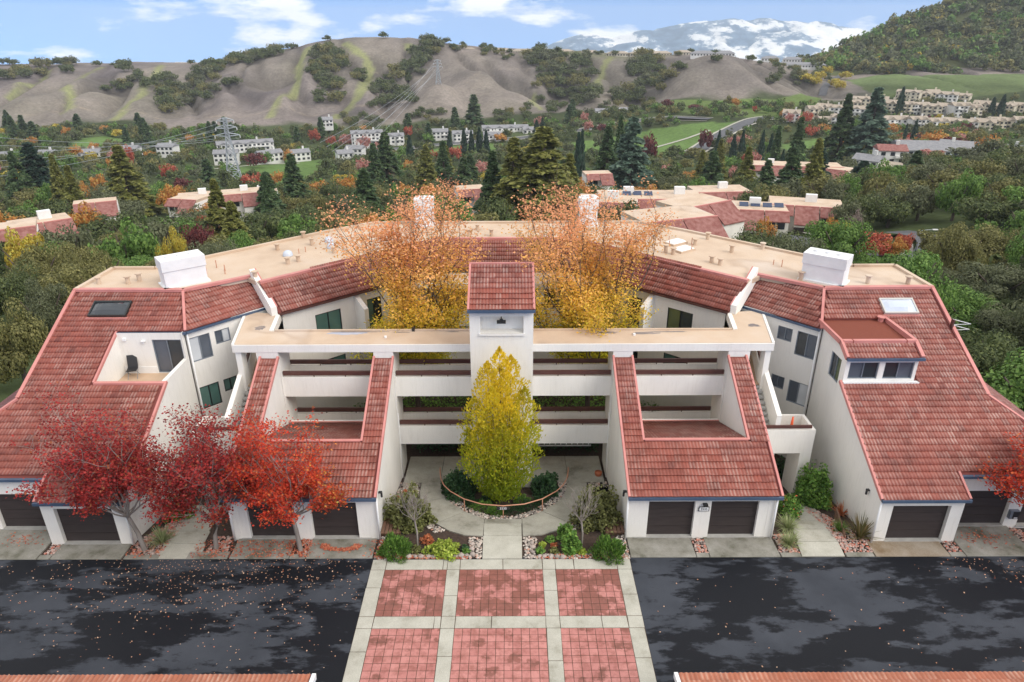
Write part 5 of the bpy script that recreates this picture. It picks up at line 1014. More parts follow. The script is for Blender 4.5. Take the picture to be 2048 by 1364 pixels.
mbx = empty('parcel_box', (22.95, 25.25, .55), 0, 'grey wall box with a dark front between the rightmost garages', 'box'); newobj('case', MB().box(-.2, 0, 0, .2, .17, .42).mesh('case', M['f_grey']), None, mbx); newobj('front', MB().box(-.08, -.02, .02, .19, 0, .4).mesh('front', M['black']), None, mbx); newobj('plate', MB().box(-.02, -.026, .05, .14, -.02, .1).mesh('plate', M['white']), None, mbx)
# terrace chair
fc = empty('folding_chair', (-19.0, 32.0, 4.40), R(15), 'black folding chair on the left roof terrace', 'chair')
newobj('seat', MB().box(-.24, -.26, .42, .24, .2, .46).mesh('seat', M['black']), None, fc); newobj('backrest', MB().add([(-.24, .2, .46), (.24, .2, .46), (.24, .42, 1.05), (-.24, .42, 1.05), (-.24, .23, .45), (.24, .23, .45), (.24, .45, 1.04), (-.24, .45, 1.04)], [(0, 1, 2, 3), (7, 6, 5, 4), (3, 2, 6, 7), (0, 3, 7, 4), (1, 5, 6, 2)]).mesh('backrest', M['black']), None, fc)
for sx in (-.22, .22):
    for (y0, y1) in ((.25, -.3), (-.25, .3)): newobj('leg', MB().tube([(sx, y0, .44), (sx, y1, 0)], .014, 6).mesh('leg', M['f_grey']), None, fc)
# cone, pot, ladder, timber platforms
cn = empty('orange_cone', (14.15, 29.5, 1.87), 0, 'slim orange cone standing on the right stair landing', 'cone'); newobj('base', MB().box(-.16, -.16, 0, .16, .16, .04).mesh('base', M['orange']), None, cn); newobj('body', MB().tube([(0, 0, .04), (0, 0, .9), (0, 0, 1.5)], [.12, .08, .04], 10).mesh('body', M['orange'], True), None, cn)
pt_ = empty('terracotta_pot', (5.05, 31.2, -1.36), 0, 'terracotta pot at the foot of the right fin wall', 'pot'); newobj('bowl', MB().tube([(0, 0, 0), (0, 0, .22), (0, 0, .3), (0, 0, .34)], [.12, .19, .2, .2], 12).mesh('bowl', M['terracotta'], True), None, pt_)
ld = empty('ladder', (3.3, 33.32, -.75), 0, 'pale aluminium ladder hung along the hedge under the gallery', 'ladder')
for z in (0, .38): newobj('stile', MB().box(-1.55, -.03, z, 1.55, .03, z + .06).mesh('stile', M['f_white']), None, ld)
for k in range(10): newobj('rung', MB().box(-1.4 + k * .31, -.02, .06, -1.36 + k * .31, .02, .38).mesh('rung', M['f_white']), None, ld)
for s in (1, -1):
    wp = empty('timber_platform', (s * 5.05, 24.9, 0), 0, ('left' if s < 0 else 'right') + ' slatted timber platform beside the garage wing corner', 'platform')
    for k in range(5): newobj('slat', MB().box(-.42 + k * .17, 0, .12, -.28 + k * .17, 1.15, .16).mesh('slat', M['wood']), None, wp)
    for y in (.1, 1.0): newobj('bearer', MB().box(-.45, y, -.05, .45, y + .08, .12).mesh('bearer', M['wood']), None, wp)
te = empty('timber_edging', (15.4, 25.6, 0), R(-12), 'timber board edging beside the bronze flax', 'edging'); newobj('board', MB().box(-.03, -.9, -.3, .03, .9, .22).mesh('board', M['wood']), None, te)
# drying rack outside the right wing
dr = empty('drying_rack', (22.75, 32.6, 6.6), 0, 'thin pale wire drying rack on the right outer wall', 'rack')
for z, x1 in ((.6, .0), (.3, .0)): newobj('rod', MB().tube([(0, 0, z), (1.1, .2, z - .35)], .018, 5).tube([(1.1, .2, z - .35), (0, .1, z - .35)], .014, 5).mesh('rod', M['f_white']), None, dr)
newobj('bracket', MB().box(-.02, -.1, -.1, .05, .1, .6).mesh('bracket', M['brown']), None, dr)

# two tiled garage roofs at the lower edge of the picture
for s in (1, -1):
    ct = empty('garage_block', (s * 11, 13.5, 0), 0, 'orange tiled garage roof along the lower ' + ('right' if s > 0 else 'left') + ' edge', 'garage'); x0, x1 = (5.5, 24) if s > 0 else (-24, -5.75)
    zq = lambda x, y: 2.45 + .2 * (15.45 - y); c0 = Vector(ct.location)
    newobj('wall', MB().at(*c0).box(x0 + .3, 10.2, 0, x1 - .3, 15.1, 2.2).mesh('wall', M['wall']), None, ct)
    newobj('roof_deck', MB().at(*c0).prism([(x0, 9.9), (x1, 9.9), (x1, 15.45), (x0, 15.45)], lambda x, y: zq(x, y) - .15, zq).mesh('roof_deck', M['underlay']), None, ct)
    st_ = []; uu, vv, to = roof_uv((x1, 15.45, 0), (-1, 0), .2); tile_plane((x1, 15.45, zq(0, 15.45)), uu, vv, [(.1, 0), (x1 - x0 - .1, 0), (x1 - x0 - .1, 1.3), (.1, 1.3)], store=st_)
    near_ = st_[:110]; rest_ = st_[110:]
    cme = bpy.data.meshes.get('clay_tile') or TMB.mesh('clay_tile', M['clay'])
    if 'wear' not in cme.color_attributes: add_wear(cme, TWEAR)
    for Mx in st_:
        o = newobj('clay_tile', cme, None, ct); mm = Matrix([list(r_) for r_ in Mx]); mm.translation = mm.translation - c0; o.matrix_local = mm
    newobj('gutter', MB().at(*c0).beam((x0, 15.52, 2.44), (x1, 15.52, 2.44), .12, .12).mesh('gutter', M['blue']), None, ct)
    xe = x0 if s > 0 else x1; newobj('barge_board', MB().at(*c0).beam((xe, 15.5, 2.56), (xe, 9.9, 3.68), .12, .2).mesh('barge_board', M['white']), None, ct)
# ------------------------------------------------------------------ terrain: valley, dry hills, wooded hill
def cp(x, y, Y): return tuple(at_y(x, y, Y))
ctl = [(0, 50, -4), (-40, 50, -4.5), (40, 50, -3.5), (0, 20, -6), (-60, 20, -6), (60, 20, -5), (0, -60, -6), (-90, -60, -6), (90, -60, -6), (0, 80, -10), (-50, 80, -10), (50, 80, -8), (60, 105, -13.5), (0, 105, -15), (-60, 105, -16), (40, 140, -19.5), (0, 140, -22), (-70, 140, -23), (100, 130, -11), (150, 150, -6), (110, 80, -4), (120, 40, -2), (200, 100, 4), (-120, 60, -6), (-130, 140, -22),
       (0, 220, -35), (-120, 220, -36), (110, 220, -30), (220, 240, -16), (0, 300, -47), (-160, 300, -49), (140, 320, -42), (250, 330, -30), (0, 377, -56), (-210, 377, -57), (190, 400, -50), (320, 420, -40), (0, 500, -61), (-330, 500, -61), (250, 500, -57), (0, 600, -63), (-400, 600, -62), (-700, 600, -60), (700, 500, -20), (600, 300, 10), (-600, 300, -45), (-600, 100, -20), (450, 100, 15), (-300, 100, -18)]
for x, y in ((-500, 262), (-150, 255), (0, 255), (150, 252), (300, 252), (450, 250), (600, 250), (720, 248), (800, 248), (960, 240), (1080, 232), (1200, 225)): ctl.append(cp(x, y, 655))
for x, y, Y in ((-700, 120, 950), (-300, 122, 950), (0, 137, 950), (100, 134, 945), (200, 130, 935), (320, 129, 930), (450, 125, 920), (520, 112, 905), (600, 97, 900), (650, 86, 895), (720, 82, 890), (800, 84, 890), (870, 95, 890), (950, 100, 895), (1050, 105, 900), (1160, 108, 900), (1250, 112, 900), (1340, 112, 890), (1430, 113, 850), (1500, 122, 850), (1580, 135, 850), (1660, 142, 860)): ctl.append(cp(x, y, Y))
spg = [(-120, 160), (-30, 195), (40, 168), (100, 192), (175, 160), (230, 190), (300, 165), (365, 205), (470, 152), (545, 182), (610, 150), (655, 185), (725, 150), (800, 195), (940, 152), (1010, 168), (1100, 192), (1150, 196), (1215, 150), (1290, 190)]
for x, y in spg: ctl.append(cp(x, y, 780))
for x, y in [(-120, 205), (-30, 225), (40, 205), (100, 225), (150, 200), (230, 228), (270, 205), (365, 235), (430, 200), (520, 222), (570, 190), (650, 225), (710, 195), (780, 228), (1000, 200), (1100, 215), (1180, 195), (1270, 215)]: ctl.append(cp(x, y, 712))
for x, y, Y in ((877, 170, 725), (845, 190, 722), (912, 190, 722), (815, 218, 712), (945, 218, 712), (877, 215, 685)): ctl.append(cp(x, y, Y))
ctl += [(float(cp(877, 170, 725)[0]), 760.0, -48.0)]
for x, y, Y in ((1430, 115, 760), (1370, 130, 740), (1330, 160, 720), (1500, 128, 755), (1570, 155, 735), (1630, 188, 705), (1430, 160, 690), (1430, 203, 650), (1530, 200, 650), (1340, 205, 650), (1500, 240, 560), (1400, 262, 540), (1640, 225, 620), (1700, 200, 660), (1650, 165, 760), (1800, 178, 690), (1950, 172, 690), (2080, 170, 690), (1800, 150, 770), (1950, 148, 770), (2100, 148, 770), (1700, 258, 545), (1850, 262, 540), (2000, 262, 540), (2100, 262, 520), (1850, 222, 615), (2000, 218, 615),
                (1850, 105, 860), (2000, 95, 850), (1780, 62, 990), (1850, 40, 990), (1900, 20, 1000), (1960, 2, 1000), (2048, -28, 1000), (2200, -70, 1000), (1700, 98, 990), (1650, 128, 980), (2100, 60, 880)): ctl.append(cp(x, y, Y))
base_crest = [c for c in ctl if c[1] > 840]
for c in base_crest: ctl.append((c[0] * 1.05, c[1] + 260, c[2] - 75))
for x in (-1400, -700, 0, 700, 1400): ctl.append((x, 1600, -140))
ctl = np.array(ctl, float)
def tps_fit(c, lam=2.0):
    P_ = c[:, :2] / 100; d = np.linalg.norm(P_[:, None] - P_[None], axis=2); K = np.where(d > 0, d * d * np.log(d + 1e-12), 0) + lam * 1e-3 * np.eye(len(c)); A = np.hstack([np.ones((len(c), 1)), P_])
    Mx = np.block([[K, A], [A.T, np.zeros((3, 3))]]); s = np.linalg.solve(Mx, np.concatenate([c[:, 2], np.zeros(3)])); return P_, s[:-3], s[-3:]
TPS = tps_fit(ctl)
xs = np.concatenate([np.arange(-1400, -760, 32), np.arange(-760, 760, 4.0), np.arange(760, 1401, 32)]); ys = np.concatenate([np.arange(-60, 40, 10), np.arange(40, 640, 6.0), np.arange(640, 1010, 3.5), np.arange(1010, 1601, 25)])
GX, GY = np.meshgrid(xs, ys); q = np.stack([GX.ravel(), GY.ravel()], 1) / 100; H = np.empty(len(q))
for k in range(0, len(q), 8000):
    d = np.linalg.norm(q[k:k + 8000, None] - TPS[0][None], axis=2); H[k:k + 8000] = (d * d * np.log(d + 1e-12)) @ TPS[1] + TPS[2][0] + q[k:k + 8000] @ TPS[2][1:]
H = H.reshape(GX.shape)
def vnoise(x, y, seed, oct_=4):
    """value noise for relief, in world metres"""
    out = np.zeros_like(x); amp = 1.0
    for o_ in range(oct_):
        rg_ = np.random.default_rng(seed + o_); T = rg_.uniform(-1, 1, (64, 64)); xi, yi = np.floor(x).astype(int), np.floor(y).astype(int); fx_, fy_ = x - xi, y - yi; fx_ = fx_ * fx_ * (3 - 2 * fx_); fy_ = fy_ * fy_ * (3 - 2 * fy_)
        g_ = lambda a, b_: T[a % 64, b_ % 64]; out += amp * ((g_(xi, yi) * (1 - fx_) + g_(xi + 1, yi) * fx_) * (1 - fy_) + (g_(xi, yi + 1) * (1 - fx_) + g_(xi + 1, yi + 1) * fx_) * fy_); x = x * 2.03; y = y * 2.03; amp *= .5
    return out
hill = np.clip((GY - 660) / 80, 0, 1)
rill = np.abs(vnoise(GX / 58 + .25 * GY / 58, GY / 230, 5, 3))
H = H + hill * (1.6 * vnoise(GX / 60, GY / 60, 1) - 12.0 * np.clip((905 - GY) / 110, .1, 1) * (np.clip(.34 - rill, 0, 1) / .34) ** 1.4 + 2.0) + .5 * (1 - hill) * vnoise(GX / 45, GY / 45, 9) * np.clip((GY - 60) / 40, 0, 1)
def hz(x, y):
    i = int(np.clip(np.searchsorted(xs, x) - 1, 0, len(xs) - 2)); j = int(np.clip(np.searchsorted(ys, y) - 1, 0, len(ys) - 2)); a = (x - xs[i]) / (xs[i + 1] - xs[i]); b_ = (y - ys[j]) / (ys[j + 1] - ys[j])
    return float(H[j, i] * (1 - a) * (1 - b_) + H[j, i + 1] * a * (1 - b_) + H[j + 1, i] * (1 - a) * b_ + H[j + 1, i + 1] * a * b_)
def hit(x, y, Y0=50, Y1=1300):
    d = ray(x, y); Y = Y0
    while Y < Y1:
        p = CAM + d * (Y / d[1])
        if p[2] <= hz(p[0], p[1]): return p
        Y += max(1.0, Y * .004)
    return None
def plan_of(pix, Y0=50):
    out = []
    for x, y in pix:
        p = hit(x, y, Y0)
        if p is not None: out.append((p[0], p[1]))
    return out
# ---- colours of the ground, with shade painted into the hill rills
C = np.empty(GX.shape + (3,)); nA = vnoise(GX / 50, GY / 50, 21, 5); nB = vnoise(GX / 14, GY / 14, 31, 4); nC = vnoise(GX / 120, GY / 120, 41, 3)
k = np.clip(.5 + .45 * nA, 0, 1)[..., None]; dry = np.array([.140, .122, .122]) * (1 - k) + np.array([.240, .206, .182]) * k
k2 = np.clip(.25 + .6 * nC, 0, 1)[..., None]; dry = dry * (1 - .45 * k2) + np.array([.175, .170, .110]) * .45 * k2; dry = dry * (1 + .16 * nB[..., None])
dry = dry * (1 - .40 * hill * np.clip((.30 - rill) / .30, 0, 1))[..., None]  # painted shading: the dry grass is darkened along the rill bottoms
flo = np.array([.062, .080, .034]) * (1 + .35 * nA[..., None]); C[:] = dry * (kk := np.clip((GY + 22 * nA - 652) / 16, 0, 1)[..., None]) + flo * (1 - kk)
def in_poly(poly):
    m_ = np.zeros(GX.shape, bool); n = len(poly)
    for i in range(n):
        x0, y0 = poly[i]; x1, y1 = poly[(i + 1) % n]
        if y0 == y1: continue
        m_ ^= ((y0 > GY) != (y1 > GY)) & (GX < (x1 - x0) * (GY - y0) / (y1 - y0) + x0)
    return m_
def seg_dist(poly):
    d = np.full(GX.shape, 1e9)
    for (x0, y0), (x1, y1) in zip(poly[:-1], poly[1:]):
        L2 = (x1 - x0) ** 2 + (y1 - y0) ** 2 + 1e-9; t = np.clip(((GX - x0) * (x1 - x0) + (GY - y0) * (y1 - y0)) / L2, 0, 1); d = np.minimum(d, np.hypot(GX - x0 - t * (x1 - x0), GY - y0 - t * (y1 - y0)))
    return d
golf_px = [[(120, 300), (170, 276), (215, 272), (260, 285), (200, 302)], [(470, 332), (620, 318), (690, 330), (640, 352), (560, 366), (480, 358)], [(800, 308), (960, 285), (1050, 290), (930, 312), (840, 318)], [(1120, 290), (1290, 262), (1400, 246), (1480, 246), (1440, 292), (1330, 312), (1150, 312)], [(1560, 290), (1680, 275), (1700, 300), (1600, 318)]]
GOLF = [plan_of(g_, 250) for g_ in golf_px]
for g_ in GOLF:
    m_ = in_poly(g_); C[m_] = np.array([.115, .185, .055]) * (1 + .12 * nA[m_][:, None])
m_ = in_poly(plan_of([(1320, 205), (1430, 204), (1560, 200), (1640, 196), (1640, 228), (1500, 236), (1330, 225)], 500)); C[m_] = np.array([.125, .175, .055]) * (1 + .2 * nA[m_][:, None])
m_ = in_poly([(float(a), float(b_)) for a, b_ in plan_of([(1690, 160), (1760, 150), (1900, 150), (2047, 148)], 500)] + [(560, 690), (400, 650), (330, 660)]); C[m_] = np.array([.105, .140, .058]) * (1 + .35 * nA[m_][:, None]) + np.array([.03, .01, .0]) * np.clip(nC[m_], 0, 1)[:, None]
wooded = (GX > 330) & (GY > 790); C[wooded] = np.array([.075, .085, .035]) * (1 + .3 * nA[wooded][:, None])
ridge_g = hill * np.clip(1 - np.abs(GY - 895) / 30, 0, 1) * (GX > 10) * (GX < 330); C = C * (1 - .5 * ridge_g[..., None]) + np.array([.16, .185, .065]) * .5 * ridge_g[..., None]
strips = [([(618, 95), (600, 130), (596, 165), (575, 195), (540, 235)], 5), ([(692, 88), (715, 105), (738, 130), (738, 160), (715, 200), (672, 236)], 6), ([(325, 130), (305, 160), (285, 190), (230, 240)], 5), ([(128, 175), (142, 195), (140, 215), (132, 222)], 5), ([(205, 135), (165, 155), (128, 175)], 3.5), ([(100, 142), (60, 175), (20, 200)], 3.5), ([(1222, 115), (1205, 145), (1185, 190)], 4.5), ([(1068, 195), (1066, 205), (1085, 220)], 3), ([(815, 92), (830, 110)], 5)]
for pix, w in strips:
    pl_ = plan_of(pix, 640); d = seg_dist(pl_); k = np.clip((w + 1.2 * nB - d) / 2.0, 0, 1)[..., None] * (GY > 640)[..., None] * .86; C = C * (1 - k) + np.array([.225, .238, .105]) * (1 + .2 * nA[..., None]) * k
for pix, w in (([(30, 228), (200, 226), (330, 240), (480, 236), (620, 232), (750, 218), (800, 232), (940, 232)], 1.6), ([(640, 168), (720, 135), (800, 138), (850, 160)], 1.2), ([(890, 175), (990, 150), (1060, 140)], 1.2)):
    d = seg_dist(plan_of(pix, 640)); k = np.clip((w - d) / 1.5, 0, 1)[..., None] * .6; C = C * (1 - k) + np.array([.30, .25, .19]) * k
idx = np.arange(GX.size).reshape(GX.shape); F4 = np.stack([idx[:-1, :-1], idx[:-1, 1:], idx[1:, 1:], idx[1:, :-1]], -1).reshape(-1, 4)
m, nt, b = nodes('hill_grass'); b.inputs['Roughness'].default_value = 1.0; b.inputs['Specular IOR Level'].default_value = 0.05
a_ = nt.nodes.new('ShaderNodeAttribute'); a_.attribute_name = 'tint'; t = noise(nt, .35, 6, .7, stretch=(1, 1, .6)); v = ramp(nt, t.outputs['Fac'], [(.3, (.72,) * 3), (.7, (1.28,) * 3)]); nt.links.new(mix(nt, 1.0, a_.outputs['Color'], v.outputs[0], 'MULTIPLY'), b.inputs['Base Color']); M['terrain'] = m
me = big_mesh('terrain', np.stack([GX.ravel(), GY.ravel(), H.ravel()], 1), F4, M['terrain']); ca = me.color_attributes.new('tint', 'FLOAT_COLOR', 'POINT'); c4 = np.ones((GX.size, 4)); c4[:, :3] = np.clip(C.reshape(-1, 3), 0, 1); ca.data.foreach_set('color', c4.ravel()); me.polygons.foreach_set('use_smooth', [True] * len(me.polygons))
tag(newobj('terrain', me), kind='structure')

# ---- roads
def ribbon(name, plan, w, m, lift=.35, step=4.0):
    pts = [Vector(plan[0])]
    for a, c in zip(plan[:-1], plan[1:]):
        L = (Vector(c) - Vector(a)).length; n = max(1, int(L / step))
        for k in range(1, n + 1): pts.append(Vector(a).lerp(Vector(c), k / n))
    for _ in range(6): pts = [pts[0]] + [(pts[i - 1] + pts[i] * 2 + pts[i + 1]) / 4 for i in range(1, len(pts) - 1)] + [pts[-1]]
    mb = MB(); L_ = []
    for i, p in enumerate(pts):
        d = (pts[min(i + 1, len(pts) - 1)] - pts[max(i - 1, 0)]).normalized(); n_ = Vector((-d.y, d.x)); zc_ = max(hz(p.x, p.y), hz(*(p + n_ * w / 2)), hz(*(p - n_ * w / 2))) + lift; L_ += [(*(p + n_ * w / 2), zc_), (*(p - n_ * w / 2), zc_)]
    mb.add(L_, [(2 * i, 2 * i + 1, 2 * i + 3, 2 * i + 2) for i in range(len(pts) - 1)]); o = mb.build(name, m); tag(o, kind='structure'); return o, pts
ROADS = []
for pix, w, Y0 in (([(660, 312), (760, 302), (880, 290), (1040, 277), (1120, 268), (1200, 254), (1280, 242), (1345, 236), (1420, 240)], 11, 300), ([(1390, 305), (1425, 280), (1460, 262), (1500, 243), (1540, 236)], 11, 300), ([(1644, 193), (1650, 175), (1665, 160), (1690, 148)], 7, 500), ([(380, 345), (440, 338), (520, 330), (600, 328)], 1.8, 250), ([(1300, 300), (1360, 282), (1420, 262)], 2.2, 300)):
    pl_ = plan_of(pix, Y0); o, pts = ribbon('road', pl_, w, M['road'] if w > 4 else M['conc_lt']); ROADS.append((pts, w))
    if w > 8:
        for s in (-1, 1):
            q_ = [(p.x + s * (w / 2 + 1.0) * n_.x, p.y + s * (w / 2 + 1.0) * n_.y) for p, n_ in [(pts[i], Vector((-(pts[min(i + 1, len(pts) - 1)] - pts[max(i - 1, 0)]).normalized().y, (pts[min(i + 1, len(pts) - 1)] - pts[max(i - 1, 0)]).normalized().x))) for i in range(0, len(pts), 3)]]
            ribbon('pavement', q_, 1.8, M['conc_lt'], .45)
near_road = plan_of([(1852, 548), (1850, 535), (1868, 512), (1872, 490), (1840, 476), (1790, 470)], 50)
o, pts = ribbon('road', near_road, 5.5, M['road'], .25, 2.0); ROADS.append((pts, 9)); q_ = [(p.x - 5.0, p.y + 1.0) for p in pts[3::2]]
ribbon('pavement', [(p.x - 3.7, p.y + .8) for p in pts[2:-4:3]], 1.6, M['conc_lt'], .42, 2.0)
o, pts = ribbon('road', plan_of([(1545, 482), (1600, 485), (1650, 497), (1700, 505), (1790, 512), (1840, 520)], 60), 7, M['road'], .3, 2.0); ROADS.append((pts, 8))
ribbon('pavement', plan_of([(1610, 470), (1660, 487), (1720, 496)], 60), 1.4, M['conc_lt'], .45, 2.0)

# ---- far mountain
xs2 = np.linspace(-3200, 5200, 300); ys2 = np.linspace(4300, 6800, 120); X2, Y2 = np.meshgrid(xs2, ys2)
def mtn(x, y):
    ppx = [(980, 108), (1050, 98), (1090, 92), (1140, 74), (1175, 66), (1230, 70), (1290, 56), (1360, 46), (1420, 40), (1470, 33), (1500, 38), (1540, 32), (1590, 36), (1650, 44), (1710, 52), (1790, 72), (1880, 98)]
    cx_ = [at_y(a, c, 5600)[0] for a, c in ppx]; cz = [at_y(a, c, 5600)[2] for a, c in ppx]
    crest = np.interp(x, cx_, cz, left=-260, right=-260); r_ = np.abs(vnoise(x / 520 + .2 * y / 520, y / 700, 61, 4)); f = np.clip((y - 4300) / 1300, 0, 1); bk = np.clip((6800 - y) / 1200, 0, 1)
    base = -330 + (crest + 330) * f ** .8 * bk ** .5; return base + (12 * vnoise(x / 260, y / 260, 71, 4) - 95 * np.clip(.45 - r_, 0, 1) / .45 - 45 * np.clip(.4 - np.abs(vnoise(x / 190, y / 330, 81, 3)), 0, 1) / .4) * np.clip(f, 0, 1) * (1 - .75 * f ** 4)
Z2 = mtn(X2, Y2); idx = np.arange(X2.size).reshape(X2.shape); F2 = np.stack([idx[:-1, :-1], idx[:-1, 1:], idx[1:, 1:], idx[1:, :-1]], -1).reshape(-1, 4)
m, nt, b = nodes('mountain_grass'); b.inputs['Roughness'].default_value = 1.0; b.inputs['Specular IOR Level'].default_value = 0.0
t = noise(nt, .0030, 10, .68, stretch=(1, .6, 2.0)); r = ramp(nt, t.outputs['Fac'], [(.40, (.04, .075, .14)), (.49, (.10, .16, .25)), (.53, (.66, .65, .64)), (.68, (.86, .83, .79))]); nt.links.new(r.outputs[0], b.inputs['Base Color'])
me = big_mesh('mountain', np.stack([X2.ravel(), Y2.ravel(), Z2.ravel()], 1), F2, m); me.polygons.foreach_set('use_smooth', [True] * len(me.polygons)); tag(newobj('mountain', me), kind='structure')
# ------------------------------------------------------------------ tree kinds of the valley
def lm(name, a, c, e): return leafmat(name, [(0, a), (.55, c), (1, e)], trans=.34, big=.25)
M['oak_dk'] = lm('oak_leaf', (0.058, 0.082, 0.031), (0.117, 0.152, 0.055), (0.205, 0.234, 0.086)); M['oak_ol'] = lm('oak_olive_leaf', (0.117, 0.121, 0.038), (0.225, 0.218, 0.078), (0.351, 0.321, 0.121))
M['oak_gy'] = lm('oak_grey_leaf', (0.086, 0.101, 0.050), (0.160, 0.178, 0.090), (0.237, 0.253, 0.140)); M['oak_gr'] = lm('oak_bright_leaf', (0.069, 0.137, 0.031), (0.146, 0.264, 0.055), (0.254, 0.390, 0.095))
M['con_gr'] = lm('conifer_needle', (0.052, 0.104, 0.047), (0.117, 0.194, 0.085), (0.219, 0.294, 0.126)); M['con_ol'] = lm('conifer_olive_needle', (0.133, 0.152, 0.036), (0.280, 0.294, 0.079), (0.441, 0.425, 0.131)); M['con_dk'] = lm('cypress_needle', (0.021, 0.050, 0.036), (0.047, 0.097, 0.064), (0.094, 0.147, 0.095)); M['con_bl'] = lm('spruce_needle', (0.083, 0.141, 0.105), (0.162, 0.251, 0.185), (0.264, 0.368, 0.264))
M['aut_red'] = lm('autumn_red_leaf', (0.300, 0.053, 0.033), (0.540, 0.112, 0.068), (0.620, 0.240, 0.135)); M['aut_or'] = lm('autumn_orange_leaf', (0.450, 0.158, 0.038), (0.620, 0.285, 0.068), (0.620, 0.450, 0.135)); M['aut_ye'] = lm('autumn_yellow_leaf', (0.390, 0.270, 0.030), (0.620, 0.465, 0.060), (0.620, 0.620, 0.135)); M['aut_pk'] = lm('autumn_pink_leaf', (0.450, 0.150, 0.128), (0.620, 0.285, 0.240), (0.620, 0.450, 0.375)); M['aut_pu'] = lm('plum_leaf', (0.090, 0.024, 0.027), (0.173, 0.042, 0.045), (0.255, 0.083, 0.075)); M['aut_br'] = lm('bare_twig', (0.210, 0.165, 0.143), (0.330, 0.262, 0.232), (0.450, 0.360, 0.315))
def broad_mesh(seed, n, ls, squat=.8, clumps=14, open_=.0):
    """unit broad crown (radius 1, base at z 0): clumps of leaf faces with gaps"""
    rng = np.random.default_rng(seed); cc = rng.normal(0, 1, (clumps, 3)); cc /= np.linalg.norm(cc, axis=1, keepdims=True); cc *= rng.uniform(.25, .88, (clumps, 1)); cc[:, 2] = np.abs(cc[:, 2]) * squat * 1.2 + .36; cr_ = rng.uniform(.15, .36, clumps)
    k = rng.integers(0, clumps, n); u = rng.normal(0, 1, (n, 3)); u /= np.linalg.norm(u, axis=1, keepdims=True); c = cc[k] + u * (cr_[k] * rng.uniform(.55, 1.05, n) ** .5)[:, None] * np.array([1, 1, .8])
    t, nor, s = leaf_arrays(rng, c, ls, .15, .4); nor = nor * .45 + u * .9; nor /= np.linalg.norm(nor, axis=1, keepdims=True); t -= nor * np.sum(t * nor, axis=1, keepdims=True); t /= np.linalg.norm(t, axis=1, keepdims=True)
    return c, t, nor, s
def conifer_mesh(seed, n, ls, taper=1.0, droop=.25, tiers=22):
    rng = np.random.default_rng(seed); tier = rng.integers(0, tiers, n); zt = (tier + rng.uniform(0, .35, n)) / tiers; az0 = rng.uniform(0, 6.28, (tiers, 9)); br = rng.integers(0, 9, n); a = az0[tier, br] + rng.normal(0, .12, n); lenv = rng.uniform(.72, 1.1, (tiers, 9))
    R_ = (1 - zt) ** taper * .19 * lenv[tier, br] + .008; f = rng.uniform(.12, 1, n) ** .6; rad = R_ * f; z = .06 + .94 * zt - droop * rad * f + rng.normal(0, .006, n)
    c = np.stack([rad * np.cos(a), rad * np.sin(a), z], 1); t = np.stack([np.cos(a), np.sin(a), np.full(n, -.35)], 1) + rng.normal(0, .35, (n, 3)); t /= np.linalg.norm(t, axis=1, keepdims=True); nor = rng.normal(0, .5, (n, 3)) + np.array([0, 0, 1]); nor -= t * np.sum(t * nor, axis=1, keepdims=True); nor /= np.linalg.norm(nor, axis=1, keepdims=True)
    return c, t, nor, ls * rng.uniform(.6, 1.3, n)
PROTO = {}
def proto(kind, lod, mat):
    """crown and trunk meshes shared by all trees of a kind"""
    key = (kind, lod, mat)
    if key not in PROTO:
        if kind.startswith('broad'):
            sd_ = int(kind[5:]); n, ls = {'hi': (15000, .042), 'mid': (4200, .075), 'lo': (800, .15)}[lod]; c, t, nor, s = broad_mesh(100 + sd_, n, ls, .62 + .12 * (sd_ % 3), 24 + 4 * sd_)
            cm = quadcloud('crown', c, t, nor, s * .8, s, M[mat]); mb = MB(); rng = np.random.default_rng(sd_); mb.tube([(0, 0, -.25), (.02, 0, .2), (0, .03, .55)], [.075, .06, .04], 7)
            for q in range(5): a = q * 1.26 + rng.uniform(-.3, .3); mb.tube([(0, 0, .25), (math.cos(a) * .3, math.sin(a) * .3, .55), (math.cos(a) * .6, math.sin(a) * .6, .85)], [.04, .028, .012], 5, cap=False)
            tm = mb.mesh('trunk', M['bark_dk'], True)
        elif kind.startswith('con'):
            sd_ = int(kind[3:]); n, ls = {'hi': (15000, .036), 'mid': (7500, .052), 'lo': (900, .115)}[lod]; c, t, nor, s = conifer_mesh(200 + sd_, n, ls, (1.0, .8, 1.25)[sd_ % 3], .3); cm = quadcloud('crown', c, t, nor, s * .6, s, M[mat]); tm = MB().tube([(0, 0, -.05), (0, 0, .5), (0, 0, .97)], [.022, .014, .003], 7).mesh('trunk', M['bark_dk'], True)
        else:   # columnar dark cypress
            rng = np.random.default_rng(7); n = {'hi': 2200, 'mid': 1200, 'lo': 420}[lod]; ls = {'hi': .05, 'mid': .065, 'lo': .10}[lod]; z = rng.uniform(.03, 1, n); a = rng.uniform(0, 6.28, n); rr = .13 * np.minimum(1, z * 6) * (1 - z ** 2.2) + .004; rr *= rng.uniform(.6, 1.05, n)
            c = np.stack([rr * np.cos(a), rr * np.sin(a), z], 1); t = np.stack([np.cos(a) * .3, np.sin(a) * .3, np.ones(n)], 1) + rng.normal(0, .2, (n, 3)); t /= np.linalg.norm(t, axis=1, keepdims=True); nor = np.stack([np.cos(a), np.sin(a), np.full(n, .3)], 1); nor -= t * np.sum(t * nor, axis=1, keepdims=True); nor /= np.linalg.norm(nor, axis=1, keepdims=True)
            cm = quadcloud('crown', c, t, nor, ls * .6 * np.ones(n), ls * 1.2 * np.ones(n), M[mat]); tm = MB().tube([(0, 0, -.05), (0, 0, .6)], [.016, .008], 6).mesh('trunk', M['bark_dk'], True)
        PROTO[key] = (cm, tm)
    return PROTO[key]
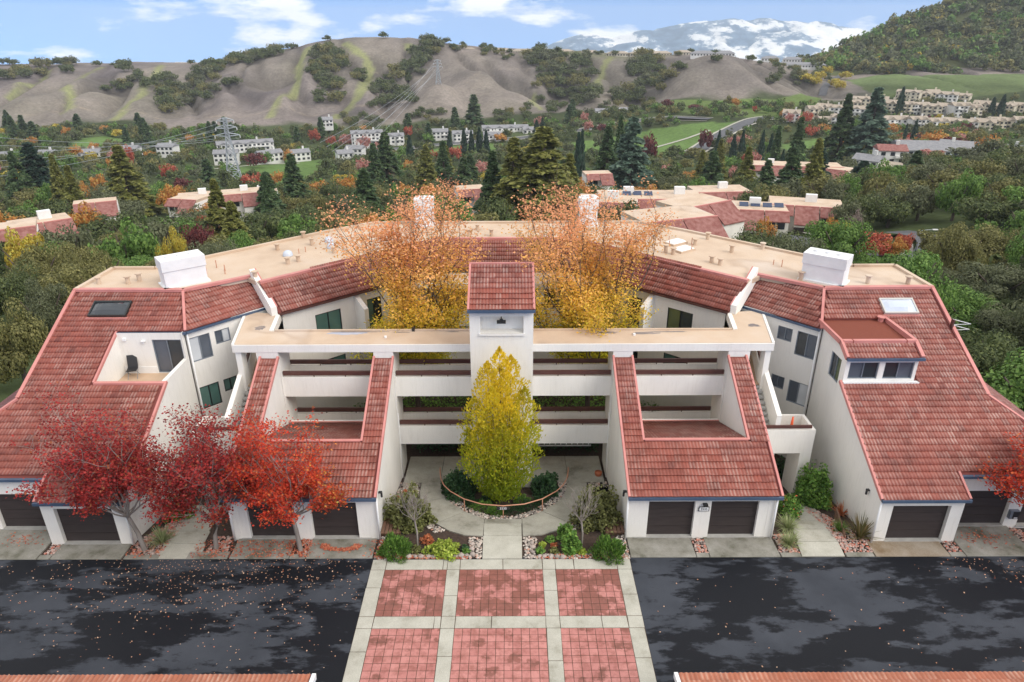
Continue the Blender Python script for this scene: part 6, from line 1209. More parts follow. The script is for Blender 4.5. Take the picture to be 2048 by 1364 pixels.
TREES = []      # (x, y, r) of every tree placed
trng = random.Random(99)
def plant(name, x, y, kind, mat, w, h, label, group, lod=None, z=None, parts=True):
    dist = math.hypot(x, y); lod = lod or ('hi' if dist < 110 else 'mid' if dist < 330 else 'lo'); cm, tm = proto(kind, lod, mat); z = hz(x, y) if z is None else z
    sc = (w / 2, w / 2, h / 1.42) if kind.startswith('broad') else (w / .29 if kind.startswith('con') else w / .26,) * 2 + (h,)
    rz = trng.uniform(0, 6.28)
    if lod == 'lo' or not parts:
        o = newobj(name, cm, None, None, (x, y, z), rz); o.scale = sc; tag(o, label, 'tree', group)
    else:
        e = empty(name, (x, y, z), rz, label, 'tree', group); e.scale = sc; newobj('trunk', tm, None, e); newobj('crown', cm, None, e); o = e
    TREES.append((x, y, w * .45)); return o
def free(x, y, r): return all((x - a) ** 2 + (y - c) ** 2 > (.62 * (r + q)) ** 2 for a, c, q in TREES)
KEEP = []       # (x, y, radius) kept clear for buildings
def clear(x, y, r=2.0):
    if any((x - a) ** 2 + (y - c) ** 2 < (q + r) ** 2 for a, c, q in KEEP): return False
    for pts, w in ROADS:
        for p in pts[::2]:
            if (p.x - x) ** 2 + (p.y - y) ** 2 < (w / 2 + r + 1.5) ** 2: return False
    return not any(inside(x, y, g_) for g_ in GOLF)
def pt_at(px, py, Y):
    """a point at distance Y seen at this pixel column; z of the ground there"""
    p = at_y(px, py, Y); return float(p[0]), float(p[1])
def tree_px(name, px, top, Y, kind, mat, wpx, label, group=None, lod=None):
    """a tree whose top is seen at (px, top) at distance Y and whose crown is wpx wide"""
    p = at_y(px, top, Y); g_ = hz(p[0], p[1]); zc_ = Y * math.cos(PITCH) + (21 - p[2]) * math.sin(PITCH); return plant(name, float(p[0]), float(p[1]), kind, mat, wpx * zc_ / FPX, max(3.0, float(p[2]) - g_), label, group, lod)

# ------------------------------------------------------------------ other buildings
M['h_white'] = simple('house_white', (.74, .73, .70), (.68, .67, .64), .3, .8); M['h_cream'] = simple('house_cream', (.60, .54, .42), (.66, .60, .48), .3, .8); M['h_grey'] = simple('grey_shingle', (.20, .20, .215), (.27, .27, .28), .8, .85); M['h_tan'] = simple('tan_shingle', (.34, .28, .22), (.40, .34, .27), .8, .85); M['h_win'] = simple('far_window', (.035, .04, .05), rough=.15); M['h_blue'] = simple('house_pale_blue', (.55, .60, .66), (.60, .64, .69), .3, .8)
def gable(mb, x0, x1, y0, y1, z, h, axis='x', ov=.4):
    x0 -= ov; x1 += ov; y0 -= ov; y1 += ov
    if axis == 'x': ym = (y0 + y1) / 2; mb.add([(x0, y0, z), (x1, y0, z), (x1, y1, z), (x0, y1, z), (x0, ym, z + h), (x1, ym, z + h), (x0, y0, z - .25), (x1, y0, z - .25)], [(0, 1, 5, 4), (2, 3, 4, 5), (0, 4, 3), (1, 2, 5), (6, 7, 1, 0)])
    else: xm = (x0 + x1) / 2; mb.add([(x0, y0, z), (x1, y0, z), (x1, y1, z), (x0, y1, z), (xm, y0, z + h), (xm, y1, z + h), (x0, y0, z - .25), (x1, y0, z - .25)], [(0, 4, 5, 3), (1, 2, 5, 4), (0, 1, 4), (2, 3, 5)])
def house(name, x, y, rz, w, d, storeys, wm, rm, label, group, z=None, gables=1, chim_=True, hgt=2.8, roof_h=2.0, balc=True, cat='house', sink=1.0):
    z = (hz(x, y) - .3) if z is None else z; rz += .8 * math.atan2(-x, y); e = empty(name, (x, y, z), rz, label, cat, group); H_ = storeys * hgt; KEEP.append((x, y, max(w, d) * .55))
    newobj('wall', MB().box(-w / 2, -d / 2, -sink - 2, w / 2, d / 2, H_).mesh('wall', M[wm]), None, e)
    rb = MB()
    if gables == 1: gable(rb, -w / 2, w / 2, -d / 2, d / 2, H_, roof_h)
    elif gables == 0: rb.box(-w / 2 - .2, -d / 2 - .2, H_, w / 2 + .2, d / 2 + .2, H_ + .35)
    elif gables == -1:
        o_ = .5; rb.add([(-w / 2 - o_, -d / 2 - o_, H_), (w / 2 + o_, -d / 2 - o_, H_), (w / 2 + o_, d / 2 + o_, H_), (-w / 2 - o_, d / 2 + o_, H_), (-w / 2 + d / 2, 0, H_ + roof_h), (w / 2 - d / 2, 0, H_ + roof_h)], [(0, 1, 5, 4), (1, 2, 5), (2, 3, 4, 5), (3, 0, 4)])
    else: gable(rb, -w / 2, w / 2, -d / 2, d / 2, H_, roof_h)
    rf = newobj('roof', rb.mesh('roof', M[rm]), None, e)
    if gables >= 2:
        for k in range(gables):
            cx = -w / 2 + w * (k + .5) / gables; gw_ = w / gables * .62; newobj('bay', MB().box(cx - gw_ / 2, -d / 2 - 1.3, -sink - 2, cx + gw_ / 2, -d / 2, H_).add([(cx - gw_ / 2, -d / 2 - 1.3, H_), (cx + gw_ / 2, -d / 2 - 1.3, H_), (cx, -d / 2 - 1.3, H_ + roof_h * .8)], [(0, 1, 2)]).mesh('bay', M[wm]), None, e)
            g_ = MB(); gable(g_, cx - gw_ / 2, cx + gw_ / 2, -d / 2 - 1.3, d * .1, H_, roof_h * .85, 'y', .25); newobj('bay_roof', g_.mesh('bay_roof', M[rm]), None, e)
    if chim_: newobj('chimney', MB().box(-.6, -.5, 0, .6, .5, roof_h + 1.6).mesh('chimney', M['h_white'] if wm != 'h_cream' else M['h_cream']), None, e, (w * .22, 0, H_))
    nb = max(2, int(w / 3.0))
    for s_ in range(storeys):
        for k in range(nb):
            cx = -w / 2 + w * (k + .5) / nb; ww = min(1.7, w / nb * .55); yf = -d / 2 - .03
            if gables >= 2:
                for kk in range(gables):
                    c2 = -w / 2 + w * (kk + .5) / gables
                    if abs(cx - c2) < w / gables * .31: yf = -d / 2 - 1.33
            o = newobj('window', bpy.data.meshes.get('far_window_pane') or MB().box(-.5, -.04, 0, .5, .04, 1).mesh('far_window_pane', M['h_win']), None, e, (cx, yf, s_ * hgt + .75)); o.scale = (ww, 1, 1.45)
    for s_ in range(1, storeys if balc else 0):
        newobj('balcony', MB().box(-w * .16, -d / 2 - (2.4 if gables >= 2 else 1.3), 0, w * .16, -d / 2, .95).mesh('balcony', M[wm]), None, e, (w * (.25 if s_ % 2 else -.2), 0, s_ * hgt - .1))
    return e
hr = random.Random(4)
def house_px(px, py, Y, w, d, st, wm, rm, label, group, rz=None, **kw):
    x, y = pt_at(px, py, Y); p = at_y(px, py, Y); z = float(p[2]); return house(kw.pop('name', 'house'), x, y, hr.uniform(-.5, .5) if rz is None else rz, w, d, st, wm, rm, label, group, z=z, **kw)
# far left rows of white houses (py is the foot of the wall)
for k, (px, py, Y, w) in enumerate(((20, 326, 470, 14), (100, 322, 480, 10), (182, 320, 490, 14), (262, 312, 500, 13), (338, 308, 500, 12), (455, 322, 470, 15), (540, 322, 480, 16), (600, 320, 490, 13), (690, 322, 470, 10), (712, 312, 500, 12))):
    house_px(px, py, Y, w, 9, 2, 'h_white', 'h_grey', ORD[k] + ' white grey roofed house from the left in the row across the left valley', 'white houses across the left valley', balc=False)
house_px(492, 300, 540, 40, 11, 2, 'h_white', 'h_grey', 'long white three storey apartment block behind the large pylon', None, rz=.12, gables=4, name='apartment_block', cat='building')
for px, py, Y, w, gb, lab in ((735, 287, 560, 24, 3, 'white gabled block among pink trees left of the dry knoll'), (655, 252, 610, 9, 1, 'small white house with a chimney at the foot of the left hill'), (790, 285, 570, 14, 2, 'white gabled house at the right end of the pink tree row'), (1010, 275, 600, 38, 4, 'white four gabled apartment block below the pylon knoll'), (1065, 272, 590, 16, 2, 'white house with balconies right of the gabled block'), (880, 276, 585, 13, 1, 'low white house left of the dark cypress row'), (925, 280, 575, 16, 2, 'white house half hidden behind the dark cypress row'), (985, 283, 570, 14, 2, 'white house with yellow bush beside the boulevard'), (1212, 234, 660, 20, 2, 'white hillside house left of the group of three'), (1260, 232, 660, 22, 2, 'grey roofed hillside house in the middle of the three'), (1310, 232, 655, 24, 2, 'grey roofed hillside house right of the group of three')):
    house_px(px, py, Y, w, 10, 3 if gb >= 3 else 2, 'h_white', 'h_grey', lab, None, rz=.1, gables=gb)
# cream terraces on the right
CT = ((1815, 203, 655, 34, 2), (1860, 205, 655, 20, 1), (1890, 207, 650, 30, 2), (1830, 228, 605, 32, 2), (1860, 232, 600, 26, 2), (1915, 232, 600, 26, 2), (1940, 235, 595, 20, 2), (1985, 230, 605, 26, 2), (2035, 230, 605, 28, 2), (1645, 232, 610, 20, 2), (1665, 236, 600, 24, 2), (1720, 215, 635, 24, 2), (1755, 218, 630, 24, 2), (1650, 260, 560, 26, 2), (1625, 240, 590, 20, 2), (1725, 240, 590, 30, 2), (1785, 262, 555, 34, 2), (1905, 262, 555, 28, 2), (1960, 264, 550, 30, 2), (2010, 262, 555, 26, 2), (1580, 248, 570, 22, 2), (1740, 262, 550, 20, 1), (1842, 205, 655, 24, 2), (1920, 208, 650, 24, 2), (1700, 226, 620, 22, 2), (1775, 228, 615, 24, 2), (1805, 230, 610, 24, 2), (1890, 230, 606, 24, 2), (1960, 230, 606, 22, 2), (2012, 230, 604, 22, 2), (1680, 258, 560, 22, 2), (1830, 262, 556, 22, 2), (1870, 262, 556, 24, 2), (1935, 264, 552, 20, 2), (1985, 264, 552, 22, 2), (2040, 262, 552, 24, 2))
row_ = lambda p_: 0 if p_ < 212 else 1 if p_ < 238 else 2
for px, py, Y, w, gb in CT:
    rk = ORD[sorted(t_[0] for t_ in CT if row_(t_[1]) == row_(py)).index(px)]
    house_px(px, py + hr.uniform(-2, 2), Y + hr.uniform(-8, 8), w * .56, 10, 3, 'h_cream' if (px // 7) % 3 else 'h_white', 'h_tan', rk + ' terrace house from the left in the ' + ('upper', 'middle', 'lower')[row_(py)] + ' row on the right slope', 'cream terraces on the right slope', rz=hr.uniform(-.5, .5), gables=gb, roof_h=hr.uniform(1.6, 2.6))
# ridge houses
for k, (px, py, Y, w) in enumerate(((868, 102, 893, 26), (930, 105, 896, 28), (1000, 106, 896, 30), (1050, 107, 898, 30), (1085, 108, 900, 24), (1125, 108, 900, 26), (1180, 110, 900, 22), (1235, 112, 896, 26), (1275, 112, 892, 20), (1320, 112, 890, 26), (1365, 110, 880, 20))):
    house_px(px, py, Y, w, 11, 1, 'h_cream', 'h_tan', ORD[k] + ' low cream house from the left in the row along the ridge', 'ridge houses', rz=hr.uniform(-.15, .15), balc=False, gables=-1, roof_h=2.2, chim_=False, hgt=3.2)
for px, py, Y, w, st, lab in ((1405, 112, 840, 26, 1, 'low white bungalow on top of the round dry knoll'), (1450, 112, 840, 20, 1, 'second white bungalow on the round dry knoll'), (1540, 122, 880, 20, 1, 'low white house on the far ridge left of the gap'), (1585, 124, 880, 22, 1, 'low white house on the far ridge beside the gap'), (1600, 135, 830, 52, 1, 'long low white hall below the ridge road'), (1675, 130, 860, 20, 1, 'small white hall at the edge of the wooded hill')):
    house_px(px, py, Y, w, 11, st, 'h_white', 'h_grey', lab, None, rz=0, balc=False, gables=-1, roof_h=2.4, chim_=False, hgt=3.2)
# big grey roofed clubhouse on the right and small red roofs near it
house_px(1862, 320, 330, 34, 18, 2, 'h_blue', 'h_grey', 'pale blue house with wide grey roof behind the pink tree', None, rz=.25, roof_h=3.2, name='club_house'); house_px(1975, 325, 330, 42, 18, 2, 'h_white', 'h_grey', 'long white house with grey roof at the right edge', None, rz=-.2, roof_h=3.2, name='club_house')
house_px(1775, 325, 300, 11, 9, 2, 'h_white', 'far_tile', 'small white house with red tile roof left of the pale blue house', None, rz=.2); house_px(1735, 332, 290, 10, 8, 1, 'h_white', 'h_grey', 'small cottage with a grey roof left of the small red roofed house', None, rz=-.4); house_px(1800, 352, 260, 13, 9, 1, 'h_white', 'h_tan', 'low cottage below the small red roofed house', None, rz=-.4)

# sister complexes: flat peach roof, red tile skirts, white walls
def complex_(name, x, y, rz, w, d, label, z=None, wings=2, chims=2, solar=0, ht=6.5, garages=0):
    z = hz(x, y) if z is None else z; rz += .7 * math.atan2(-x, y); e = empty(name, (x, y, z), rz, label, 'building'); KEEP.append((x, y, max(w, d) * .5 + 1))
    newobj('wall', MB().box(-w / 2, -d / 2, -8, w / 2, d / 2, ht - .5).mesh('wall', M['wall']), None, e)
    newobj('flat_roof', MB().box(-w / 2 + .02, -d / 2 + .6, ht - .5, w / 2 - .1, d / 2, ht + .25).mesh('flat_roof', M['flat']), None, e)
    seg_ = w / wings
    for k in range(wings):
        x0 = -w / 2 + seg_ * k + .1; x1 = x0 + seg_ - .2; out = 3.4 if k % 2 else 1.6; low = ht - out * .75
        newobj('tiled_roof', MB().add([(x0, -d / 2 + .7, ht + .28), (x1, -d / 2 + .7, ht + .28), (x1, -d / 2 - out, low), (x0, -d / 2 - out, low), (x0, -d / 2 + .7, ht), (x1, -d / 2 + .7, ht), (x1, -d / 2 - out, low - .2), (x0, -d / 2 - out, low - .2)], [(3, 2, 1, 0), (4, 5, 6, 7), (2, 3, 7, 6), (0, 4, 7, 3), (1, 2, 6, 5)]).mesh('tiled_roof', M['far_tile']), None, e)
        newobj('ridge_trim', MB().beam((x0, -d / 2 + .7, ht + .4), (x1, -d / 2 + .7, ht + .4), .3, .2).mesh('ridge_trim', M['trim']), None, e)
        if k % 2:
            newobj('bay_wall', MB().box(x0 + .15, -d / 2 - out + .3, -8, x1 - .15, -d / 2, low - .1).mesh('bay_wall', M['wall']), None, e)
            if garages:
                for g_ in (-1, 1): cx = (x0 + x1) / 2 + g_ * (x1 - x0) * .23; newobj('garage_door', MB().box(cx - 1.25, -d / 2 - out + .26, low - 2.75, cx + 1.25, -d / 2 - out + .32, low - .65).mesh('garage_door', M['door']), None, e)
        else:
            for s_ in range(2):
                for q in (-1, 1): o = newobj('window', bpy.data.meshes.get('far_window_pane'), None, e, ((x0 + x1) / 2 + q * seg_ * .2, -d / 2 - .03, low - 1.9 - s_ * 2.8)); o.scale = (1.5, 1, 1.4)
    for k in range(chims): newobj('chimney', MB().box(-1.1, -.6, 0, 1.1, .6, 1.6).mesh('chimney', M['white']), None, e, (-w / 2 + w * (k + .5) / chims + 1, d * .12, ht + .2))
    for k in range(solar): newobj('solar_panel', MB().add([(-.9, -.6, .1), (.9, -.6, .1), (.9, .6, .7), (-.9, .6, .7), (-.9, -.6, .04), (.9, -.6, .04), (.9, .6, .64), (-.9, .6, .64)], [(0, 1, 2, 3), (7, 6, 5, 4), (0, 4, 5, 1), (1, 5, 6, 2), (2, 6, 7, 3), (3, 7, 4, 0)]).mesh('solar_panel', M['solar']), None, e, (-w / 2 + 6 + k * 2.3, .3 * (k % 2), ht + .25))
    return e
def complex_px(px, py, Y, *a, **k):
    p = at_y(px, py, Y); return complex_(k.pop('name', 'apartment_block'), float(p[0]), float(p[1]), a[0], a[1], a[2], a[3], z=float(p[2]), **k)
# py is the roof level here: z then drops by the height
def comp_roof(px, py, Y, rz, w, d, label, **k):
    p = at_y(px, py, Y); ht = k.get('ht', 6.5); return complex_('apartment_block', float(p[0]), float(p[1]), rz, w, d, label, z=float(p[2]) - ht - .25, **k)
comp_roof(1500, 412, 142, .03, 14.5, 9, 'red roofed garage block with tilted solar panels behind the main roof', wings=3, chims=1, solar=4, garages=1)
comp_roof(1612, 405, 145, -.02, 14.5, 9, 'red roofed garage block with a square white chimney, right of the solar panels', wings=3, chims=1, garages=1)
comp_roof(1390, 402, 128, .75, 12, 8, 'angled white block with red tile slope left of the garage blocks', wings=2, chims=0)
comp_roof(1300, 390, 150, .12, 22, 10, 'long white block with grey solar roof behind the right chimney', wings=4, chims=2, solar=3)
comp_roof(1215, 398, 142, -.1, 12, 8, 'white block with tile skirt beside the right rear chimney', wings=2, chims=1)
comp_roof(1340, 428, 112, .5, 13, 9, 'peach flat roofed block just behind the main roof on the right', wings=2, chims=0)
comp_roof(440, 386, 205, .1, 23, 9, 'white apartment block with red tile roofs and two chimneys in the left valley', wings=4, chims=2)
comp_roof(378, 394, 198, -.5, 9, 8, 'red tiled end wing of the left valley block', wings=2, chims=0)
comp_roof(515, 382, 215, -.2, 10, 8, 'white end wing of the left valley block behind the sparse conifer', wings=2, chims=1)
comp_roof(80, 440, 132, .3, 10, 7, 'peach roofed block among the trees at the left edge', wings=2, chims=1)
comp_roof(15, 452, 125, .1, 9, 7, 'red tiled roof at the left border among trees', wings=2, chims=0)
comp_roof(190, 402, 180, .1, 10, 6, 'flat grey building half hidden in the left wood', wings=2, chims=0, ht=4)
comp_roof(1585, 328, 262, .1, 34, 11, 'white and red apartment block behind the tall conifers', wings=4, chims=2)
comp_roof(1665, 335, 255, -.4, 13, 9, 'white end wing right of the block behind the conifers', wings=2, chims=0)
comp_roof(1195, 345, 235, .2, 9, 7, 'red roof glimpsed between the central conifers', wings=2, chims=0)
comp_roof(940, 375, 200, .2, 8, 7, 'small peach roof glimpsed behind the bright green trees', wings=2, chims=0)
comp_roof(1440, 378, 175, .3, 14, 9, 'peach roofed block with a white chimney above the solar panels', wings=2, chims=1)

# ------------------------------------------------------------------ pylons, lines, street lamp
M['steel'] = simple('galvanised_steel', (.36, .39, .42), (.46, .49, .52), .6, .5, metal=.4)
def pylon(px, base, top, Y, label):
    p = at_y(px, base, Y); t = at_y(px, top, Y); h = float(t[2] - p[2]); x, y = float(p[0]), float(p[1]); z = float(p[2]); e = empty('power_pylon', (x, y, z), .25, label, 'pylon'); b0, b1 = h * .115, h * .028
    hw = lambda k: b0 + (b1 - b0) * min(1, k / .72); th = h * .0055
    for sx in (-1, 1):
        for sy in (-1, 1): newobj('leg', MB().tube([(sx * hw(0), sy * hw(0), -2), (sx * hw(.72), sy * hw(.72), h * .72), (sx * hw(1) * .9, sy * hw(1) * .9, h)], th * 1.3, 5).mesh('leg', M['steel']), None, e)
    lv = [0, .17, .32, .45, .56, .65, .72, .79, .86, .93, 1.0]; br = MB()
    for a, c in zip(lv[:-1], lv[1:]):
        for s1, s2, ax in ((-1, 1, 0), (1, -1, 0), (-1, 1, 1), (1, -1, 1)):
            for f in (-1, 1):
                A = (s1 * hw(a), f * hw(a), a * h) if ax == 0 else (f * hw(a), s1 * hw(a), a * h); Bq = (s2 * hw(c), f * hw(c), c * h) if ax == 0 else (f * hw(c), s2 * hw(c), c * h); br.tube([A, Bq], th * .8, 4, cap=False)
        for f in (-1, 1): br.tube([(-hw(c), f * hw(c), c * h), (hw(c), f * hw(c), c * h)], th * .8, 4, cap=False).tube([(f * hw(c), -hw(c), c * h), (f * hw(c), hw(c), c * h)], th * .8, 4, cap=False)
    newobj('bracing', br.mesh('bracing', M['steel']), None, e)
    tips = []
    for k, L in ((.72, .19), (.84, .16), (.95, .13)):
        ab = MB()
        for s in (-1, 1):
            for f in (-1, 1): ab.tube([(s * b1, f * b1, h * k), (s * h * L, 0, h * (k + .012))], th, 4).tube([(s * b1, f * b1, h * (k + .05)), (s * h * L, 0, h * (k + .015))], th, 4)
            tips.append((s * h * L, h * k - .6))
            newobj('insulator', MB().tube([(s * h * L, 0, h * (k + .01)), (s * h * L, 0, h * k - h * .03)], th * 1.2, 6).mesh('insulator', M['f_white']), None, e)
        newobj('cross_arm', ab.mesh('cross_arm', M['steel']), None, e)
    return e, [(x + a * math.cos(.25), y + a * math.sin(.25), z + q - h * .02) for a, q in tips]
py1, tips1 = pylon(470, 362, 236, 380, 'large lattice pylon behind the left valley apartment block'); py2, tips2 = pylon(877, 172, 119, 724, 'lattice pylon standing on the dry knoll'); KEEP.append((tips1[0][0], 380, 10))
def wire(a, c, sag, label, r=.07):
    pts = []; n = 24
    for k in range(n + 1): t = k / n; pts.append((a[0] * (1 - t) + c[0] * t, a[1] * (1 - t) + c[1] * t, a[2] * (1 - t) + c[2] * t - sag * 4 * t * (1 - t)))
    tag(MB().at(*a).tube(pts, r, 4).build('power_line', M['steel']), label, 'cable', 'power lines')
for k, tp in enumerate(tips1): far = np.array(at_y(-140, 262 + 22 * k, 235 + 10 * (k % 2))); wire(tp, tuple(far), 3.0, 'thin power line running left from the large pylon', .06)
for k, tp in enumerate(tips2): far = np.array(at_y(640 + 12 * k, 285 + 9 * k, 470)); wire(tp, tuple(far), 4.0, 'thin power line falling left from the knoll pylon', .09)
p = at_y(1824, 528, 106); lz = hz(p[0], p[1]); lp = empty('street_lamp', (p[0], p[1], min(lz, float(p[2]))), 0, 'grey street lamp with a curved arm beside the bend of the road', 'lamp'); hh = float(at_y(1836, 460, 106)[2] - min(lz, float(p[2])))
newobj('pole', MB().tube([(0, 0, -.5), (0, 0, hh * .6), (0, 0, hh - .4)], [.10, .08, .06], 8).mesh('pole', M['steel'], True), None, lp); newobj('arm', MB().tube([(0, 0, hh - .45), (.25, 0, hh - .1), (.9, 0, hh), (2.1, 0, hh + .05)], .04, 6).mesh('arm', M['steel'], True), None, lp); newobj('lamp_head', MB().box(1.9, -.13, hh - .02, 2.7, .13, hh + .12).mesh('lamp_head', M['f_white']), None, lp)
# ------------------------------------------------------------------ the trees one can name
T = tree_px
for px, top, Y, kd, mt, w, lab in (
    (232, 288, 225, 'con0', 'con_ol', 95, 'tall olive green redwood left of the large pylon'), (52, 283, 260, 'con1', 'con_dk', 80, 'dark broad conifer near the left border'), (20, 300, 250, 'con0', 'con_gr', 60, 'green conifer at the left border'), (580, 306, 245, 'con0', 'con_gr', 58, 'dense green redwood right of the left valley block'), (768, 262, 310, 'con1', 'con_gr', 62, 'dark redwood standing right of the pink trees'), (745, 285, 300, 'con0', 'con_gr', 44, 'lower redwood on the left flank of the dark redwood'),
    (850, 288, 290, 'con0', 'con_ol', 52, 'redwood left of the central green, first of the pair'), (885, 280, 300, 'con2', 'con_gr', 50, 'redwood left of the central green, second of the pair'), (1088, 250, 178, 'con1', 'con_ol', 150, 'huge olive redwood in the middle of the valley'), (1028, 272, 180, 'con0', 'con_ol', 100, 'tall redwood on the left flank of the huge redwood'), (985, 300, 185, 'con2', 'con_gr', 80, 'green redwood at the left end of the central group'), (1140, 305, 190, 'con0', 'con_ol', 70, 'lower redwood on the right flank of the huge redwood'),
    (1268, 232, 255, 'con1', 'con_bl', 92, 'bluish spruce with wide skirts right of centre'), (1218, 248, 270, 'con0', 'con_gr', 66, 'tall green redwood left of the bluish spruce'), (1243, 228, 300, 'con2', 'con_gr', 44, 'slim redwood behind the bluish spruce'), (1500, 292, 235, 'con2', 'con_ol', 62, 'sparse conifer before the red roofed block, leftmost'), (1538, 318, 215, 'con0', 'con_gr', 60, 'green conifer before the red roofed block, second from left'), (1590, 292, 220, 'con0', 'con_gr', 66, 'tall conifer in the middle of the red roofed block'), (1645, 292, 225, 'con1', 'con_dk', 56, 'very dark conifer at the right end of the red roofed block'),
    (1605, 232, 300, 'con0', 'con_gr', 44, 'redwood beyond the block, first of the slim pair'), (1560, 250, 300, 'con2', 'con_gr', 40, 'redwood beyond the block, second of the slim pair'), (1700, 185, 350, 'con2', 'con_gr', 72, 'pale tall redwood in front of the cream terraces, left one'), (1760, 172, 345, 'con0', 'con_bl', 88, 'tall redwood in front of the cream terraces, right one'), (1730, 320, 230, 'con1', 'con_dk', 66, 'dark conifer left of the small cottages'), (1800, 330, 215, 'con0', 'con_gr', 96, 'broad green cedar below the pink tree'), (1838, 300, 235, 'con0', 'con_gr', 50, 'green conifer below the pale blue house'),
    (425, 355, 150, 'con2', 'con_ol', 78, 'yellowish cypress in front of the left valley block'), (460, 400, 135, 'con0', 'con_ol', 70, 'lower yellowish cypress in front of the left valley block'), (528, 343, 190, 'con2', 'con_gr', 44, 'sparse dark conifer right of the left valley block'), (947, 188, 640, 'con0', 'con_gr', 34, 'tall lone redwood at the foot of the pylon knoll')):
    T('redwood_tree', px, top, Y, kd, mt, w, lab, None, 'hi' if w >= 60 else None)
CY = ((898, 262, 480, 14), (927, 258, 490, 16), (942, 262, 490, 15), (958, 256, 490, 17), (972, 260, 485, 15), (818, 272, 460, 18), (1073, 240, 560, 14), (1085, 236, 560, 14), (1158, 268, 330, 22), (1165, 262, 340, 18), (1488, 262, 420, 16), (1470, 270, 400, 18), (1528, 262, 400, 15), (1545, 268, 400, 15), (1808, 175, 600, 17), (1835, 240, 470, 14), (2010, 190, 590, 18), (1990, 195, 590, 16), (1440, 262, 420, 15), (1568, 300, 280, 18), (1900, 275, 380, 18), (1925, 278, 380, 16), (1945, 280, 380, 16), (1815, 248, 470, 10))
for px, top, Y, w in CY:
    T('cypress_tree', px, top, Y, 'cyp', 'con_dk', w, ORD[sorted(t_[0] for t_ in CY).index(px)] + ' slim dark cypress from the left on the valley floor', 'slim dark cypresses')
for px, top, Y, kd, mt, w, lab in (
    (505, 292, 450, 'broad1', 'aut_pu', 50, 'dark plum tree beside the large pylon'), (570, 300, 300, 'broad2', 'oak_gr', 40, 'rounded green tree right of the large pylon'), (245, 272, 430, 'broad0', 'aut_red', 34, 'crimson tree above the left redwood'), (190, 325, 300, 'broad1', 'aut_or', 40, 'orange tree on the left flank of the tall redwood'), (160, 350, 280, 'broad2', 'aut_or', 36, 'orange red tree in the left wood'), (725, 305, 400, 'broad0', 'aut_pk', 44, 'pink tree below the pink tree row'), (690, 255, 560, 'broad1', 'aut_pk', 40, 'pink tree at the left of the gabled block'), (725, 262, 545, 'broad2', 'aut_pk', 36, 'pink tree before the gabled block'), (625, 248, 590, 'broad0', 'aut_red', 26, 'red tree at the foot of the left hill'), (660, 262, 560, 'broad2', 'aut_red', 24, 'red tree left of the gabled block'),
    (1205, 245, 470, 'broad1', 'oak_gy', 40, 'pale grey green tree left of the boulevard bend'), (1305, 248, 430, 'broad2', 'aut_pu', 40, 'plum coloured tree on the right green'), (1415, 245, 470, 'broad0', 'aut_pu', 36, 'plum tree beside the right road'), (1390, 205, 620, 'broad1', 'aut_pu', 36, 'plum tree under the round dry knoll'), (1512, 205, 600, 'broad1', 'aut_red', 13, 'bright red tree at the end of the right road'), (1535, 205, 600, 'broad2', 'oak_gr', 30, 'bright green tree at the end of the right road'), (1488, 318, 300, 'broad0', 'aut_pk', 66, 'pink tree left of the block behind the conifers'), (1510, 288, 330, 'broad2', 'aut_pk', 40, 'pale pink tree behind the leftmost conifer'),
    (1862, 285, 300, 'broad1', 'aut_pk', 64, 'pink red tree in front of the pale blue house'), (1872, 248, 400, 'broad2', 'aut_or', 74, 'big golden tree behind the pale blue house'), (1940, 285, 290, 'broad1', 'oak_gy', 92, 'big grey oak in front of the long white house'), (1935, 325, 255, 'broad0', 'oak_gr', 46, 'bright green round tree below the grey oak'), (1745, 438, 108, 'broad1', 'aut_red', 100, 'red autumn tree beside the road behind the right roof'), (1795, 462, 106, 'broad2', 'aut_or', 62, 'orange yellow tree between the red tree and the street lamp'), (1815, 455, 112, 'broad0', 'aut_red', 44, 'red tree just left of the street lamp'), (1405, 420, 118, 'broad0', 'aut_or', 44, 'orange tree before the garage block with solar panels'), (1385, 425, 112, 'broad1', 'aut_ye', 28, 'yellow tree left of the orange tree'), (1540, 415, 118, 'broad2', 'aut_or', 52, 'orange brown tree between the two garage blocks'), (1670, 420, 128, 'broad0', 'aut_or', 34, 'small orange tree before the right garage block end'), (1700, 425, 122, 'broad1', 'aut_ye', 44, 'yellow tree right of the right garage block'), (1715, 405, 128, 'broad2', 'aut_br', 40, 'leafless grey tree right of the right garage block'),
    (1530, 440, 108, 'broad1', 'oak_gy', 66, 'grey green olive tree before the two garage blocks'), (1480, 470, 95, 'broad2', 'oak_gr', 60, 'low green shrubby tree before the solar panel block'), (1640, 455, 106, 'broad2', 'aut_br', 40, 'leafless tree by the parking court'), (655, 375, 120, 'broad1', 'oak_ol', 110, 'broad olive oak behind the left part of the roof'), (885, 345, 135, 'broad0', 'oak_gr', 130, 'large bright green oak behind the middle of the roof'), (770, 385, 118, 'broad2', 'oak_gr', 80, 'bright green oak left of the left rear chimney'), (1020, 400, 108, 'broad1', 'oak_gr', 60, 'low green tree behind the middle of the roof'), (330, 428, 95, 'broad2', 'aut_ye', 70, 'yellow tree behind the left chimney'), (385, 412, 112, 'broad0', 'aut_pu', 76, 'dark red trees in front of the left valley block'), (905, 358, 190, 'broad1', 'aut_pk', 30, 'pinkish tree right of the bright green oak'), (1015, 355, 200, 'broad0', 'aut_pk', 22, 'small pink tree beside the huge redwood')):
    T('broadleaf_tree', px, top, Y, kd, mt, w, lab)

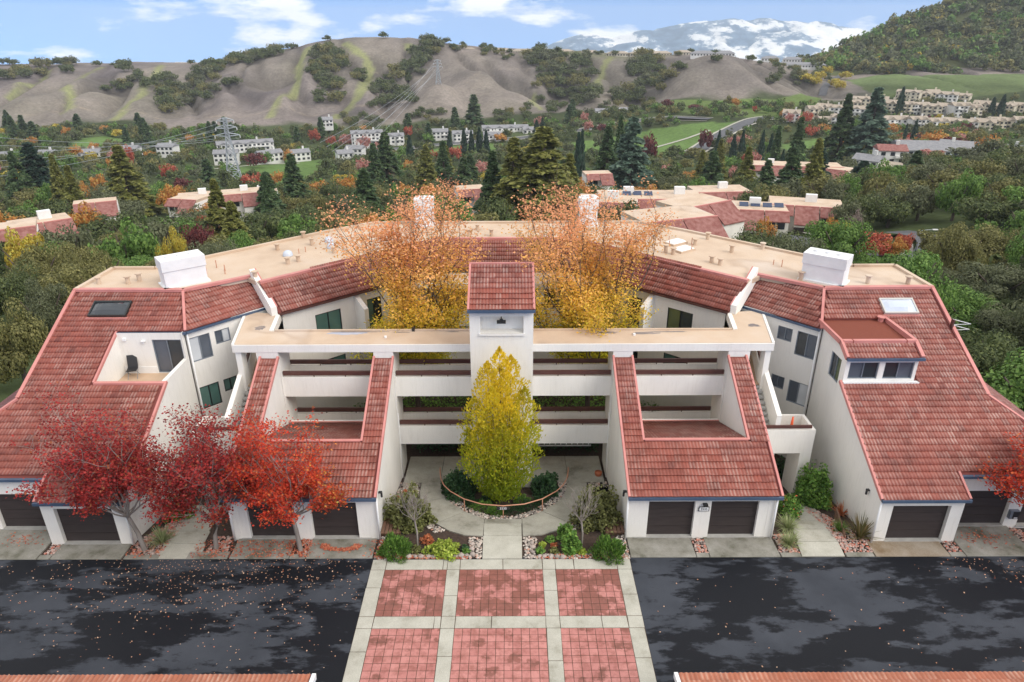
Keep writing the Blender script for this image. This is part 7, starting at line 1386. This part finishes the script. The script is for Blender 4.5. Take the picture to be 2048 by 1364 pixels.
for px, top, Y, kd, mt, w, lab in ((40, 455, 78, 'broad3', 'oak_ol', 150, 'olive oak in front of the left border roofs'), (120, 440, 84, 'broad1', 'oak_ol', 130, 'yellow olive oak left of the left chimney'), (-10, 500, 66, 'broad0', 'oak_dk', 150, 'dark oak at the left border beside the wing'), (230, 410, 96, 'broad2', 'oak_gr', 150, 'big green oak behind the left wing'), (420, 440, 84, 'broad0', 'oak_gy', 120, 'grey green oak behind the left chimney'), (520, 430, 88, 'broad1', 'oak_ol', 110, 'olive oak behind the left flat roof'), (60, 530, 58, 'broad2', 'oak_gy', 120, 'grey oak beside the left wing ridge'), (300, 395, 118, 'broad1', 'oak_gy', 140, 'pale grey oak left of the left valley block')):
    T('broadleaf_tree', px, top, Y, kd, mt, w, lab)
for px, top, Y, kd, mt, w, lab in ((-15, 560, 47, 'broad2', 'oak_ol', 170, 'olive oak at the left border above the tiled wing'), (440, 285, 500, 'broad0', 'oak_dk', 30, 'dark tree at the left end of the long white apartment block'), (530, 292, 470, 'broad1', 'oak_gr', 34, 'green tree before the right half of the long white apartment block'), (575, 288, 480, 'broad3', 'aut_or', 26, 'orange tree right of the long white apartment block'), (610, 285, 500, 'broad2', 'oak_gr', 34, 'green tree between the long white block and the gabled block'), (760, 270, 520, 'broad1', 'aut_pk', 26, 'pink tree before the right half of the gabled block'), (650, 285, 480, 'broad0', 'oak_dk', 40, 'dark tree below the small white chimney house'), (300, 290, 440, 'broad1', 'oak_dk', 40, 'dark tree among the left row of white houses'), (130, 298, 420, 'broad3', 'oak_gr', 44, 'green tree among the left row of white houses'), (220, 300, 400, 'broad2', 'aut_or', 30, 'orange tree among the left row of white houses'), (60, 290, 430, 'broad0', 'oak_gy', 44, 'grey tree among the left row of white houses'), (1955, 560, 56, 'broad3', 'oak_gr', 200, 'big green oak right of the right wing ridge'), (1905, 520, 70, 'broad0', 'oak_gy', 120, 'grey oak beside the bend of the near road'), (2025, 500, 66, 'broad1', 'oak_gy', 190, 'grey oak at the right border beyond the wing'), (2000, 640, 46, 'broad2', 'oak_dk', 200, 'dark oak at the right border beside the wing roof'), (1985, 430, 88, 'broad3', 'oak_ol', 170, 'olive oak at the right border above the near road'), (1925, 455, 92, 'broad1', 'oak_dk', 120, 'dark oak above the near road'), (2045, 590, 52, 'broad0', 'oak_gy', 170, 'grey oak at the far right border'), (1890, 440, 104, 'broad2', 'oak_ol', 100, 'olive oak behind the street lamp'), (1760, 500, 84, 'broad0', 'oak_gr', 80, 'low green tree behind the right chimney'), (1690, 500, 86, 'broad2', 'oak_gr', 70, 'low leafy tree left of the red tree behind the right roof'), (480, 425, 96, 'broad3', 'oak_gr', 120, 'green oak in front of the left valley block end'), (610, 410, 100, 'broad1', 'oak_dk', 120, 'dark oak behind the left flat roof'), (700, 420, 92, 'broad2', 'oak_gr', 110, 'green oak just left of the left court tree top'), (180, 460, 76, 'broad3', 'oak_ol', 130, 'yellowish oak left of the left chimney roof'), (20, 430, 96, 'broad2', 'aut_ye', 110, 'yellow oak at the left border in front of the roofs'), (110, 415, 110, 'broad0', 'oak_gy', 120, 'grey oak in front of the left border roofs'), (400, 405, 160, 'broad1', 'aut_red', 60, 'red tree below the left valley block'), (350, 412, 140, 'broad3', 'oak_gr', 90, 'bright green oak below the left valley block')):
    T('broadleaf_tree', px, top, Y, kd, mt, w, lab)
# ------------------------------------------------------------------ the woods, tree by tree
ADJ = {'oak_dk': 'dark green', 'oak_ol': 'olive green', 'oak_gy': 'grey green', 'oak_gr': 'bright green', 'con_gr': 'dark green', 'con_ol': 'olive green'}
def scatter(n, region, wr, hr_, kinds, name, label, group, lod=None, tries=30, ok=None, parts=True):
    made = 0
    for k in range(n * tries):
        if made >= n: break
        x, y = region(); w = trng.uniform(*wr)
        if not clear(x, y, w * .3) or not free(x, y, w * .45) or (ok and not ok(x, y)): continue
        kd, mt = trng.choice(kinds); nm, lb, gp = name, label, group
        if mt.startswith('aut'): nm, lb, gp = 'autumn_tree', 'autumn coloured tree ' + label.split(' ', 1)[1].split('tree ', 1)[-1], group + ' in autumn colour'
        else: lb = ADJ.get(mt, 'green') + ' ' + lb.split(' ', lb.split().index('tree') and next(i for i, q in enumerate(lb.split()) if q in ('oak', 'rounded', 'redwood', 'conifer')))[-1]
        plant(nm, x, y, kd, mt, w, trng.uniform(*hr_), lb, gp, lod, parts=parts); made += 1
    return made
U = trng.uniform
OAKS = [('broad0', 'oak_dk'), ('broad1', 'oak_ol'), ('broad2', 'oak_gy'), ('broad3', 'oak_ol'), ('broad0', 'oak_gr'), ('broad1', 'oak_dk')]
def visible_behind(x, y):
    return True
# left wood close to the building
scatter(46, lambda: (U(-95, -24), U(44, 125)), (7, 12), (6.5, 9.5), OAKS + [('broad3', 'oak_ol'), ('broad2', 'oak_ol')], 'oak_tree', 'green oak tree in the wood left of the building', 'oaks left of the building')
scatter(14, lambda: (U(-26, 22), U(62, 100)), (6, 9), (5, 7), OAKS, 'oak_tree', 'green oak tree just behind the flat roof', 'oaks behind the building')
# right slope
near_ok = lambda x, y: not (x < 62 and 92 < y < 150)
scatter(110, lambda: (U(30, 130), U(34, 150)), (7, 12.5), (7, 10.5), [('broad0', 'oak_dk'), ('broad1', 'oak_gy'), ('broad2', 'oak_gy'), ('broad3', 'oak_ol'), ('broad1', 'oak_gr')], 'oak_tree', 'grey green oak tree on the slope right of the building', 'oaks right of the building', ok=near_ok)
scatter(60, lambda: (U(60, 190), U(150, 300)), (8, 14), (8, 12), [('broad0', 'oak_dk'), ('broad1', 'oak_gy'), ('broad2', 'oak_gy'), ('broad3', 'oak_ol')], 'oak_tree', 'grey oak tree high on the right hand slope', 'oaks on the right hand slope')
# valley wood
VK = [('broad0', 'oak_dk'), ('broad1', 'oak_ol'), ('broad2', 'oak_gr'), ('broad3', 'oak_dk'), ('broad0', 'oak_gy'), ('broad1', 'oak_dk'), ('broad2', 'aut_or'), ('broad3', 'oak_ol')]
scatter(150, lambda: (U(-190, 110), U(120, 300)), (9, 14), (9, 13), VK, 'valley_oak', 'green rounded tree in the near valley wood', 'near valley wood')
scatter(14, lambda: (U(-160, 100), U(180, 330)), (7, 10), (15, 21), [('con0', 'con_gr'), ('con1', 'con_gr'), ('con2', 'con_ol')], 'redwood_tree', 'green redwood tree scattered in the valley wood', 'scattered valley redwoods')
VK2 = [q_ for q_ in VK if q_[1] != 'aut_or'] * 3 + [('broad2', 'aut_or')] + [('broad0', 'aut_red'), ('broad1', 'aut_ye'), ('broad2', 'aut_pk'), ('broad1', 'aut_pu')]
scatter(215, lambda: (U(-360, 280), U(290, 480)), (9, 14), (8, 12), VK2, 'valley_tree', 'green rounded tree on the valley floor', 'valley floor trees')
scatter(275, lambda: (U(-430, 400), U(460, 634)), (9, 14), (8, 12), VK2 + [('broad3', 'oak_dk'), ('broad2', 'oak_dk')], 'foothill_tree', 'green rounded tree near the foot of the hills', 'trees at the foot of the hills')
scatter(24, lambda: (U(-430, 60), U(540, 630)), (7, 9), (14, 20), [('con0', 'con_gr'), ('con1', 'con_gr')], 'foothill_conifer', 'dark conifer tree near the foot of the left hills', 'conifers at the foot of the hills')
# oaks in the gullies of the dry hills: clusters marked where the photograph shows them
def cluster(cpx, n, spread, wr=(13, 22)):
    made = 0
    for k in range(n * 12):
        if made >= n: break
        px, py = trng.choice(cpx); px += trng.gauss(0, spread); py += trng.gauss(0, spread * .55); p = hit(px, py, 640, 960)
        if p is None or p[1] > 950: continue
        w = U(*wr)
        if any((p[0] - a) ** 2 + (p[1] - c) ** 2 < (.42 * (w * .5 + q)) ** 2 for a, c, q in TREES): continue
        kd, mt = trng.choice([('broad0', 'oak_dk'), ('broad1', 'oak_dk'), ('broad2', 'oak_gy'), ('broad3', 'oak_dk'), ('broad0', 'oak_ol')]); rgn = ('left_hill_oak', 'on the hills left of the yellow green strips') if p[0] < -230 else ('knoll_oak', 'in the gullies behind the pylon knoll') if p[0] < -30 else ('ridge_slope_oak', 'in the gullies right of the pylon knoll') if p[0] < 215 else ('right_knoll_oak', 'on and beside the round dry knoll at the right'); plant(rgn[0], float(p[0]), float(p[1]), kd, mt, w, w * U(.62, .8), ADJ[mt] + ' oak ' + rgn[1], 'oaks ' + rgn[1], 'lo'); made += 1
cluster([(330, 175), (360, 190), (385, 165), (410, 150), (350, 210), (400, 185)], 47, 14); cluster([(430, 140), (470, 125), (510, 115), (550, 105)], 36, 10); cluster([(260, 165), (245, 180)], 8, 10); cluster([(130, 135), (40, 150), (80, 142), (10, 160)], 22, 9); cluster([(90, 205), (250, 135), (450, 175)], 5, 8)
cluster([(655, 110), (670, 130), (640, 150), (660, 170), (640, 125)], 36, 10); cluster([(640, 205), (680, 205), (720, 160), (755, 185)], 12, 6); cluster([(790, 165), (830, 130), (800, 195), (770, 210), (850, 110), (815, 150), (870, 100)], 47, 12); cluster([(1100, 130), (1130, 150), (1080, 120), (1160, 130), (1150, 165), (1120, 185), (1170, 195), (1100, 165)], 64, 14)
cluster([(1280, 145), (1300, 170), (1270, 195), (1290, 125), (1250, 200)], 42, 13); cluster([(1200, 105), (1100, 108), (980, 103), (920, 100), (1300, 108), (1360, 105), (1010, 110)], 36, 9, (7, 11)); cluster([(1360, 140), (1430, 125), (1560, 155), (1545, 170)], 7, 4, (10, 16)); cluster([(760, 240), (735, 245), (700, 245), (830, 240), (860, 242), (1010, 232), (1050, 228), (1100, 215), (1150, 215), (1220, 215), (1290, 210)], 61, 12, (8, 13)); cluster([(1600, 160), (1620, 170), (1580, 145), (1640, 150), (1560, 135), (1510, 125)], 30, 10, (8, 13))
for px, py in ((1612, 168), (1630, 175), (1668, 175), (1680, 180), (1690, 160), (1655, 150), (1640, 160), (1675, 140)):
    p = hit(px, py, 600, 960)
    if p is not None: plant('avenue_tree', float(p[0]), float(p[1]), 'broad1', 'aut_ye', 15, 12, 'golden tree lining the small road below the wooded hill', 'golden avenue trees', 'lo')
# oaks on the skyline
for px, py, w in ((14, 135, 16), (30, 134, 14), (75, 134, 16), (100, 132, 14), (115, 130, 15), (195, 131, 14), (225, 130, 7), (382, 127, 12), (580, 100, 14), (592, 99, 10), (655, 86, 12), (768, 84, 14), (880, 96, 12), (905, 98, 11), (965, 100, 12), (1230, 110, 12), (1380, 108, 14), (1430, 110, 15), (1640, 138, 18), (1465, 112, 12), (1500, 118, 14)):
    p = at_y(px, py, 893); plant('ridge_oak', float(p[0]), 893.0, trng.choice(['broad0', 'broad1', 'broad3']), 'oak_dk', w, w * .72, 'oak standing on the skyline of the dry ridge', 'skyline oaks', 'lo')
# wooded hill: one mass
def wood(name, n, region, wr, mats, label, seed):
    rng = np.random.default_rng(seed); Vs = []
    base = [broad_mesh(400 + k, 170, .30, .7, 12) for k in range(4)]
    for mi, mt in enumerate(mats):
        cs, ts, ns, ss = [], [], [], []
        for k in range(n // len(mats)):
            q = region(rng)
            if q is None: continue
            x, y = q; w = rng.uniform(*wr); h = w * rng.uniform(.55, .75); c, t, nor, s = base[rng.integers(0, 4)]; a = rng.uniform(0, 6.28); Rm = np.array([[math.cos(a), -math.sin(a), 0], [math.sin(a), math.cos(a), 0], [0, 0, 1]])
            cs.append((c @ Rm.T) * np.array([w / 2, w / 2, h]) + np.array([x, y, hz(x, y) - .4])); ts.append(t @ Rm.T); ns.append(nor @ Rm.T); ss.append(s * w / 2)
        cs = np.concatenate(cs); me = quadcloud(name, cs, np.concatenate(ts), np.concatenate(ns), np.concatenate(ss) * .8, np.concatenate(ss), M[mt]); Vs.append(me)
    for me, lb in zip(Vs, label): tag(newobj(name, me), lb, 'wood', None, 'stuff')
wood('hillside_wood', 1000, lambda r_: (lambda x, y: (x, y) if (x > 330 + (y - 800) * .12 and not (x < 370 and y < 820)) else None)(r_.uniform(335, 860), r_.uniform(770, 1010)), (13, 22), ['oak_dk', 'oak_gy', 'oak_ol', 'oak_gr', 'aut_ye'][:4], ['dark green oaks of the wooded hill at the right', 'grey green oaks of the wooded hill at the right', 'olive oaks of the wooded hill at the right', 'bright green oaks of the wooded hill at the right'], 1)
wood('hillside_wood', 18, lambda r_: (r_.uniform(360, 700), r_.uniform(790, 930)), (13, 19), ['aut_ye'], ['yellowing trees of the wooded hill at the right'], 2)
wood('valley_undergrowth', 1300, lambda r_: (lambda x, y: (x, y) if clear(x, y, 1.0) else None)(r_.uniform(-260, 260), r_.uniform(60, 420)), (3, 6.5), ['oak_dk', 'oak_ol', 'oak_gr'], ['dark undergrowth of the valley wood', 'olive undergrowth of the valley wood', 'green undergrowth of the valley wood'], 3)
wood('far_valley_shrubs', 1700, lambda r_: (lambda x, y: (x, y) if clear(x, y, 1.0) else None)(r_.uniform(-450, 440), r_.uniform(420, 640)), (4.5, 9), ['oak_dk', 'oak_gr', 'oak_ol', 'oak_gy'], ['dark shrubs among the far houses', 'green shrubs among the far houses', 'olive shrubs among the far houses', 'grey shrubs among the far houses'], 4)
# ------------------------------------------------------------------ haze
hb = MB().box(-3400, -80, -420, 5400, 7000, 130).build('haze'); tag(hb, kind='stuff')
m = bpy.data.materials.new('haze'); m.use_nodes = True; nt = m.node_tree; nt.nodes.clear(); o_ = nt.nodes.new('ShaderNodeOutputMaterial'); pv = nt.nodes.new('ShaderNodeVolumePrincipled'); pv.inputs['Density'].default_value = HAZE; pv.inputs['Color'].default_value = (.86, .90, .96, 1); pv.inputs['Anisotropy'].default_value = 0.1; nt.links.new(pv.outputs[0], o_.inputs['Volume']); hb.data.materials.append(m)
print('trees', len(TREES))
